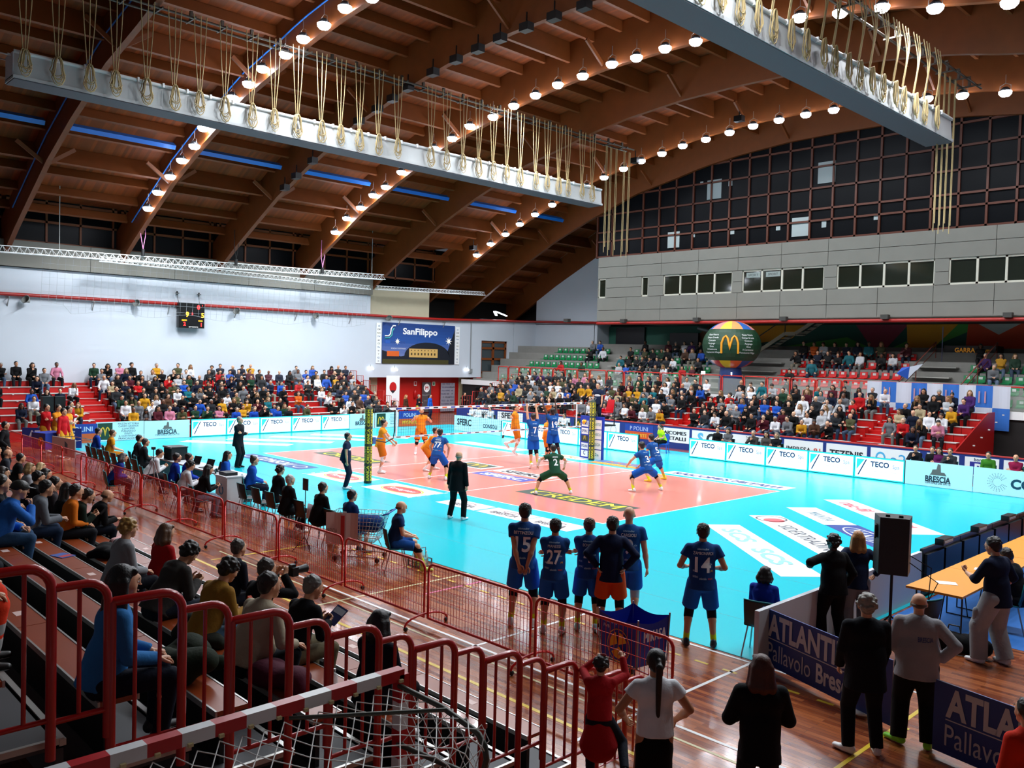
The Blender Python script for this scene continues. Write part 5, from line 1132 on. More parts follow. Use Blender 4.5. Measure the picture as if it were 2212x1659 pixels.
def project_text(top, items, J, M0, ms, name='lettering'):
    """lay lettering on the back of a garment: items = (text, x, z, size, material index, width) in torso axes"""
    bv = BVHTree.FromPolygons([v.co for v in top.data.vertices], [tuple(p.vertices) for p in top.data.polygons]); T = J['T']; o = J['chest']; b = MB()
    for s, x, z, size, m, wd_ in items:
        vs, fs, wd = textmesh(s, 0 if 'M' in s else .03, 0, 1.); sx = wd_/max(wd, 1e-6) if wd_ else size; P_ = []
        if size > .035: vs, fs = subtri(vs, fs, .03/size)
        # subdivide nothing: glyphs are small enough to follow the back
        for a, c in vs:
            p = o+T@A_(((x+(a-wd/2)*sx), -.5, z+c*size)); d = T@A_((0, 1, 0)); hit = bv.ray_cast(V(p), V(d), 1.2)[0]
            P_.append(hit-V(d)*.004 if hit is not None else V(o+T@A_((x+(a-wd/2)*sx, -.14, z+c*size))))
        b.add(P_, fs, m)
    return b.build(name, ms, top)
def person(loc, rz, P, label, skin='l', hair='short', hairc='2a1c14', topc='101014', legc='14161c', shoec='e0e0e0', H=1.75, h=.016, group=None, parts=None, cat='person', name='person'):
    s = H/1.75; P = dict(P); J = skeleton(P)
    M = Matrix.Translation(V(loc))@Matrix.Rotation(rz, 4, 'Z')@Matrix.Scale(s, 4)
    o = link(name, body_mesh(J, P, h, 'person'), None, M); setc(o, SKIN_.get(skin, skin)); tag(o, label, cat, group)
    hm = hair_mesh(J, P, max(h*.8, .01), hair, 'cap' if hair == 'cap' else 'hair')
    if hm: setc(link('cap' if hair == 'cap' else 'hair', hm, o), hairc)
    top = None
    if topc: top = setc(link('top', top_mesh(J, P, h, infl=P.get('tinf', .016)), o), topc)
    if legc: setc(link('skirt' if P.get('longskirt') else 'shorts' if P.get('leglen', 1) < .5 else 'trousers', legs_mesh(J, P, h), o), legc)
    if shoec:
        for sd in 'LR': setc(link('shoe', shoe_mesh(J, P, sd, max(h*.75, .009)), o), shoec)
    for it in (parts or []): it(o, J, top)
    return o, J, top
# extra parts
def pads(c='0c1020'):
    def f(o, J, top):
        for s in 'LR':
            kn, an, hp = J['kn'+s], J['an'+s], J['hip'+s]; setc(link('knee_pad', sleeve_mesh(kn+_n(hp-kn)*.09, kn+_n(an-kn)*.09, .072, .066, .013, 'knee_pad'), o), c)
    return f
def socks(c='d8e020', L=.17):
    def f(o, J, top):
        for s in 'LR':
            kn, an = J['kn'+s], J['an'+s]; setc(link('sock', sleeve_mesh(an+_n(kn-an)*L, an-_n(kn-an)*.02, .046, .042, .013, 'sock'), o), c)
    return f
def number(nm, no, extra=True, c=WHITE):
    def f(o, J, top):
        it = [(no, 0, -.2, .2, 0, .09*len(no)+.04)]
        if nm: it.append((nm, 0, .035, .042, 0, .027*len(nm)))
        if extra: it += [('sidertrading', 0, .1, .025, 1, .16), ('SFERC', -.1, -.28, .025, 1, .07), ('a2a', .1, -.1, .022, 1, .045), ('M', .12, -.2, .03, 2, .03), ('atlantide', 0, -.3, .028, 1, .1), ('POLINI', .1, -.3, .022, 3, .06), ('SCS', -.11, -.2, .022, 1, .05)]
        project_text(top, it, J, None, [c, C('a8c8e0', .5), M4, C('d05040', .5)])
    return f
def glasses(o, J, top):
    hc, H = J['hc'], J['H']; at = lambda x, y, z: V(hc+H@A_((x, y, z))); b = MB()
    for sx in (-1, 1): b.tube([at(sx*.033+.02*math.cos(a), .1, .012+.015*math.sin(a)) for a in np.linspace(0, 2*PI, 11)[:-1]], .002, 4, closed=True).tube([at(sx*.053, .098, .016), at(sx*.082, .0, .012)], .002, 4)
    b.tube([at(-.013, .1, .014), at(.013, .1, .014)], .002, 4); b.build('glasses', M_BLK, o)
# poses (for a 1.75 m person)
STAND = dict(); 
def pz(**k): return k
P_BACKHANDS = pz(handL=(-.03, -.2, .86), handR=(.05, -.2, .80), elbL=(-1, -.3, .2), elbR=(1, -.3, .2), footL=(-.16, 0, .09), footR=(.16, 0, .09), hdirL=(.3, -.1, -1), hdirR=(-.3, -.1, -1), palmL=(0, -1, 0), palmR=(0, -1, 0))
P_CROSS = pz(handL=(.13, .2, 1.2), handR=(-.13, .22, 1.17), elbL=(-.5, -.1, -1), elbR=(.5, -.1, -1), hdirL=(1, .1, .1), hdirR=(-1, .1, .1), palmL=(0, -1, 0), palmR=(0, -1, 0), footL=(-.14, 0, .09), footR=(.14, 0, .09))
P_HIPS = pz(handL=(-.2, -.06, 1.02), handR=(.2, -.06, 1.02), elbL=(-1, -.5, 0), elbR=(1, -.5, 0), hdirL=(.4, -.2, -.6), hdirR=(-.4, -.2, -.6), palmL=(1, 0, 0), palmR=(-1, 0, 0), footL=(-.14, 0, .09), footR=(.14, 0, .09))
def sit(lean=.12, feet=(.38, .36), hands='lap', fl=-.45, gap=.12, **k):
    """seated: seat top at z=0, floor at fl"""
    d = dict(pelvis=(0, 0, .11), lean=lean, footL=(-gap, feet[0], fl+.09), footR=(gap, feet[1], fl+.09), knL=(-.2, 1, 1), knR=(.2, 1, 1))
    c = math.sin(lean)*.4
    d.update({'lap': dict(handL=(-.1, .34, .22), handR=(.1, .34, .22), hdirL=(.3, 1, -.2), hdirR=(-.3, 1, -.2)),
              'clasp': dict(handL=(-.05, .42+c*.3, .26), handR=(.05, .42+c*.3, .26), hdirL=(.6, 1, 0), hdirR=(-.6, 1, 0), curl=.8),
              'cross': dict(handL=(.13, .2+c, .36), handR=(-.13, .22+c, .34), elbL=(-.5, 0, -1), elbR=(.5, 0, -1), hdirL=(1, 0, .1), hdirR=(-1, 0, .1), palmL=(0, -1, 0), palmR=(0, -1, 0)),
              'chin': dict(handL=(-.06, .34, .2), handR=(.05, .2+c*1.35, .5), elbR=(.5, .6, -1), hdirR=(-.2, .0, 1), palmR=(0, -1, 0), hdirL=(.6, 1, 0), curl=.9),
              'phone': dict(handL=(-.07, .36+c*.5, .34), handR=(.07, .36+c*.5, .34), hdirL=(.4, 1, .3), hdirR=(-.4, 1, .3), palmL=(.7, -.3, .5), palmR=(-.7, -.3, .5), curl=.8, head=(0, .45, 0)),
              'camera': dict(handL=(-.08, .26+c*1.2, .66), handR=(.09, .24+c*1.2, .68), elbL=(-.7, .2, -1), elbR=(.7, .2, -1), hdirL=(.2, .5, .9), hdirR=(-.1, .5, .9), palmL=(1, 0, 0), palmR=(-1, 0, 0), curl=.8),
              'wide': dict(handL=(-.2, .4, .2), handR=(.2, .4, .2), hdirL=(0, 1, -.3), hdirR=(0, 1, -.3)),
              'side': dict(handL=(-.32, .05, .1), handR=(.32, .05, .1))}[hands])
    d.update(k); return d

# ---------------------------------------------------------------- people on and around the court
def at(u, v, z=0.): return G(u, v, z)
def face(p, q): return math.atan2(q[1]-p[1], q[0]-p[0])-PI/2
JB, SB = '16407c', '1458b8'      # shirts and shorts of the blue team
nav = dict(hem=.1, sleeve=.24, leglen=.43, legw=.012)
RZC = math.radians(38)            # looking into the court, away from the camera
BK = dict(hairc='1a120e', topc='123a74', legc='1250a4')
# bench players standing with their backs to the camera
def bench(u, v, H, P, nm, no, lab, hair='short', hc='20150f', rz=RZC, skin='t', tc='1c4888', lc='1a5cb8', sh='d8d8dc', kp='0a0e1c', num=True, **k):
    return person(at(u, v), rz, dict(P, **{**nav, **k}), lab, skin, hair, hc, tc, lc, sh, H, .0135, 'reserve players standing at the corner', [pads(kp), socks()]+([number(nm, no)] if num else []))
bench(1127, 1352, 1.96, P_BACKHANDS, 'BETTINZOLI', '15', 'tall player in blue shirt number 15 standing with hands behind back', w=1.02)
bench(1193, 1368, 1.79, P_CROSS, 'MANESSI', '27', 'player in blue shirt number 27 standing with folded arms')
bench(1266, 1362, 1.78, P_CROSS, 'BONOMI', '4', 'player in blue shirt number 4 standing beside the one in a navy pullover', hc='4a2c18', sh='a8c8cc')
person(at(1316, 1374), RZC, dict(P_HIPS, hem=.12, sleeve=1, leglen=.42, legw=.015), 'player in navy pullover and orange shorts with hands on hips', 'l', 'short', '20150f', '101c3c', 'd8501a', 'd8d8dc', 1.86, .0135, None, [pads(), socks('0c1020', .3)])
bench(1352, 1352, 1.93, dict(handL=(-.28, .0, .84), handR=(.28, .0, .84)), 'CARGIOLI', '9', 'bald player in blue shirt number 9 at the right of the standing group', 'none', skin='l', kp='a8acb4', w=1.08, tc='1a4c8c')
bench(1511, 1397, 1.86, dict(handL=(-.2, .2, 1.08), handR=(.2, .2, 1.08), elbL=(-.5, -.2, -1), elbR=(.5, -.2, -1), hdirL=(1, .6, .3), hdirR=(-1, .6, .3), footL=(-.19, 0, .09), footR=(.19, 0, .09), w=1.12, fat=1.08), 'ZAMBONARDI', '14', 'player in blue shirt number 14 standing alone right of the ball cart', sh='20202a', tc='18407c')
# players on court
q = dict(nav)
def pl(p, rz, P, lab, **k):
    kw = dict(skin='l', hair='short', hairc='1c120c', topc='1c5096', legc='1458b8', shoec='e8e8e8', H=1.92, h=.016, parts=[pads(), socks()]); kw.update(k)
    return person(p, rz, dict(q, **P), lab, **kw)
ready = dict(pelvis=(0, -.12, .74), lean=.55, footL=(-.3, .05, .09), footR=(.3, -.05, .09), handL=(-.22, .42, .72), handR=(.22, .42, .72), head=(0, -.35, 0), elbL=(-1, -.3, 0), elbR=(1, -.3, 0))
pl(at(1195, 1068), math.radians(62), dict(pelvis=(0, -.1, .7), lean=.3, footL=(-.55, .0, .09), footR=(.55, 0, .09), handL=(-.42, .25, .85), handR=(.42, .25, .8), knL=(-.8, 1, .2), knR=(.8, 1, .2), elbL=(-1, -.2, 0), elbR=(1, -.2, 0)), 'libero in green and orange shirt number 2 crouching with feet wide', topc='1e4a34', legc='1e4a30', parts=[pads(), socks(), number('HIRSCH', '2', False), lambda o, J, t: setc(link('arm_sleeve', sleeve_mesh(J['elR'], J['wrR'], .048, .035, .014, 'arm_sleeve'), o), 'f0f0f0'), lambda o, J, t: setc(link('arm_sleeve', sleeve_mesh(J['elL'], J['wrL'], .048, .035, .014, 'arm_sleeve'), o), 'f0f0f0')], H=1.82)
pl(at(1396, 1062), math.radians(80), dict(pelvis=(-.02, 0, .68), lean=.35, footL=(-.42, .1, .09), footR=(.55, -.05, .09), toeR=-.5, handL=(-.35, .45, .75), handR=(.1, .45, .7), knL=(-.4, 1, 0), knR=(1, .6, 0), elbL=(-1, 0, -.5), elbR=(1, 0, -.5)), 'player in blue shirt number 3 crouching low to receive', hair='beard', parts=[pads(), socks(), number('', '3')])
pl(at(1416, 1040), math.radians(85), dict(pelvis=(0, 0, .72), lean=.35, footL=(-.3, .0, .09), footR=(.55, .1, .09), handL=(-.2, .4, .75), handR=(.2, .4, .75), knL=(-.6, 1, 0), knR=(.8, 1, 0)), 'player in blue shirt and yellow shoes crouching behind number 3', shoec='f0c820', parts=[pads('1a3a80'), socks(), number('', '5')])
pl(at(945, 1036), math.radians(30), dict(ready, pelvis=(0, -.05, .82), lean=.35, handL=(-.26, .2, .78), handR=(.26, .2, .78)), 'player in blue shirt number 77 standing at the net centre with back to camera', parts=[pads(), socks(), number('TONIOLO', '77')], H=1.9)
def onnet(u, x, z): # a jumper over court position x, at picture column u
    lo, hi = -4.5, 4.5
    for _ in range(40):
        m = (lo+hi)/2; d = V((x, m, 0))-V(CAMP); uu = 1106+FPX*d.dot(V(CR))/d.dot(V(CF))
        if uu < u: lo = m
        else: hi = m
    return V((x, lo, z))
block = dict(pelvis=(0, 0, .93), lean=.02, handL=(-.18, .22, 2.1), handR=(.18, .25, 2.08), elbL=(-1, 0, 0), elbR=(1, 0, 0), hdirL=(0, .1, 1), hdirR=(0, .1, 1), palmL=(0, 1, 0), palmR=(0, 1, 0), curl=.1, footL=(-.08, -.05, .06), footR=(.1, -.2, .1), toepL=.7, toepR=.7)
pl(onnet(1150, .5, .12), math.radians(72), block, 'blue number 7 jumping to block with both arms above the net', parts=[pads(), socks(), number('', '7')], H=2.0)
pl(onnet(1192, .55, .3), math.radians(80), dict(block, handL=(-.3, .25, 1.95), handR=(.2, .2, 2.0), footL=(-.05, -.2, .15), footR=(.12, -.3, .12)), 'dark-skinned blue player jumping to block beside number 7', skin='d', shoec='202020', parts=[pads(), socks('101014', .34), number('', '19')], H=2.0)
OR, ORS = 'e89020', 'cc6810'
orp = [pads('f0f0f0'), socks('f0f0f0', .2)]
pl(onnet(1112, -1.2, .35), math.radians(-60), dict(pelvis=(0, 0, .93), lean=-.1, handL=(.3, -.05, 1.3), handR=(-.55, .1, 1.75), elbR=(-.2, -1, 0), footL=(-.1, -.35, .35), footR=(.1, 0, .12), toepL=.8, toepR=.6, handL_=0), 'attacker in orange jumping at the net with arm stretched', topc=OR, legc=ORS, parts=orp, H=1.98)
pl(onnet(1180, -.8, 0), math.radians(-75), dict(handL=(-.2, .3, 1.25), handR=(.2, .3, 1.25)), 'player in orange standing behind the two blue blockers', topc=OR, legc=ORS, parts=[pads('101014'), socks('101014', .3)], H=1.9)
pl(at(821, 1022), math.radians(-40), dict(handL=(-.1, .45, 1.0), handR=(.25, .4, 1.0), lean=.1), 'player in orange half hidden by the near net post', topc=OR, legc=ORS, parts=orp, H=1.92)
pl(at(908, 981), math.radians(-120), dict(handL=(-.25, .35, 1.35), handR=(.25, .35, 1.4), elbL=(-1, 0, -1), elbR=(1, 0, -1), footL=(-.2, 0, .09), footR=(.2, .1, .09)), 'bearded player in orange with raised forearms at left of the net', topc=OR, legc=ORS, hair='beard', parts=[pads('101014'), socks('f0f0f0', .2)], H=1.98)
pl(at(928, 1016), math.radians(-60), dict(ready, handL=(-.2, .45, .62), handR=(.2, .45, .62)), 'player in orange bent forward behind blue number 77', topc=OR, legc=ORS, parts=[pads('101014'), socks('f0f0f0', .2)], H=1.9)
# officials and coaches
suit = dict(hem=.2, sleeve=1, leglen=1, legw=.006, tinf=.026)
person(at(986, 1122), math.radians(20), dict(suit, handL=(-.26, .02, .84), handR=(.27, .02, .84), footL=(-.2, .0, .09), footR=(.2, 0, .09), w=1.1, fat=1.1), 'bald man in black suit standing at the sideline with back to camera', 'l', 'bald', '9a8878', '0a0a0d', '0a0a0d', 'f0f0f0', 1.78, .014)
def arms_folded(o, J, t): pass
person(at(514, 1010), math.radians(-62), dict(suit, **dict(P_CROSS, footL=(-.08, 0, .09), footR=(.08, 0, .09))), 'grey-haired coach in dark suit standing with folded arms at left', 'l', 'short', '8a8680', '15181e', '101318', '101010', 1.84, .015)
ref = dict(hem=.06, sleeve=.26, leglen=1)
def refband(o, J, t):
    b = Body(.02); b.cone(J['waist']+J['T']@A_((0, 0, .03)), J['chest']+J['T']@A_((0, 0, -.06)), .142, .158, .02, J['T']@A_((0, 1, 0)), .8); vs, fs = b.mesh(.015); setc(link('white_panel', np_mesh(vs, fs, 'white_panel', M_CLOTH), o), 'e8ecf0')
person(at(746, 1056), math.radians(-42), dict(ref, handL=(-.26, .05, .84), handR=(.27, .08, .82), fat=1.05), 'referee in navy and white shirt standing by the near net post', 'l', 'short', '1c140f', '1a2540', '10182c', 'f0f0f0', 1.76, .014, None, [refband])
person((-.1, 5.95, 1.45), math.radians(198), dict(ref, handL=(-.2, .12, .86), handR=(.2, .12, .86)), 'first referee in navy and white shirt standing on the blue stand', 'l', 'short', '241812', '1a2540', '141c30', '101010', 1.78, .016, None, [refband])
lj = at(1423, 979); t = empty('plastic_chair', lj+V((.05, .25, 0)), math.radians(200), 'blue plastic chair of the line judge', 'chair')
MB().box((-.22, -.2, .4), (.22, .22, .45)).prism([(-.22, -.2, .42), (.22, -.2, .42), (.2, -.28, .85), (-.2, -.28, .85)], (0, -.03, 0)).build('seat', C('1a58c0', .4), t)
for sx in (-1, 1):
    for sy in (-1, 1): MB().tube([(sx*.18, sy*.16, .4), (sx*.22, sy*.22, 0)], .018, 6).build('leg', C('1a58c0', .4), t)
person(lj+V((.05, .25, .45)), math.radians(160), sit(hands='lap', lean=.3, sleeve=.26), 'line judge in neon yellow shirt sitting beside the far advertising wall', 'l', 'pony', '3a2a20', 'b8f020', '101014', 'f0f0f0', 1.7, .018)
# people at the lower right
rzr = math.radians(40)
def logo_back(s, x, z, size, w_): return lambda o, J, t: project_text(t, [(s, x, z, size, 0, w_)], J, None, [C('3a4a80', .6)])
person(at(1862, 1628), math.radians(40), dict(suit, handL=(-.22, .2, .9), handR=(.22, .2, .9), footL=(-.15, .0, .09), footR=(.15, 0, .09), w=1.12, fat=1.18, toeL=.7), 'grey-haired man in dark suit and white trainers standing between the blue boards', 'l', 'curly', '8c8880', '0c0f18', '0b0e16', 'f0f0f0', 1.77, .012, None, [lambda o, J, t: setc(link('lanyard', sleeve_mesh(J['neck']-A_((0, 0, .02)), J['neck'], .062, .06, .012, 'lanyard'), o), '3a90d0')])
person(at(1973, 1610), math.radians(24), dict(handL=(-.17, .2, 1.0), handR=(.24, .02, 1.02), elbR=(1, -.5, 0), hem=.13, sleeve=1, leglen=1, legw=.02, hood=True, w=1.12, fat=1.28, tinf=.03, footL=(-.16, 0, .09), footR=(.14, -.05, .09), toeL=.9), 'stout man in light grey hoodie and neon green shoes', 'l', 'bald', '5a4636', '9c9ca0', '0b0b0d', '8ae830', 1.74, .012, None, [logo_back('BRESCIA', .07, -.06, .05, .16)])
o, J, tp = person(at(2146, 1436), math.radians(72), dict(handL=(-.1, .38, 1.18), handR=(.22, .12, .98), elbR=(1, -.6, 0), hem=.12, sleeve=.62, leglen=1, legw=.035, tinf=.024, hdirL=(.5, 1, .4), palmL=(.5, -.2, 1), curl=.8, head=(0, .25, 0), footL=(-.14, .12, .09), footR=(.15, -.06, .09)), 'young man in navy sweater and grey cargo trousers looking at a phone', 'l', 'short', '181210', '101a34', '9aa0a4', 'e8e8e8', 1.86, .012, None, [glasses, lambda o, J, t: [setc(link('pocket', sleeve_mesh(J['knL']+A_((-.06, 0, dz)), J['knL']+A_((-.07, -.01, dz+.1)), .05, .05, .013, 'pocket'), o), '92989c') for dz in (-.05, .12)]])
wr = o.matrix_world@V(J['wrL']); 
ph = MB().box((-.04, -.005, -.07), (.04, .005, .09)).build('smartphone', M_BLK, None, Matrix.Translation(at(2117, 1236, 0)*0+o.matrix_local@V(J['wrL']+A_((.04, .09, .04))))@Matrix.Rotation(1.2, 4, 'Z')@Matrix.Rotation(.6, 4, 'X')); tag(ph, 'black smartphone held by the young man in cargo trousers', 'phone')
person(at(1795, 1398), math.radians(58), dict(handL=(-.32, .15, 1.25), handR=(.28, .1, .95), elbL=(-1, -.6, 0), hem=.1, sleeve=1, leglen=1, legw=.015, hood=True, fat=1.1, tinf=.03, footL=(-.16, 0, .09), footR=(.18, .0, .09)), 'woman in black hoodie with dark braided hair behind the blue board', 'd', 'curly', '0c0a0a', '0b0b0e', '0a0a0c', '101010', 1.72, .0125)
person(at(1846, 1376), math.radians(30), dict(handL=(-.14, -.16, 1.1), elbL=(-1, -.6, 0), handR=(.28, .05, 1.05), elbR=(1, -.6, 0), hem=.12, sleeve=1, leglen=1, legw=.02, hairlen=.34, tinf=.022), 'woman with long blond hair in navy sweatshirt beside the tall speaker', 'l', 'long', 'a8703a', '182440', '8c8e94', 'e0e0e0', 1.68, .0125)
W1 = G(1648, 1415, 1.7); person((W1.x, W1.y, 0), math.radians(42), dict(handL=(-.1, .25, 1.12), handR=(.1, .25, 1.12), elbL=(-.6, -.2, -.8), elbR=(.6, -.2, -.8), hem=.14, sleeve=1, leglen=1, tinf=.03, hairlen=.3, w=1.05), 'woman with long auburn hair in black jacket at the bottom edge', 'l', 'long', '4a1c0c', '0c0d12', '10131c', '101010', 1.7, .011)
W2 = G(1420, 1403, 1.68); person((W2.x, W2.y, 0), math.radians(48), dict(handL=(-.24, .2, 1.0), handR=(.24, .2, 1.0), elbL=(-1, -.6, -.2), elbR=(1, -.6, -.2), hem=-.02, sleeve=.2, longskirt=.8, hairlen=.46), 'woman with long black ponytail in white T-shirt and black skirt', 'm', 'pony', '0e0a08', 'e4e6ea', '08080a', '101010', 1.68, .011)
W3 = G(1302, 1425, 1.32); person((W3.x+.02, W3.y-.05, .1), math.radians(40), dict(handL=(-.05, .4, 1.58), handR=(.3, .42, 1.62), elbL=(-1, 0, -.6), elbR=(1, 0, -1), hdirR=(-.2, .6, .4), hdirL=(.2, .6, .4), curl=1., hem=.02, sleeve=1, skirt=.36, flare=.06, leglen=1, footL=(-.1, .0, .09), footR=(.35, -.28, .38), lean=.1), 'little girl in red dress climbing on the end of the red railing', 'm', 'curly', '140c08', 'a01018', '181c28', '101014', 1.26, .012, None, [lambda o, J, t: MB().sphere(V(J['hc'])+V((.03, -.03, .16)), .03, 8, sc=(1.6, .6, .8)).build('hair_bow', C('8a1018', .6), o)])
P4 = G(2228, 1568, 1.4); person((P4.x, P4.y, 0), math.radians(60), dict(suit, fat=1.1, handR=(.3, .1, 1)), 'paramedic in orange jacket at the right edge behind the blue board', 'l', 'short', '1a1410', 'e03018', 'c82c18', '101010', 1.62, .013)
P5 = G(8, 912, 1.75); person((P5.x, P5.y, 0), math.radians(-30), dict(suit, handR=(.35, .2, 1.0)), 'man in black standing at the left edge holding the barrier', 'l', 'short', '14100e', '0c0c10', '0c0c10', '101010', 1.78, .016)
# visiting team standing at the left
vis = dict(hem=.1, sleeve=1, leglen=.43, legw=.012)
for (u, v, c, hd, lab, hz, a) in [(98, 872, 'b8141c', 1, 'player in red jacket with folded arms, left of the visiting group', 0, -50), (135, 881, 'c41620', 1, 'player in red jacket at the front of the visiting group', 1, -55), (124, 873, OR, .3, 'player in orange shirt behind the red front one of the visiting group', 0, -60), (146, 876, OR, .3, 'player in orange shirt at right of the visiting group', 0, -40), (150, 866, 'b01018', 1, 'player in red jacket at the back right of the visiting group', 0, -50)]:
    p = G(u, v, 1.93 if not hz else 1.88); person((p.x, p.y, 0), math.radians(a), dict(vis, sleeve=hd if hd == 1 else .24, **(P_CROSS if not hz else {})), lab, 'l', 'short', '17100c', c, 'd89a28', 'e8e8e8', 1.93 if not hz else 1.88, .018, 'visiting players in a standing group')
# people in the recess and behind the net
for (u, v, H_, c, l, lab, hr, hc, x) in [(653, 0, 0, 0, 0, 0, 0, 0, 0)][1:]: pass
def standing(p, rz, lab, topc, legc, hair='short', hc='20160f', H=1.72, P=STAND, **k): return person(p, rz, dict(dict(hem=.1, sleeve=1, leglen=1), **P), lab, 'l', hair, hc, topc, legc, '18181a', H, .02, None, **k)
for (u, v, tc, lc, hr, hc, lab, P_) in [(876, 857, '4a3020', '201814', 'long', 'b07a48', 'woman with blond hair and long brown coat before the red recess', {}), (904, 855, '1c1e26', 'c8b020', 'short', '888078', 'person in black top and yellow trousers before the red recess', P_CROSS), (1002, 847, '0c0c10', '0c0c10', 'short', '20160f', 'man in black with folded hands beside the monitor stand', P_CROSS), (928, 866, '1a60d0', '182040', 'pony', '2a1c14', 'person in bright blue jacket standing before the sponsor backdrop', {}), (1046, 862, '0a0a0c', '0a0a0c', 'bob', '0a0a0a', 'person in black hooded coat by the yellow equipment frame', {})]:
    p = OX(u, v, -20.5); H_ = min(max(p.z, 1.6), 1.85); standing((p.x, p.y, 0), math.radians(-70), lab, tc, lc, hr, hc, H_, P_)

# ---------------------------------------------------------------- spectators of the near stand
def nearseat(u, v, dz=.74):
    best = None
    for k in range(9):
        p = G(u, v, ns_seat(k)+dz); e = abs(p.y-(NS_Y-k*NS_D-.45+.12))
        if best is None or e < best[0]: best = (e, k, p)
    _, k, p = best
    return V((p.x, NS_Y-k*NS_D-.45, ns_seat(k))), k
nearp = [
 (39,1060,'chin','cap','16140c','2a6ac0','2a4868','man in blue jumper and dark cap resting chin on hand',dict(lean=.45,fat=1.15)),
 (108,1056,'clasp','short','14100c','6a6e74','1c2c44','man in grey hoodie beside the one in dark green jumper',dict(lean=.4,hood=True)),
 (190,1073,'phone','short','2a1e16','0c1a10','10141c','man with glasses in dark green jumper holding a phone',dict(lean=.6,glasses=1,head=(0,.1,0))),
 (224,1073,'clasp','bald','3a2a20','0a0a0c','0e1420','bald man in black jumper leaning forward',dict(lean=.5)),
 (163,1064,'lap','short','1c1410','d87018','14161c','man in bright orange top',dict(lean=.25)),
 (152,1056,'lap','long','1a120c','202024','14161c','dark-haired woman just left of the bright orange top',dict(lean=.25)),
 (110,1022,'lap','bob','17100c','a03c18','14161c','woman in rust orange jumper with dark bob',dict(lean=.2)),
 (81,1030,'chin','fringe','120e0a','0c0c10','14161c','boy in black with hand at his mouth',dict(lean=.3)),
 (66,1010,'lap','bob','8a6c40','8a8c90','14161c','fair-haired woman with sunglasses on her head',dict(lean=.15)),
 (88,1008,'lap','bob','c0a070','888a8e','14161c','woman with pale blond bob behind the rust jumper',dict(lean=.15)),
 (42,991,'lap','short','120d0a','0c0c0e','14161c','dark-haired man in black T-shirt in profile',dict(lean=.2,sleeve=.3)),
 (29,980,'lap','bald','6a5a50','2c3038','14161c','bald grey man behind the black T-shirt',dict(lean=.15)),
 (4,972,'lap','long','8a6a3c','202028','14161c','fair-haired girl at the left edge',dict()),
 (5,1047,'lap','short','201810','14161c','14161c','man in dark suit and white collar at the left edge',dict(lean=.2)),
 (4,1021,'lap','bob','28180f','18181c','14161c','brown-haired person at the left edge above the dark suit',dict()),
 (124,1046,'lap','short','1c140f','3a3438','14161c','boy with glasses behind the grey hoodie',dict(glasses=1,lean=.2)),
 (290,1137,'lap','curly','a07838','8a8c90','10141f','woman with curly golden hair in grey jumper',dict(lean=.2,twist=-.1)),
 (369,1146,'lap','long','5a3c24','a81014','14161c','woman with long brown hair in red jumper',dict(lean=.15,hairlen=.22)),
 (423,1190,'phone','curly','150f0b','3c3a38','1a2230','young man with curly hair in dark grey hoodie looking down',dict(lean=.5,hood=True,fat=1.1,head=(0,.5,0))),
 (473,1232,'clasp','curly','1a110b','9a7028','4a6a84','woman in mustard jumper and pale jeans holding an orange packet',dict(lean=.4,head=(0,.3,0))),
 (535,1183,'lap','short','4a4640','0c1220','0e1220','man with greying hair in navy jumper before the mesh barrier',dict(lean=.2)),
 (600,1228,'camera','short','3c3834','0a0b10','0e1118','photographer in black jacket holding a camera to his eye',dict(lean=.3)),
 (612,1262,'wide','short','241c16','b0a48c','12161e','broad man in cream fleece with brown hair',dict(lean=.35,fat=1.25,w=1.12,head=(-.2,0,0))),
 (673,1272,'phone','short','6a6864','0a0c12','6a6048','grey-haired man in black turtleneck holding a leaflet',dict(lean=.35,head=(-.2,.2,0))),
 (815,1343,'lap','long','0c0908','0c1020','14161c','woman with long black hair in navy coat behind the railing',dict(lean=.1,hairlen=.2,fat=1.1)),
 (209,1262,'lap','long','0b0908','2c74b4','101828','woman with very long black hair in light blue top behind the railing',dict(lean=.15,hairlen=.45)),
]
seat_of = {}
for i, (u, v, hd, hr, hc, tc, lc, lab, kw) in enumerate(nearp):
    kw = dict(kw); gl_ = kw.pop('glasses', 0); rz = math.radians(-8 if u < 250 else (8 if u < 700 else 15))
    base = sit(hands=hd, fl=-.42, lean=kw.pop('lean', .12)); base.update(kw); base.setdefault('hem', .06)
    if base['lean'] > .35: base['tinf'] = .024
    hh = Matrix.Rotation(rz, 3, 'Z')@V(skeleton(base)['hc'])*.98; best = None
    for k in range(9):
        q = G(u, v, ns_seat(k)+hh.z)-hh; e = abs(q.y-(NS_Y-k*NS_D-.47))
        if best is None or e < best[0]: best = (e, V((q.x, NS_Y-k*NS_D-.47, ns_seat(k))))
    p = best[1]; seat_of[i] = p
    pt = [glasses] if gl_ else []
    near_ = u > 200 or v > 1020
    person(p+V((0, -.02, 0)), rz, base, lab+', near stand', 'l', hr, hc, tc, lc, '1c1c1e' if i % 3 else 'c8c8c8', 1.72 if hr in ('short', 'bald', 'cap') else 1.66, .0125 if near_ else .016, 'spectators on the near stand', pt)
def small(name, p, dims, c, lab, cat, rz=0, par=None, rough=.6):
    o = MB().box((-dims[0]/2, -dims[1]/2, 0), (dims[0]/2, dims[1]/2, dims[2])).build(name, C(c, rough), par, Matrix.Translation(V(p))@Matrix.Rotation(rz, 4, 'Z'))
    if par is None: tag(o, lab, cat)
    return o
k = 4
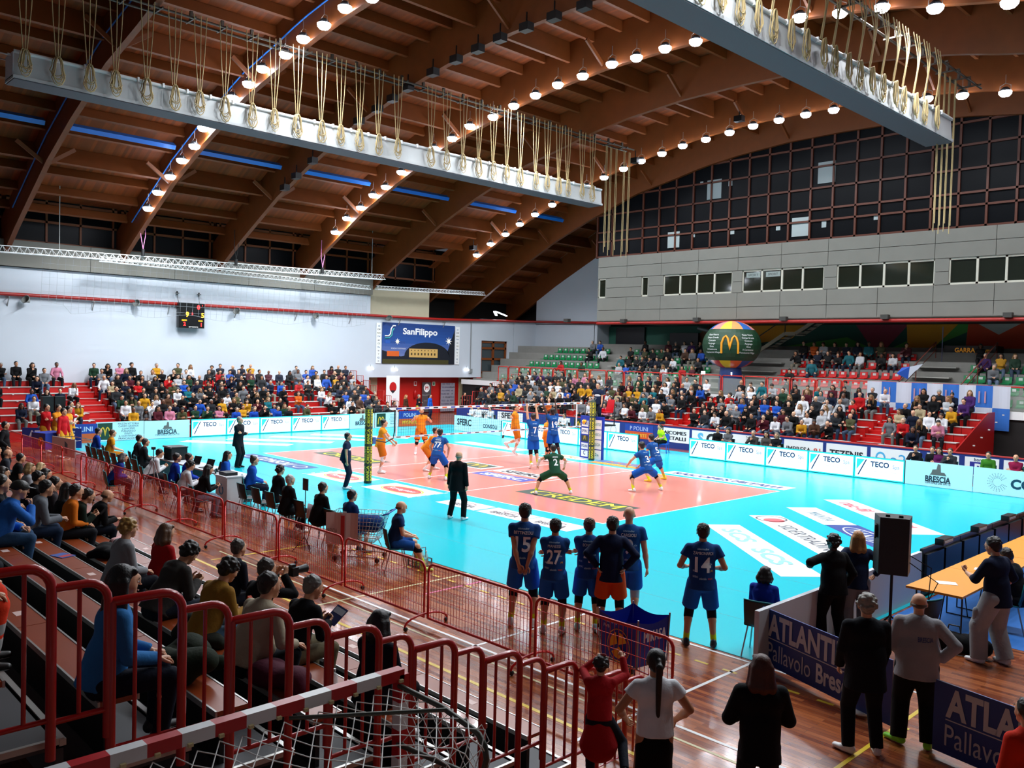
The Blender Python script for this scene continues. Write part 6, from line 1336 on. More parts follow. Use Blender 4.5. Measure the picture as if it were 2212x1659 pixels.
# camera, leaflets, coats, bottle
p = seat_of[21]; cmr = empty('photo_camera', p+V((-.02, .5, .68)), math.radians(8), 'black camera with long lens held up by the photographer', 'camera')
MB().box((-.07, -.04, -.05), (.07, .04, .05)).box((-.03, -.03, .05), (.03, .03, .08)).build('body', M_BLK, cmr); MB().tube([(0, .04, 0), (0, .1, 0), (0, .2, .0)], [.038, .04, .05], 14).build('lens', M_BLK, cmr)
p = seat_of[23]; tag(MB().box((-.08, -.003, 0), (.08, .003, .22)).box((-.07, -.004, .13), (.07, .004, .2), 1).build('leaflet', [C('2a3c70', .4), C('c0c8d4', .5)], None, Matrix.Translation(p+V((.0, .42, .32)))@Matrix.Rotation(-.9, 4, 'X')@Matrix.Rotation(.3, 4, 'Z')), 'blue and grey leaflet held by the grey-haired man in black', 'leaflet')
p = seat_of[19]; tag(MB().box((-.05, -.02, 0), (.05, .02, .1)).build('snack_packet', C('d04818', .3), None, Matrix.Translation(p+V((-.05, .5, .27)))@Matrix.Rotation(.5, 4, 'Y')), 'small orange packet in the hands of the woman in mustard', 'packet')
p = seat_of[2]; tag(MB().box((-.04, -.006, 0), (.04, .006, .15)).build('smartphone', M_BLK, None, Matrix.Translation(p+V((0, .58, .32)))@Matrix.Rotation(-.8, 4, 'X')), 'dark smartphone held by the man in dark green jumper', 'phone')
def coat(u, v, kz, c, lab, r=(.3, .22, .16)):
    z = ns_seat(kz); p = G(u, v, z+.08); rr = random.Random(int(u)); b = Body(.06)
    for i in range(7): b.ell((rr.uniform(-r[0], r[0])*.7, rr.uniform(-r[1], r[1])*.6, .06+rr.uniform(0, r[2]*.5)), (r[0]*.42, r[1]*.45, r[2]*.45))
    for i in range(3): a = rr.uniform(0, 6); b.cone((0, 0, .08), (r[0]*math.cos(a), r[1]*math.sin(a), .05), .07, .06)
    vs, fs = b.mesh(.018); me = np_mesh(vs, fs, 'coat', M_CLOTH); o = link('folded_coat', me, None, V((p.x, NS_Y-kz*NS_D-.42, z))); setc(o, c); tag(o, lab, 'coat')
coat(640, 1450, 3, '4a1428', 'wine-red padded coat lying on the bench behind the cream fleece', (.34, .26, .2))
coat(330, 1450, 4, '1a2414', 'dark green padded coat lying on the bench behind the railing', (.36, .26, .22))
coat(420, 1370, 3, '2c3028', 'grey-green coat lying between the mustard jumper and the railing', (.34, .24, .2))
coat(60, 1215, 5, '10141c', 'dark coat folded on the top visible bench at left', (.3, .22, .16))
coat(318, 1165, 1, 'd8a8a8', 'pale pink jacket beside the woman in grey jumper', (.16, .14, .16))
coat(255, 1190, 2, '0c0c0e', 'black coat on the bench left of the golden-haired woman', (.28, .2, .16))
z = ns_seat(2); p = G(722, 1470, z+.12); t = empty('water_bottle', (p.x, p.y, ns_seat(2)), 0, 'clear plastic water bottle standing on the bench behind the railing', 'bottle')
MB().lathe([(0, 0), (.033, 0), (.033, .14), (.028, .17), (.012, .2), (.012, .215)], 14).build('bottle', mat('clear_plastic', 'd8e4e8', .08, alpha=.4), t); MB().cyl((0, 0, .215), .014, .018, 12).build('cap', WHITE, t)
for u, v, kz, c, lab in [(300, 1250, 3, 'e8e0e0', 'red and white programme lying on the bench in front of the railing'), (140, 1200, 3, '3050a0', 'blue leaflet lying on the bench beside the dark green jumper')]:
    p = G(u, v, ns_seat(kz)); o = small('programme', (p.x, NS_Y-kz*NS_D-.42, ns_seat(kz)+.001), (.28, .2, .008), c, lab, 'leaflet', .3); small('cover_print', (.06, 0, .008), (.1, .16, .001), 'b82028', '', '', 0, o)
# paramedic's leg in orange trousers at the left edge
p = V((15.4, NS_Y-6*NS_D-.45, ns_seat(6))); p = G(-25, 1290, ns_seat(6)+.1); person(V((p.x, NS_Y-6*NS_D-.45, ns_seat(6))), math.radians(-10), sit(hands='wide', fl=-.42, legw=.03, hem=.1), 'paramedic in orange hi-vis trousers at the left edge of the near stand', 'l', 'short', '20160f', 'c83418', 'e03818', '141210', 1.78, .0135, None, [lambda o, J, t: [setc(link('reflective_band', sleeve_mesh(J['kn'+s]+(J['an'+s]-J['kn'+s])*a, J['kn'+s]+(J['an'+s]-J['kn'+s])*(a+.12), .108, .108, .014, 'reflective_band'), o), '9a9a98') for s in 'LR' for a in (.3, .6)]])

# ---------------------------------------------------------------- chairs and seated people along the near sideline
M_CH = C('12181a', .45); M_TEAL = C('0a7880', .4)
def chair(M_shell=M_CH, edge=M_TEAL):
    t = empty('chair'); b = MB(); n = 7; vs = []
    pr = [(.2, .44), (.19, .455), (.05, .43), (-.12, .44), (-.18, .5), (-.22, .66), (-.25, .84)]
    for y, z in pr:
        for i in range(5): x = (i-2)/2*.21; vs.append((x, y-(.03*(x/.21)**2 if z < .5 else -.04*(x/.21)**2), z+(.02*(x/.21)**2 if z < .5 else 0)))
    nv = len(vs); fs = [(5*j+i, 5*j+i+1, 5*j+i+6, 5*j+i+5) for j in range(6) for i in range(4)]
    b.add(vs, fs, 0, True); b.add([(x, y-.012, z-.014) for x, y, z in vs], [f[::-1] for f in fs], 0, True); b.build('shell', M_shell, t)
    b = MB(); e = [V(vs[5*j]) for j in range(7)]+[V(vs[30+i]) for i in range(1, 5)]+[V(vs[5*j+4]) for j in range(5, -1, -1)]; b.tube(e, .012, 5); b.build('edge', edge, t)
    for sx in (-1, 1):
        for y0, y1 in ((.14, .22), (-.12, -.24)): MB().tube([(sx*.17, y0, .43), (sx*.22, y1, 0)], .012, 6).build('leg', M_STEEL, t)
    return t
CH = chair(); chn = 0
def putchair(p, rz, lab):
    global chn
    q = V((p[0], p[1], 0))
    if chn == 0: CH.location = q; CH.rotation_euler = (0, 0, rz); tag(CH, lab, 'chair', 'black chairs along the near sideline')
    else: dup(CH, q, rz, lab)
    chn += 1
CX = [2.75, 3.55, 4.3, 5.05, 5.75, 6.45, 7.1]
for i, x in enumerate(CX): putchair((x, -11.15-.02*i), 0, 'black chair with teal edge in the right-hand bench row, %s from the left' % ORD[i])
LX = [-7.6, -7.0, -6.4, -5.8, -5.2, -4.6, -4.0, -3.4]
for i, x in enumerate(LX): putchair((x, -11.55), 0, 'black chair with teal edge in the left-hand bench row, %s from the left' % ORD[i])
def seated(u, v, hr, hc, tc, lc, lab, hands='lap', rz=0, sh='101012', H=1.76, z=1.2, ch=None, own=True, pts=None, **k):
    p = G(u, v, z); base = sit(hands=hands, fl=-.45, **k); base.setdefault('hem', .08)
    if own: putchair((p.x, p.y-.1), rz, ch or 'black chair under the %s' % lab.split(' in ')[0])
    y = p.y-.12
    return person(V((p.x, y, .45)), rz, base, lab, 'l', hr, hc, tc, lc, sh, H, .0145, 'people sitting along the near sideline', pts or [])
A5 = math.radians(-12)
seated(606, 1019, 'curly', '2a1e18', '0c0d12', '0c0d12', 'curly-haired man in black jacket in the right bench row', own=False)
seated(628, 1041, 'short', 'a8a4a0', '0c0d12', '0c0d12', 'white-haired man in black jacket in the right bench row', own=False, sh='e0d8d0')
seated(699, 1058, 'short', '2a1e16', '0a0a0d', '0c0d12', 'dark-haired man in black jacket in the right bench row', own=False, fat=1.2)
seated(762, 1075, 'short', '1a120e', '12305c', '1450a0', 'player in blue shirt number 1 on the bench behind the trolley', own=True, sleeve=.24, leglen=.43, pts=[number('', '1', False)])
seated(865, 1099, 'bald', '4a382c', '12305c', '1450a0', 'shaven-headed player in blue shirt sitting right of the trolley', own=True, sleeve=.24, leglen=.43, rz=math.radians(-28), sh='d0e860', pts=[pads('0a0e1c'), socks('c8e040')], feet=(.5, .55), gap=.2)
seated(549, 998, 'bun', '2a1c14', '1450b0', '10182c', 'girl with hair bun in blue hoodie beside the white desk', own=True, hood=True, rz=math.radians(-25))
seated(492, 986, 'long', '14100c', '1450b0', '10182c', 'long-haired girl in blue hoodie sitting behind the laptops', own=True, hood=True, rz=math.radians(-30))
seated(440, 1016, 'long', '120d0a', '0c0c10', '6a7484', 'long-haired woman in black at the laptops', own=True, rz=A5, hands='phone', lean=.3, head=(0, .1, 0))
seated(401, 1007, 'curly', '1a120e', 'd8d8dc', '14161c', 'curly-haired man in white shirt at the officials table', own=True, rz=A5, hands='phone', lean=.3, head=(0, .1, 0))
seated(383, 992, 'short', '1c140f', '1238a8', '14161c', 'man in royal blue jacket at the officials table, left one', own=True, rz=A5)
seated(409, 992, 'short', '1c140f', '1238a8', '14161c', 'man in royal blue jacket at the officials table, right one', own=True, rz=A5)
seated(329, 978, 'short', '1a120e', 'e0e0e2', '14161c', 'bearded man in white shirt leaning over the black case', own=True, rz=A5, hands='phone', lean=.45, head=(0, .1, 0))
seated(302, 949, 'short', '17100c', '2c2e34', '202228', 'man in grey suit beyond the left bench row', own=True, rz=A5, z=1.22)
seated(315, 957, 'short', '3a3430', '24262c', '202228', 'man with glasses in grey suit beyond the left bench row', own=True, rz=A5, pts=[glasses], z=1.22)
seated(244, 936, 'short', '4a3624', 'd08a18', 'c88018', 'player in yellow shirt sitting at the left bench', own=True, rz=A5, sleeve=.3, z=1.24)
seated(213, 932, 'short', '17100c', '1440a8', '14161c', 'young man in blue and white shirt at the left end of the bench', own=True, rz=A5, sleeve=.5, z=1.24)
seated(253, 988, 'bob', '5a5450', '1a3484', '14161c', 'photographer in blue vest sitting in front of the tripod', own=True, rz=A5, sleeve=1, lean=.4)
# between the far boards and the blue wall
far = [(1555,937,'short','2a2420','0c0c10'),(1577,947,'bob','2c2018','5a5c60'),(1632,943,'short','8a8680','3c3a38'),(1660,950,'long','1c1410','4c4844'),(1682,950,'bob','7a6a5a','101012'),(1982,970,'short','2a2420','14161e'),(2018,974,'short','4a4640','0e0f12'),(2032,986,'long','14100c','5a1850'),(2056,984,'short','3a3430','303236'),(2138,996,'short','18120e','3a7a20'),(2197,1003,'bald','6a5a50','8a1840')]
for i, (u, v, hr, hc, tc) in enumerate(far):
    p = OY(u, v, 11.6); person(V((p.x, 11.5, .42)), PI+.1, sit(hands=['lap', 'cross', 'chin'][i % 3], fl=-.42), 'person in %s behind the far boards, %s from the left' % ({'0c0c10': 'black', '5a5c60': 'grey patterned top', '3c3a38': 'dark grey jacket', '4c4844': 'brown-grey top', '101012': 'black coat', '14161e': 'dark suit', '0e0f12': 'black jumper', '5a1850': 'purple top', '303236': 'grey jacket', '3a7a20': 'green jumper', '8a1840': 'crimson jumper'}[tc], ORD[i]), 'l', hr, hc, tc, '14161c', '1c1c1e', 1.74, .02, 'people sitting behind the far boards')
    CH2 = dup(CH, V((p.x, 11.45, 0)), PI, 'dark chair behind the far boards, %s from the left' % ORD[i], 'dark chairs behind the far boards')
for i, (u, v, tc) in enumerate([(1022,884,'dcdce0'),(1037,881,'d8d8d8'),(1062,886,'c8ccd0'),(1205,893,'e0e0e0'),(1222,903,'e4e4e4')]):
    p = OY(u, v, 11.4); person(V((p.x, 11.4, .42)), PI, sit(hands=['cross', 'lap'][i % 2], fl=-.42), 'person in white sitting behind the boards beyond the net, %s from the left' % ORD[i], 'l', 'short', '2a2420', tc, '2a2c30', '1c1c1e', 1.74, .022, 'people in white beyond the net'); dup(CH, V((p.x, 11.35, 0)), PI, 'dark chair under a person in white beyond the net, %s from the left' % ORD[i], 'dark chairs beyond the net')
for i, (u, v) in enumerate([(507,886),(545,884),(596,881),(620,884)]):
    p = OX(u, v, -17.2); person(V((-17.15, p.y, .45)), -PI/2, sit(hands='lap', fl=-.45, lean=.25), 'official in blue and white shirt behind the left boards, %s from the left' % ORD[i] if i < 3 else 'bald man in dark jumper behind the left boards', 'l', 'short' if i < 3 else 'bald', '4a4640', '1c4ab0' if i < 3 else '1a1c20', '14161c', '1c1c1e', 1.74, .022, 'officials behind the left boards'); dup(CH, V((-17.2, p.y, 0)), -PI/2, 'dark chair behind the left boards, %s from the left' % ORD[i], 'dark chairs behind the left boards')

# ---------------------------------------------------------------- the crowd on the stands
rnd = random.Random(11)
TOPS = [('black','0c0c0e',38),('dark navy','10182c',16),('charcoal','222428',12),('grey','6a6c70',7),('light grey','a8aaae',4),('white','d8d8dc',9),('maroon','4a1420',4),('red','b01418',4),('blue','1c4ca8',6),('teal','14606a',2),('olive','4a4a30',3),('dark green','1a3826',3),('brown','4a3020',3),('mustard','c08a1c',3),('beige','a89878',3),('pink','c07890',2),('purple','40205a',1),('orange','c85a18',1)]
def pick(l): 
    r_ = rnd.uniform(0, sum(x[2] for x in l))
    for x in l:
        r_ -= x[2]
        if r_ <= 0: return x
    return l[-1]
LEGS = [('14161c',5),('1c2a40',4),('3a4a60',2),('5a6c84',2),('0c0c0e',5),('6a6a68',1),('8a8474',1)]
HAIRS = [('short','short dark hair','17100c',7),('short','short brown hair','38261a',3),('short','grey hair','8a8680',2),('bald','bald head','6a5a50',2),('long','long dark hair','140e0b',5),('long','long fair hair','7a5c38',2),('bob','brown bob','2e1e14',2),('pony','tied dark hair','1a120e',2),('curly','curly hair','1e140e',1)]
hk = ['short', 'bald', 'long', 'bob', 'pony', 'curly']
PV = [sit(hands='lap'), sit(hands='clasp', lean=.35), sit(hands='cross', lean=.05), sit(hands='chin', lean=.4), sit(hands='phone', lean=.3), sit(hands='lap', lean=.05, head=(.3, 0, 0), feet=(.42, .5)), sit(hands='clasp', lean=.5, head=(-.3, -.3, 0)), sit(hands='wide', lean=.2, gap=.2), sit(hands='cross', lean=.12, head=(-.35, 0, 0), feet=(.5, .3))]
VAR = {}
def variant(i, hair, lod):
    key = (i, hair, lod)
    if key not in VAR:
        h = (.026, .05)[lod]; P = dict(PV[i], hem=.06, tinf=.02 if lod == 0 else .03); J = skeleton(P)
        if (i, lod) not in VAR: VAR[(i, lod)] = (body_mesh(J, P, h, 'spectator'), top_mesh(J, P, h, infl=P['tinf']), legs_mesh(J, P, h, infl=.013+.01*lod), [shoe_mesh(J, P, s, h*.8) for s in 'LR'])
        VAR[key] = VAR[(i, lod)]+(hair_mesh(J, P, h*.8, hair),)
    return VAR[key]
NUMW = 'one two three four five six seven eight'.split()
cand = []
def row(stand, k, pos, rz):
    for i, p in enumerate(pos): cand.append((stand, k, i, V(p), rz+rnd.uniform(-.25, .25), rnd.uniform(.93, 1.04)))
def spread(a, c, occ, step=.6):
    out = []; x = a+rnd.uniform(.1, .3)
    while x < c-.2:
        o_ = occ(x) if callable(occ) else occ
        if rnd.random() < o_: out.append(x)
        x += step*rnd.uniform(.92, 1.12)
    return out
for k in range(8):
    occ = lambda y: (.35 if k < 3 and y < -7.5 else .5 if y < -7.5 else .93 if y < 1 else .35 if (1.5 < y < 4.6 and k < 6) else .85 if y < 4.6 else .9) if k < 7 else .62
    ys = spread(-13.5, -8, occ)+spread(-6.6, 9.0, occ)
    row('left', k, [(-17.75-.76*k-.47, y, .45+.28*k+.02) for y in ys], -PI/2-.1)
for k in range(6):
    sp = []
    for a, c in ((-17, -9), (-7.9, -2.0), (-.8, 7.1), (8.4, 11.1)): sp += spread(a, c, .55 if (a < -10 and k < 1) else .5 if (a > 8 and k < 1) else .92)
    row('far', k, [(x, 13.2+.85*k+.47, 1.0+.27*k+.02) for x in sp], PI+.15)
for k in range(5):
    sp = spread(-17.5+.2*k, -13.9, .12 if k < 3 else .5)+spread(-12.2, -5.3, (.05, .55, .85, .8, .7)[k])+spread(-.4, 5.8, (.12, .12, .3, .8, .75)[k])+spread(8.6, 14.5, (.1, .35, .6, .6, .4)[k])
    row('upper', k, [(x, 20.0+.9*k+.42, 2.5+.5*k+.07) for x in sp], PI+.2)
cand.sort(key=lambda c: (c[3]-V(CAMP)).length-(8 if c[0] != 'upper' else 0))
NI = 300; stuffV = []; stuffF = []; stuffC = []; off = 0
def mesh_np(me):
    v = np.empty(len(me.vertices)*3); me.vertices.foreach_get('co', v); return v.reshape(-1, 3), [tuple(p.vertices) for p in me.polygons]
NPC = {}
for n_, (stand, k, i, p, rz, sc) in enumerate(cand):
    cn, cc, _ = pick(TOPS); lc = pick([(a, a, b) for a, b in LEGS])[0]; hs, hn, hc, _ = pick([(a, (b, c), d) for a, b, c, d in HAIRS]) if False else rnd.choices(HAIRS, [x[3] for x in HAIRS])[0]
    pi = rnd.randrange(len(PV)); sk = rnd.choices(['d8a282', 'c08a68', 'e0b090', '7a4e38'], [5, 4, 3, 1])[0]; shc = rnd.choice(['e0e0e0', '141414', '141414', '8a8a8a'])
    if n_ < NI:
        bm_, tm_, lm_, sm_, hm_ = variant(pi, hs, 0)
        o = link('spectator', bm_, None, Matrix.Translation(p)@Matrix.Rotation(rz, 4, 'Z')@Matrix.Scale(sc, 4)); setc(o, sk)
        st = {'left': 'left red stand', 'far': 'far red stand', 'upper': 'upper stand'}[stand]
        tag(o, 'person in %s, %s, %s from left in row %s, %s' % (cn, hn, ordn(i), NUMW[k], st), 'person', 'spectators on the '+st)
        if hm_: setc(link('hair', hm_, o), hc)
        setc(link('top', tm_, o), cc); setc(link('trousers', lm_, o), lc)
        for s_ in sm_: setc(link('shoe', s_, o), shc)
    else:
        bm_, tm_, lm_, sm_, hm_ = variant(pi, hs, 1); R = np.array((Matrix.Rotation(rz, 3, 'Z')))*sc
        for me, col in ((bm_, sk), (tm_, cc), (lm_, lc), (hm_, hc)):
            if me is None: continue
            if me.name not in NPC: NPC[me.name] = mesh_np(me)
            v, f = NPC[me.name]; stuffV.append(v@R.T+np.array(p)); stuffF += [tuple(q+off for q in t_) for t_ in f]; off += len(v); stuffC.append(np.tile((*hexc(col), 1), (len(v), 1)))
me = bpy.data.meshes.new('distant_spectators'); me.from_pydata(np.concatenate(stuffV).tolist(), [], stuffF)
at_ = me.color_attributes.new('tint', 'FLOAT_COLOR', 'POINT'); at_.data.foreach_set('color', np.concatenate(stuffC).ravel()); me.polygons.foreach_set('use_smooth', [True]*len(me.polygons))
ms_ = mat('crowd_clothes', rough=.8); an = ms_.node_tree.nodes.new('ShaderNodeAttribute'); an.attribute_name = 'tint'; ms_.node_tree.links.new(an.outputs['Color'], ms_.node_tree.nodes['Principled BSDF'].inputs['Base Color']); me.materials.append(ms_)
o = link('distant_spectators', me); tag(o, 'the remaining far-off spectators seated on the upper stand and back rows', 'crowd', None, 'stuff')
print('CROWD', len(cand))

# ---------------------------------------------------------------- red mesh barriers
def barrier(w_):
    t = empty('crowd_barrier'); z0, z1 = .14, 1.0; r = .12
    MB().tube([(.04, 0, z0)]+[(.04, 0, z1-r)]+arc((.04+r, 0, z1-r), r, PI, PI/2, 5)+arc((w_-.04-r, 0, z1-r), r, PI/2, 0, 5)+[(w_-.04, 0, z0), (.04, 0, z0)], .021, 8).build('frame', M_REDB, t)
    b = MB(); n = int(w_/.07)
    for i in range(1, n): x = .04+(w_-.08)*i/n; b.box((x-.003, -.003, z0), (x+.003, .003, z1-(.05 if i in (1, n-1) else 0)))
    for i in range(1, 5): z = z0+(z1-z0)*i/5; b.box((.04, -.003, z-.003), (w_-.04, .003, z+.003))
    b.build('mesh', M_REDB, t)
    b = MB(); b.tube([(.0, -.42, .07)]+[(0, -.42*math.cos(a), .07+.14*math.sin(a)) for a in np.linspace(0, PI, 9)], .018, 6); b.build('foot', M_REDB, t)
    for y in (-.4, .4): MB().lathe([(0, -.012), (.035, -.012), (.035, .012), (0, .012)], 10, 0, Matrix.Translation(V((0, y, .035)))@Matrix.Rotation(PI/2, 4, 'Y')).build('caster', M_BLK, t)
    return t
M_REDB = C('c81810', .35)
BR = barrier(2.33); nb_ = 0
for i in range(14):
    x = 17.35-2.35*(i+1); p = V((x, -13.15 if x > -6 else -13.15+.02*i, 0)); lab = 'red mesh crowd barrier on wheels along the near side, %s from the right' % ordn(i)
    if i == 0: BR.location = p; tag(BR, lab, 'barrier', 'red mesh barriers along the near side')
    else: dup(BR, p, 0, lab)
# ---------------------------------------------------------------- handball goal in the foreground
GX = 18.2; t = empty('handball_goal', (GX, -19.3, 0), 0, 'red and white handball goal with white net in the foreground', 'goal')
M_GW, M_GR = C('d8dadc', .35), C('b81420', .35)
b = MB(); y0, y1 = -1.5, 1.5; n = 15
for k in range(n): b.box((-.04, y0+(y1-y0)*k/n, 1.96), (.04, y0+(y1-y0)*(k+1)/n, 2.04), 0 if k % 2 else 1)
b.build('crossbar', [M_GW, M_GR], t)
for y in (y0, y1):
    b = MB()
    for k in range(10): b.box((-.04, y-.04, 2.0*k/10), (.04, y+.04, 2.0*(k+1)/10), 0 if k % 2 == 0 else 1)
    b.build('post', [M_GW, M_GR], t)
M_HOOP = C('4a4c44', .45, metal=.3)
for y, nm in ((y1-.03, 'hoop'), (y0+.03, 'hoop')):
    MB().tube([(.02, y, 1.92), (.5, y, 1.92), (.78, y, 1.88)]+arc((.8, y, 1.73), .15, PI/2, -PI/2, 6)+[(.7, y, 1.56), (.02, y, 1.5)], .02, 8).build(nm, M_HOOP, t)
    MB().tube([(1.0, y, 0), (.05, y, 0)], .02, 6).tube([(.95, y, 0), (.6, y, 1.55)], .016, 6).build('base_bar', M_HOOP, t)
MB().tube([(.02, y1-.9, 1.93), (.55, y1-.04, 1.92)], .014, 6).build('corner_brace', M_HOOP, t)
b = MB(); NY = 44; NXG = 26; rr = random.Random(4)
def netp(i, j):
    y = y0+(y1-y0)*i/NY; s = j/NXG; sag = .1*math.sin(math.pi*min(1, i/NY))*math.sin(math.pi*min(1, s*1.6)) if s < .62 else .03
    if s < .4: x, z = .04+.9*s/.4, 1.92-.02*s/.4-sag*1.4
    else: x, z = .94-.05*(s-.4)/.6+.08*math.sin((s-.4)*3), 1.9-1.85*(s-.4)/.6-sag
    return V((x+.008*math.sin(i*.7+j*.4), y+.01*math.sin(j*.9+i*.5), z+.008*math.sin(i*1.1+j*.6)))
for i in range(NY):
    for j in range(NXG):
        if (i+j) % 2 == 0: b.tube([netp(i, j), netp(i+1, j+1)], .004, 4, cap=False)
        else: b.tube([netp(i+1, j), netp(i, j+1)], .004, 4, cap=False)
b.build('net', C('f0f0ec', .7), t)
b = MB()
for ye in (y1-.01,):
    for i in range(12):
        for j in range(24):
            a = V((.05+.075*i, ye, 1.92-.08*j)); c = V((.05+.075*(i+1), ye, 1.92-.08*(j+1))); d = V((.05+.075*(i+1), ye, 1.92-.08*j)); e = V((.05+.075*i, ye, 1.92-.08*(j+1)))
            b.tube([a, c] if (i+j) % 2 else [d, e], .003, 4, cap=False)
b.build('side_net', C('f0f0ec', .7), t)
b = MB()
for k in range(16): b.box((.04, y0+.1+k*.19, 1.955), (.06, y0+.13+k*.19, 1.975))
b.build('hook', C('c8b888', .6), t)
# ---------------------------------------------------------------- boards, speaker, tables at the right
o = MB().box((17.05, -10.9, 0), (17.12, -5.1, .86)).build('white_board', C('c8ccd2', .6)); tag(o, 'long plain white low board at the right end of the mat', 'board')
for k in range(5):
    y = -5.05+1.95*k; t = empty('led_board', (17.12, y, 0), 0, 'dark back of a low board at the right end line, %s from near end' % ORD[k], 'advertising board', 'LED board backs at the right end line')
    MB().box((-.06, 0, 0), (0, 1.92, .9)).box((0, .05, .1), (.06, .9, .8)).box((0, 1.0, .1), (.06, 1.85, .8)).build('case', C('0e0f14', .35), t)
    MB().box((-.02, .62, .9), (.14, 1.12, 1.02)).box((-.01, .66, .94), (.15, 1.08, .98), 1).build('control_box', [C('303438', .3, metal=.5), C('b0b4b8', .4)], t)
    MB().box((-.065, .02, .03), (-.061, 1.9, .88)).build('screen', E_C, t)
def blueboard(pl_, pr_, lab, txt2=True):
    a = V(pl_); c = V(pr_); d = (c-a); L = d.length
    t = flatsign((a+c)/2, d, L, .78, lab, 'advertising board', C('123a86', .4), [('ATLANTIDE', -L/2+.14, .58, .3, C('c4c8d0', .4), .05, 1.62, 'L'), ('#box', 0, .385, (L-.28, .012), C('c4c8d0', .4)), ('Pallavolo', -L/2+.14, .22, .24, C('b8bcc8', .4), .0, .82, 'L'), ('Brescia', -L/2+1.06, .22, .24, C('d0d4dc', .4), .04, .7, 'L')], 'advertising_board')
    MB().lathe([(0, 0), (.16, 0), (.16, .02), (0, .025)], 20).build('foot', WHITE, t, Matrix.Translation(V((L/2-.5, -.03, -.06)))@Matrix.Rotation(-PI/2, 4, 'X')); return t
blueboard(G(1643, 1428, .06), G(1922, 1568, .06), 'dark blue board reading ATLANTIDE Pallavolo Brescia behind the grey-haired man')
A2_ = G(2013, 1617, .06); d2 = (G(2202, 1535, .84)-G(2027, 1473, .84)).normalized(); blueboard(A2_, A2_+V((d2.x, d2.y, 0))*2.1, 'dark blue board reading ATLANTIDE at the bottom right edge')
# loudspeaker on its stand
sp = V((17.95, -8.55, 0)); t = empty('speaker_stand', sp, math.radians(40), 'black tripod stand carrying the tall loudspeaker at right', 'stand')
MB().tube([(0, 0, .1), (0, 0, 1.2)], .022, 8).build('pole', M_BLK, t)
for a in (0, 2.1, 4.2): MB().tube([(0, 0, .55), (.5*math.cos(a), .5*math.sin(a), .02)], .014, 6).build('leg', M_BLK, t)
t = empty('loudspeaker', sp+V((0, 0, 1.2)), math.radians(25), 'big black loudspeaker on a tripod in front of the floor logos', 'speaker')
b = MB(); b.prism([(-.2, -.2, 0), (.2, -.2, 0), (.26, .18, 0), (.1, .22, 0), (-.1, .22, 0), (-.26, .18, 0)], (0, 0, .84)); b.build('cabinet', C('101012', .5, bump=.2), t)
MB().box((-.262, -.08, .5), (-.24, .12, .7)).box((-.12, -.1, .84), (-.06, -.04, .87)).box((.06, -.1, .84), (.12, -.04, .87)).build('handle', M_BLK, t)
tag(MB().tube([sp+V((.15, .1, 1.5)), sp+V((.45, .3, 1.3)), sp+V((.4, .35, .7)), sp+V((.1, .2, .3)), sp+V((.4, .5, .02)), sp+V((1.2, .7, .02))], .008, 5).tube([sp+V((.15, .1, 1.4)), sp+V((.55, .3, 1.1)), sp+V((.3, .3, .5)), sp+V((.6, .2, .02)), sp+V((.2, 1.2, .02))], .008, 5).build('cable', M_BLK), 'black cables hanging from the loudspeaker to the blue mat', 'cable')
M_TT = C('e89418', .45)
for k in range(4):
    y = -7.4+1.9*k; t = empty('folding_table', (17.72, y, 0), 0, 'orange-topped folding table behind the LED board backs, %s from the near end' % ORD[k], 'table', 'orange folding tables at the right end')
    MB().box((0, .005, .72), (.85, 1.895, .755)).build('tabletop', M_TT, t)
    for yy in (.25, 1.65): MB().tube([(.08, yy, .72), (.08, yy, .02), (.77, yy, .02), (.77, yy, .72)], .014, 6).tube([(.42, yy, .02), (.42, yy+(.3 if yy < 1 else -.3), .7)], .01, 5).build('leg', M_BLK, t)
for i, (x, y, r_) in enumerate([(18.1, -6.7, .5), (18.2, -5.2, .2), (18.15, -4.4, .5), (18.1, -1.8, 0)]): small('paper_sheet', (x, y, .757), (.3, .21, .002), 'e8e8ec', 'white sheet of paper on the orange tables, %s from the near end' % ORD[i], 'paper', r_)
p = G(2193, 1205, 1.2); dup(CH, V((p.x, p.y, 0)), math.radians(90), 'black chair of the man sitting behind the young man in cargo trousers'); person(V((p.x+.1, p.y, .45)), math.radians(90), dict(sit(hands='phone', lean=.25, fl=-.45)), 'man in dark jacket sitting at the orange table at the right edge', 'l', 'short', '241a14', '14161c', '14161c', '101010', 1.76, .014)
for i, (u, v, lab) in enumerate([(1985, 1350, 'black chair draped with a coat behind the stout man')]):
    p = G(u, v, .4); dup(CH, V((p.x, p.y, 0)), math.radians(70), lab)
def bag(u, v, r, c, lab):
    p = G(u, v, r[2]*.5); b = Body(.04); b.cone((-r[0]*.6, 0, r[2]*.5), (r[0]*.6, 0, r[2]*.5), r[2]*.5, r[2]*.45, None, (0, 1, 0), r[1]/r[2]); vs, fs = b.mesh(.02); o = link('bag', np_mesh(vs, fs, 'bag', M_CLOTH), None, V((p.x, p.y, .0))); setc(o, c); tag(o, lab, 'bag')
    MB().tube([(-r[0]*.4, 0, r[2]*.9), (-r[0]*.3, 0, r[2]*1.3), (r[0]*.3, 0, r[2]*1.3), (r[0]*.4, 0, r[2]*.9)], .012, 6).build('handle', M_BLK, o)
bag(2060, 1385, (.25, .3, .3), '0c0c0e', 'black rucksack on the floor behind the stout man'); bag(2105, 1395, (.2, .25, .3), '101014', 'black bag beside the feet of the young man in cargo trousers')
p = G(1653, 1245, 1.15); cp = V((p.x, p.y-.05, 0)); dup(CH, cp, math.radians(15), 'dark chair standing on the mat left of the long white board')
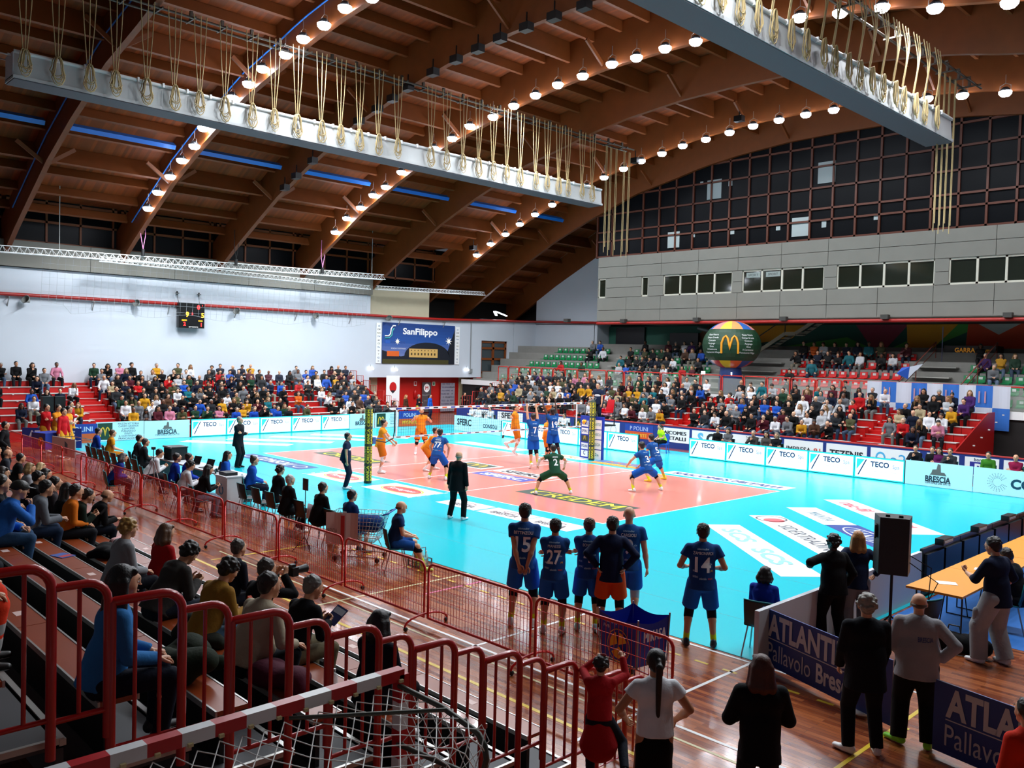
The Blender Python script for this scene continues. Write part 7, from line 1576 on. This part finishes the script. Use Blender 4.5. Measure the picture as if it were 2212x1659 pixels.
person(cp+V((0, .0, .45)), math.radians(15), dict(sit(hands='lap', fl=-.45), hood=True, hem=.1), 'child in royal blue hoodie sitting at the right end of the mat', 'm', 'bob', '0e0a08', '1030a0', '14161c', '101010', 1.6, .013)
# ---------------------------------------------------------------- ball cart
tc = [G(1295, 1317, .95), G(1379, 1346, .95), G(1447, 1328, .95), G(1368, 1302, .95)]; cc_ = sum(tc, V((0, 0, 0)))/4
t = empty('ball_cart', (cc_.x, cc_.y, 0), 0, 'blue fabric ball cart with yellow ball print and MIKASA lettering', 'ball cart')
q = [V((p.x-cc_.x, p.y-cc_.y, 0)) for p in tc]; BLF = C('1230a0', .5); b = MB(); n = 6
for i in range(4):
    a, c = q[i], q[(i+1) % 4]
    for j in range(n):
        f0, f1 = j/n, (j+1)/n; A = a.lerp(c, f0); B_ = a.lerp(c, f1); s0 = .06*math.sin(PI*f0); s1 = .06*math.sin(PI*f1); ia = 1-.02*math.sin(PI*f0); ib = 1-.02*math.sin(PI*f1)
        b.add([A*ia*.9+V((0, 0, .36)), B_*ib*.9+V((0, 0, .36)), B_*ib+V((0, 0, .95-s1)), A*ia+V((0, 0, .95-s0))], [(0, 1, 2, 3)], 0)
b.add([p*.9+V((0, 0, .36)) for p in q], [(0, 1, 2, 3)], 0); o = b.build('fabric', [BLF], t)
b = MB()
for i in range(4): b.tube([q[i]+V((0, 0, .98)), q[i]*.95+V((0, 0, .35)), q[(i+2) % 4]*.8+V((0, 0, .08))], .012, 6)
b.build('frame', C('8a9098', .4, metal=.7), t)
for i in range(4): MB().lathe([(0, -.015), (.04, -.015), (.04, .015), (0, .015)], 12, 0, Matrix.Translation(q[i]*.8+V((0, 0, .04)))@Matrix.Rotation(PI/2, 4, 'Y')).build('caster', M_BLK, t)
def onside(i, f, z):
    a, c = q[i]*.965, q[(i+1) % 4]*.965; d = (c-a).normalized(); nrm = d.cross(V((0, 0, 1))); m = (a+c)/2
    if nrm.dot(m) < 0: nrm = -nrm
    o_ = a.lerp(c, f)+V((0, 0, z))+nrm*.03; return frame(o_, d if d.cross(V((0, 0, 1))).dot(nrm) > 0 else -d, (0, 0, 1))
b = MB(); F1 = onside(1, .5, .68); b.text('MIKASA', F1, .14, 0, width=.42, bold=.06); F0 = onside(0, .55, .6); b.text('VOLLEYBALL', onside(0, .3, .84), .045, 0, width=.26).text('FIVB', onside(0, .22, .77), .04, 0)
for a0, a1 in ((.4, 1.5), (1.9, 3.4), (3.8, 5.6)): b.poly([F0@V((.15*math.cos(a), .17*math.sin(a)-.02, .004)) for a in np.linspace(a0, a1, 10)]+[F0@V((.02*math.cos(a1), .02*math.sin(a0)-.02, .004))], 1)
b.tube([F0@V((.19*math.cos(a), .21*math.sin(a)-.02, .002)) for a in np.linspace(0, 2*PI, 25)[:-1]], .006, 4, 1, closed=True)
b.build('print', [C('d8dce8', .5), C('e0a820', .5)], t)
# ---------------------------------------------------------------- desk, officials table, trolley, bottles, tripod
t = empty('white_desk', (1.95, -11.3, 0), 0, 'white upright desk with league logo and SERIE A lettering', 'desk')
MB().box((-.33, -.2, 0), (.33, .2, .93)).box((-.35, -.24, .93), (.35, .24, .96)).build('body', C('d4d6da', .5), t)
MB().box((-.25, -.15, .96), (.2, .15, 1.04)).build('keyboard_case', M_BLK, t)
F = frame((0, -.202, 0), XD, (0, 0, 1)); b = MB(); b.text('SERIE A', F@Matrix.Translation(V((.03, .16, .002))), .07, 0, width=.34, bold=.05).text('LEGA PALLAVOLO', F@Matrix.Translation(V((.03, .26, .002))), .07, 1, width=.34).text('www.legavolley.it', F@Matrix.Translation(V((.0, .08, .002))), .045, 0, width=.36)
b.poly([F@V(p) for p in ((-.26, .16, .002), (-.2, .16, .002), (-.26, .32, .002))], 2); b.poly([F@V(p) for p in ((-.19, .16, .002), (-.13, .16, .002), (-.16, .32, .002))], 3)
b.tube([F@V((.1*math.cos(a), .58+.11*math.sin(a), .002)) for a in np.linspace(2.2, 7.2, 14)], .018, 5, 4); b.sphere(F@V((0, .72, 0)), .03, 8, 4); b.build('lettering', [BLK, C('909090', .5), C('188040', .5), C('c82020', .5), C('50a0d0', .5)], t)
t = empty('officials_table', (-1.7, -10.45, 0), 0, 'long table with laptops in front of the seated officials', 'table')
MB().box((-2.9, -.35, .7), (2.9, .35, .74)).build('tabletop', C('c8ccd0', .4), t)
for x in (-2.7, 0, 2.7): MB().box((x-.02, -.3, 0), (x+.02, .3, .7)).build('leg', M_DGREY, t)
for i, x in enumerate((-.3, .6, 1.4)):
    t = empty('laptop', (-1.7+x, -10.55, .74), .2, 'black open laptop on the officials table, %s from the left' % ORD[i], 'laptop')
    MB().box((-.17, -.12, 0), (.17, .12, .02)).build('base', M_BLK, t); MB().prism([(-.17, .12, .02), (.17, .12, .02), (.17, .2, .24), (-.17, .2, .24)], (0, .01, 0)).build('lid', M_BLK, t)
t = empty('flight_case', (-3.5, -10.45, .74), 0, 'black equipment case standing open on the officials table', 'case'); MB().box((-.3, -.25, 0), (.3, .25, .02)).box((-.3, -.25, 0), (-.28, .25, .38)).box((.28, -.25, 0), (.3, .25, .38)).box((-.32, -.27, .38), (.32, .27, .41)).build('shell', M_BLK, t); MB().box((-.32, -.28, .37), (.32, -.26, .42)).build('edge', M_STEEL, t)
# shopping trolley
M_CHR = mat('chrome', 'c0c2c4', .25, metal=1.0)
t = empty('shopping_trolley', (8.35, -11.5, 0), math.radians(38), 'metal shopping trolley with blue bag and white sponsor cloth', 'trolley'); b = MB()
def tc_(x, y, z): return V((x, y*(1-.0*x), z))
for z in np.linspace(.42, .98, 8):
    e = .38+.17*(z-.42)/.56
    b.tube([(-e, -.24, z), (e, -.28, z), (e, .28, z), (-e, .24, z)], .006, 5, closed=True)
for i in range(15):
    f = -1+2*i/14; b.tube([(f*.38, -.24, .42), (f*.55, -.27, .98)], .005, 4).tube([(f*.38, .24, .42), (f*.55, .27, .98)], .005, 4)
for i in range(7):
    f = -1+2*i/6
    for s in (-1, 1): b.tube([(s*.38, f*.24, .42), (s*.55, f*.27, .98)], .005, 4)
for i in range(9): b.tube([(-.38, -.24+.06*i, .42), (.38, -.24+.06*i, .42)], .004, 4)
b.build('basket', M_CHR, t)
MB().tube([(-.35, -.22, .42), (-.45, -.25, .1), (.45, -.27, .1), (.3, -.22, .42)], .014, 6).tube([(-.35, .22, .42), (-.45, .25, .1), (.45, .27, .1), (.3, .22, .42)], .014, 6).build('undercarriage', M_CHR, t)
for x, y in ((-.45, -.25), (-.45, .25), (.45, -.27), (.45, .27)): MB().lathe([(0, -.015), (.05, -.015), (.05, .015), (0, .015)], 12, 0, Matrix.Translation(V((x, y, .05)))@Matrix.Rotation(PI/2, 4, 'X')).build('caster', M_BLK, t)
MB().tube([(.55, -.28, .98), (.66, -.28, 1.02), (.66, .28, 1.02), (.55, .28, .98)], .016, 8).build('handle', C('1848a0', .4), t)
b = MB()
for j in range(8):
    x0, x1 = -.62+.9*j/8*.75, -.62+.9*(j+1)/8*.75; f = lambda x: -.33-.015*math.sin(x*18); b.add([(x0, f(x0), .35), (x1, f(x1), .35), (x1, f(x1)+.02, 1.0), (x0, f(x0)+.02, 1.0)], [(0, 1, 2, 3)], 0, True)
o = b.build('sponsor_cloth', [C('c8b8b4', .7)], t); MB().box((-.3, -.36, .42), (-.22, -.35, .95)).build('red_strap', C('a81c1c', .6), o); MB().text('BRESCIA', frame((-.48, -.365, .6), XD, (0, 0, 1)), .08, 0, width=.22).build('lettering', C('504848', .6), o)
bo = Body(.03); bo.cone((-.15, 0, .75), (.3, 0, .75), .2, .2, None, (0, 0, 1), .9); vs, fs = bo.mesh(.02); o = link('blue_bag', np_mesh(vs, fs, 'bag', M_CLOTH), None, t.matrix_basis); o.location = t.location; o.rotation_euler = t.rotation_euler; setc(o, '14346e'); tag(o, 'dark blue kit bag lying in the shopping trolley', 'bag')
for i, (x, y) in enumerate([(9.45, -10.95), (9.57, -10.95), (9.69, -10.95), (9.45, -10.82), (9.57, -10.82), (9.69, -10.82)]):
    t = empty('water_bottle', (x, y, .02), 0, 'clear water bottle in the grey crate beside the shaven-headed player', 'bottle', 'bottles in the grey crate')
    MB().lathe([(0, 0), (.038, 0), (.038, .18), (.03, .22), (.013, .26), (.013, .28)], 12).build('bottle', MATS.get('clear_plastic') or mat('clear_plastic', 'd8e4e8', .08, alpha=.4), t); MB().cyl((0, 0, .28), .015, .02, 10).build('cap', WHITE, t)
t = empty('bottle_crate', (9.57, -10.885, 0), 0, 'grey plastic bottle crate on the floor beside the mat edge', 'crate'); b = MB()
for z in (.0, .08, .16): b.tube([(-.2, -.14, z+.01), (.2, -.14, z+.01), (.2, .14, z+.01), (-.2, .14, z+.01)], .008, 4, closed=True)
for i in range(4):
    for s in (-1, 1): b.bar((-.2+.133*i, s*.14, 0), (-.2+.133*i, s*.14, .17), .03, .01)
b.build('rack', C('505458', .5), t); MB().tube([(0, -.14, .16), (0, -.14, .36), (0, .14, .36), (0, .14, .16)], .01, 6).build('handle', C('707478', .5), t)
p = G(305, 1100); t = empty('tripod', (p.x, p.y+.3, 0), 0, 'slim silver camera tripod beside the left mesh barrier', 'tripod')
for a in (0.5, 2.6, 4.7): MB().tube([(0, 0, 1.25), (.45*math.cos(a), .45*math.sin(a), .02)], .012, 6).build('leg', M_STEEL, t)
MB().tube([(0, 0, 1.2), (0, 0, 1.6)], .012, 6).box((-.05, -.04, 1.55), (.05, .04, 1.62)).build('head', M_BLK, t)
p = G(660, 1054, 1.35); t = empty('tripod', (p.x, p.y, 0), 0, 'small black tripod with a tablet between the seated men in black', 'tripod'); MB().tube([(0, 0, 0), (0, 0, 1.3)], .01, 6).build('pole', M_BLK, t); MB().box((-.1, -.01, 1.3), (.1, .01, 1.55)).build('tablet', C('202428', .2), t)
MB().build
for a in (0, 2.1, 4.2): MB().tube([(0, 0, .3), (.25*math.cos(a), .25*math.sin(a), .0)], .01, 5).build('leg', M_BLK, t)
p = CH; tw = MB(); 
for j in range(6): tw.add([(-.12+.24*j/6, -.27, .86), (-.12+.24*(j+1)/6, -.27, .86), (-.12+.24*(j+1)/6, -.31-.01*(j % 2), .55), (-.12+.24*j/6, -.31, .55)], [(0, 1, 2, 3)], 0, True)
o = tw.build('towel', C('c8bcc4', .8), None, V((CX[5], -11.25, 0))); tag(o, 'white towel hanging over a black chair in the right bench row', 'towel'); sm = o.modifiers.new('t', 'SOLIDIFY'); sm.thickness = .02
# ---------------------------------------------------------------- things at the left end behind the barriers
aL = G(18, 962); aR = G(118, 958)
t = flatsign((-14.6, -10.9, .05), (.62, .78, 0), 2.3, .8, 'dark blue board reading ATLANTIDE Pallavolo at the left edge', 'advertising board', C('16348a', .5), [('ATLANTIDE', 0, .55, .28, C('d0d8e8', .5), .05, 1.8), ('Pallavolo', -.1, .2, .22, C('b0b8d0', .5), 0, 1.4)], 'advertising_board')
flatsign((-15.7, -9.45, .05), YD, 1.3, .82, 'blue and orange board reading POLINI at the left end', 'advertising board', C('1c3c98', .5), [('#box', .3, .2, (.7, .4), C('d85820', .5)), ('POLINI', 0, .6, .2, C('c8d4f0', .5), .02, .9)], 'advertising_board')
t = empty('ball_cart', (-11.9, -11.75, 0), .3, 'blue ball cart with yellow ball print beside the visiting players', 'ball cart')
MB().prism([(-.42, -.42, .35), (.42, -.42, .35), (.42, .42, .35), (-.42, .42, .35)], (0, 0, .6)).build('fabric', C('1438a8', .5), t)
for x, y in ((-.4, -.4), (.4, -.4), (.4, .4), (-.4, .4)): MB().tube([(x, y, .35), (x*.8, y*.8, .03)], .015, 6).build('leg', M_STEEL, t)
b = MB(); b.poly([(.15+.18*math.cos(a), -.425, .62+.18*math.sin(a)) for a in np.linspace(0, 2*PI, 20)[:-1]], 0); b.build('ball_print', C('e0b020', .5), t)
t = empty('kit_trolley', (-9.6, -11.6, 0), .15, 'metal trolley covered with a white bird banner at the left', 'trolley')
MB().box((-.8, -.3, .4), (.8, .3, .43)).tube([(-.8, -.3, .9), (.8, -.3, .9), (.8, .3, .9), (-.8, .3, .9)], .015, 6, closed=True).build('basket', M_CHR, t)
for x in (-.75, .75):
    for y in (-.28, .28): MB().tube([(x, y, .9), (x, y, .03)], .014, 6).build('leg', M_CHR, t)
o = MB().box((-.85, -.35, .3), (.85, -.33, .95)).build('banner_cloth', C('d0d4d4', .7), t)
b = MB(); b.poly([(.1, -.352, .4), (.3, -.352, .4), (.32, -.352, .75), (.1, -.352, .85)], 0); F = frame((-.45, -.353, .5), XD, (0, 0, 1)); b.text('SINTESI', F, .1, 1, width=.5); b.build('print', [C('206a80', .5), C('505458', .5)], o)
for k, (u, v) in enumerate([(105, 855), (131, 855)]):
    p = OX(u, v, -15.0); t = empty('loudspeaker', (-15.2, p.y, 1.5), -PI/2, 'black loudspeaker on a stand before the left red stand, %s of two' % ('left' if k == 0 else 'right'), 'speaker')
    MB().box((-.2, -.18, 0), (.2, .18, .6)).build('cabinet', M_BLK, t); MB().tube([(0, 0, 0), (0, 0, -1.5)], .02, 6).build('pole', M_BLK, t)
    for a in (0, 2.1, 4.2): MB().tube([(0, 0, -1), (.4*math.cos(a), .4*math.sin(a), -1.49)], .014, 6).build('leg', M_BLK, t)
# railings at the ends of the far stands
def endrail(x, y, z, sx, sy, dz, n, lab0, c='a02018'):
    for k in range(n):
        t = empty('stand_railing', (x+sx*k, y+sy*k, z+dz*k), 0, '%s, section %s from the bottom' % (lab0, NUMW[k] if k < 8 else ordn(k)), 'railing', lab0)
        b = MB(); a = V((0, 0, 0)); c_ = V((sx, sy, 0))*.92
        b.tube([a, a+V((0, 0, .95)), c_+V((0, 0, .95)), c_], .025, 6); b.build('frame', C(c, .4), t); b = MB()
        for j in (1, 2, 3): q_ = a.lerp(c_, j/4); b.tube([q_, q_+V((0, 0, .95))], .012, 4)
        b.build('bar', C(c, .4), t)
endrail(-17.9, 9.35, .1, -.76, 0, .28, 8, 'red barred railing at the right end of the left stand')
endrail(-17.6, 13.5, .7, 0, .85, .27, 6, 'red barred railing at the left end of the far stand')
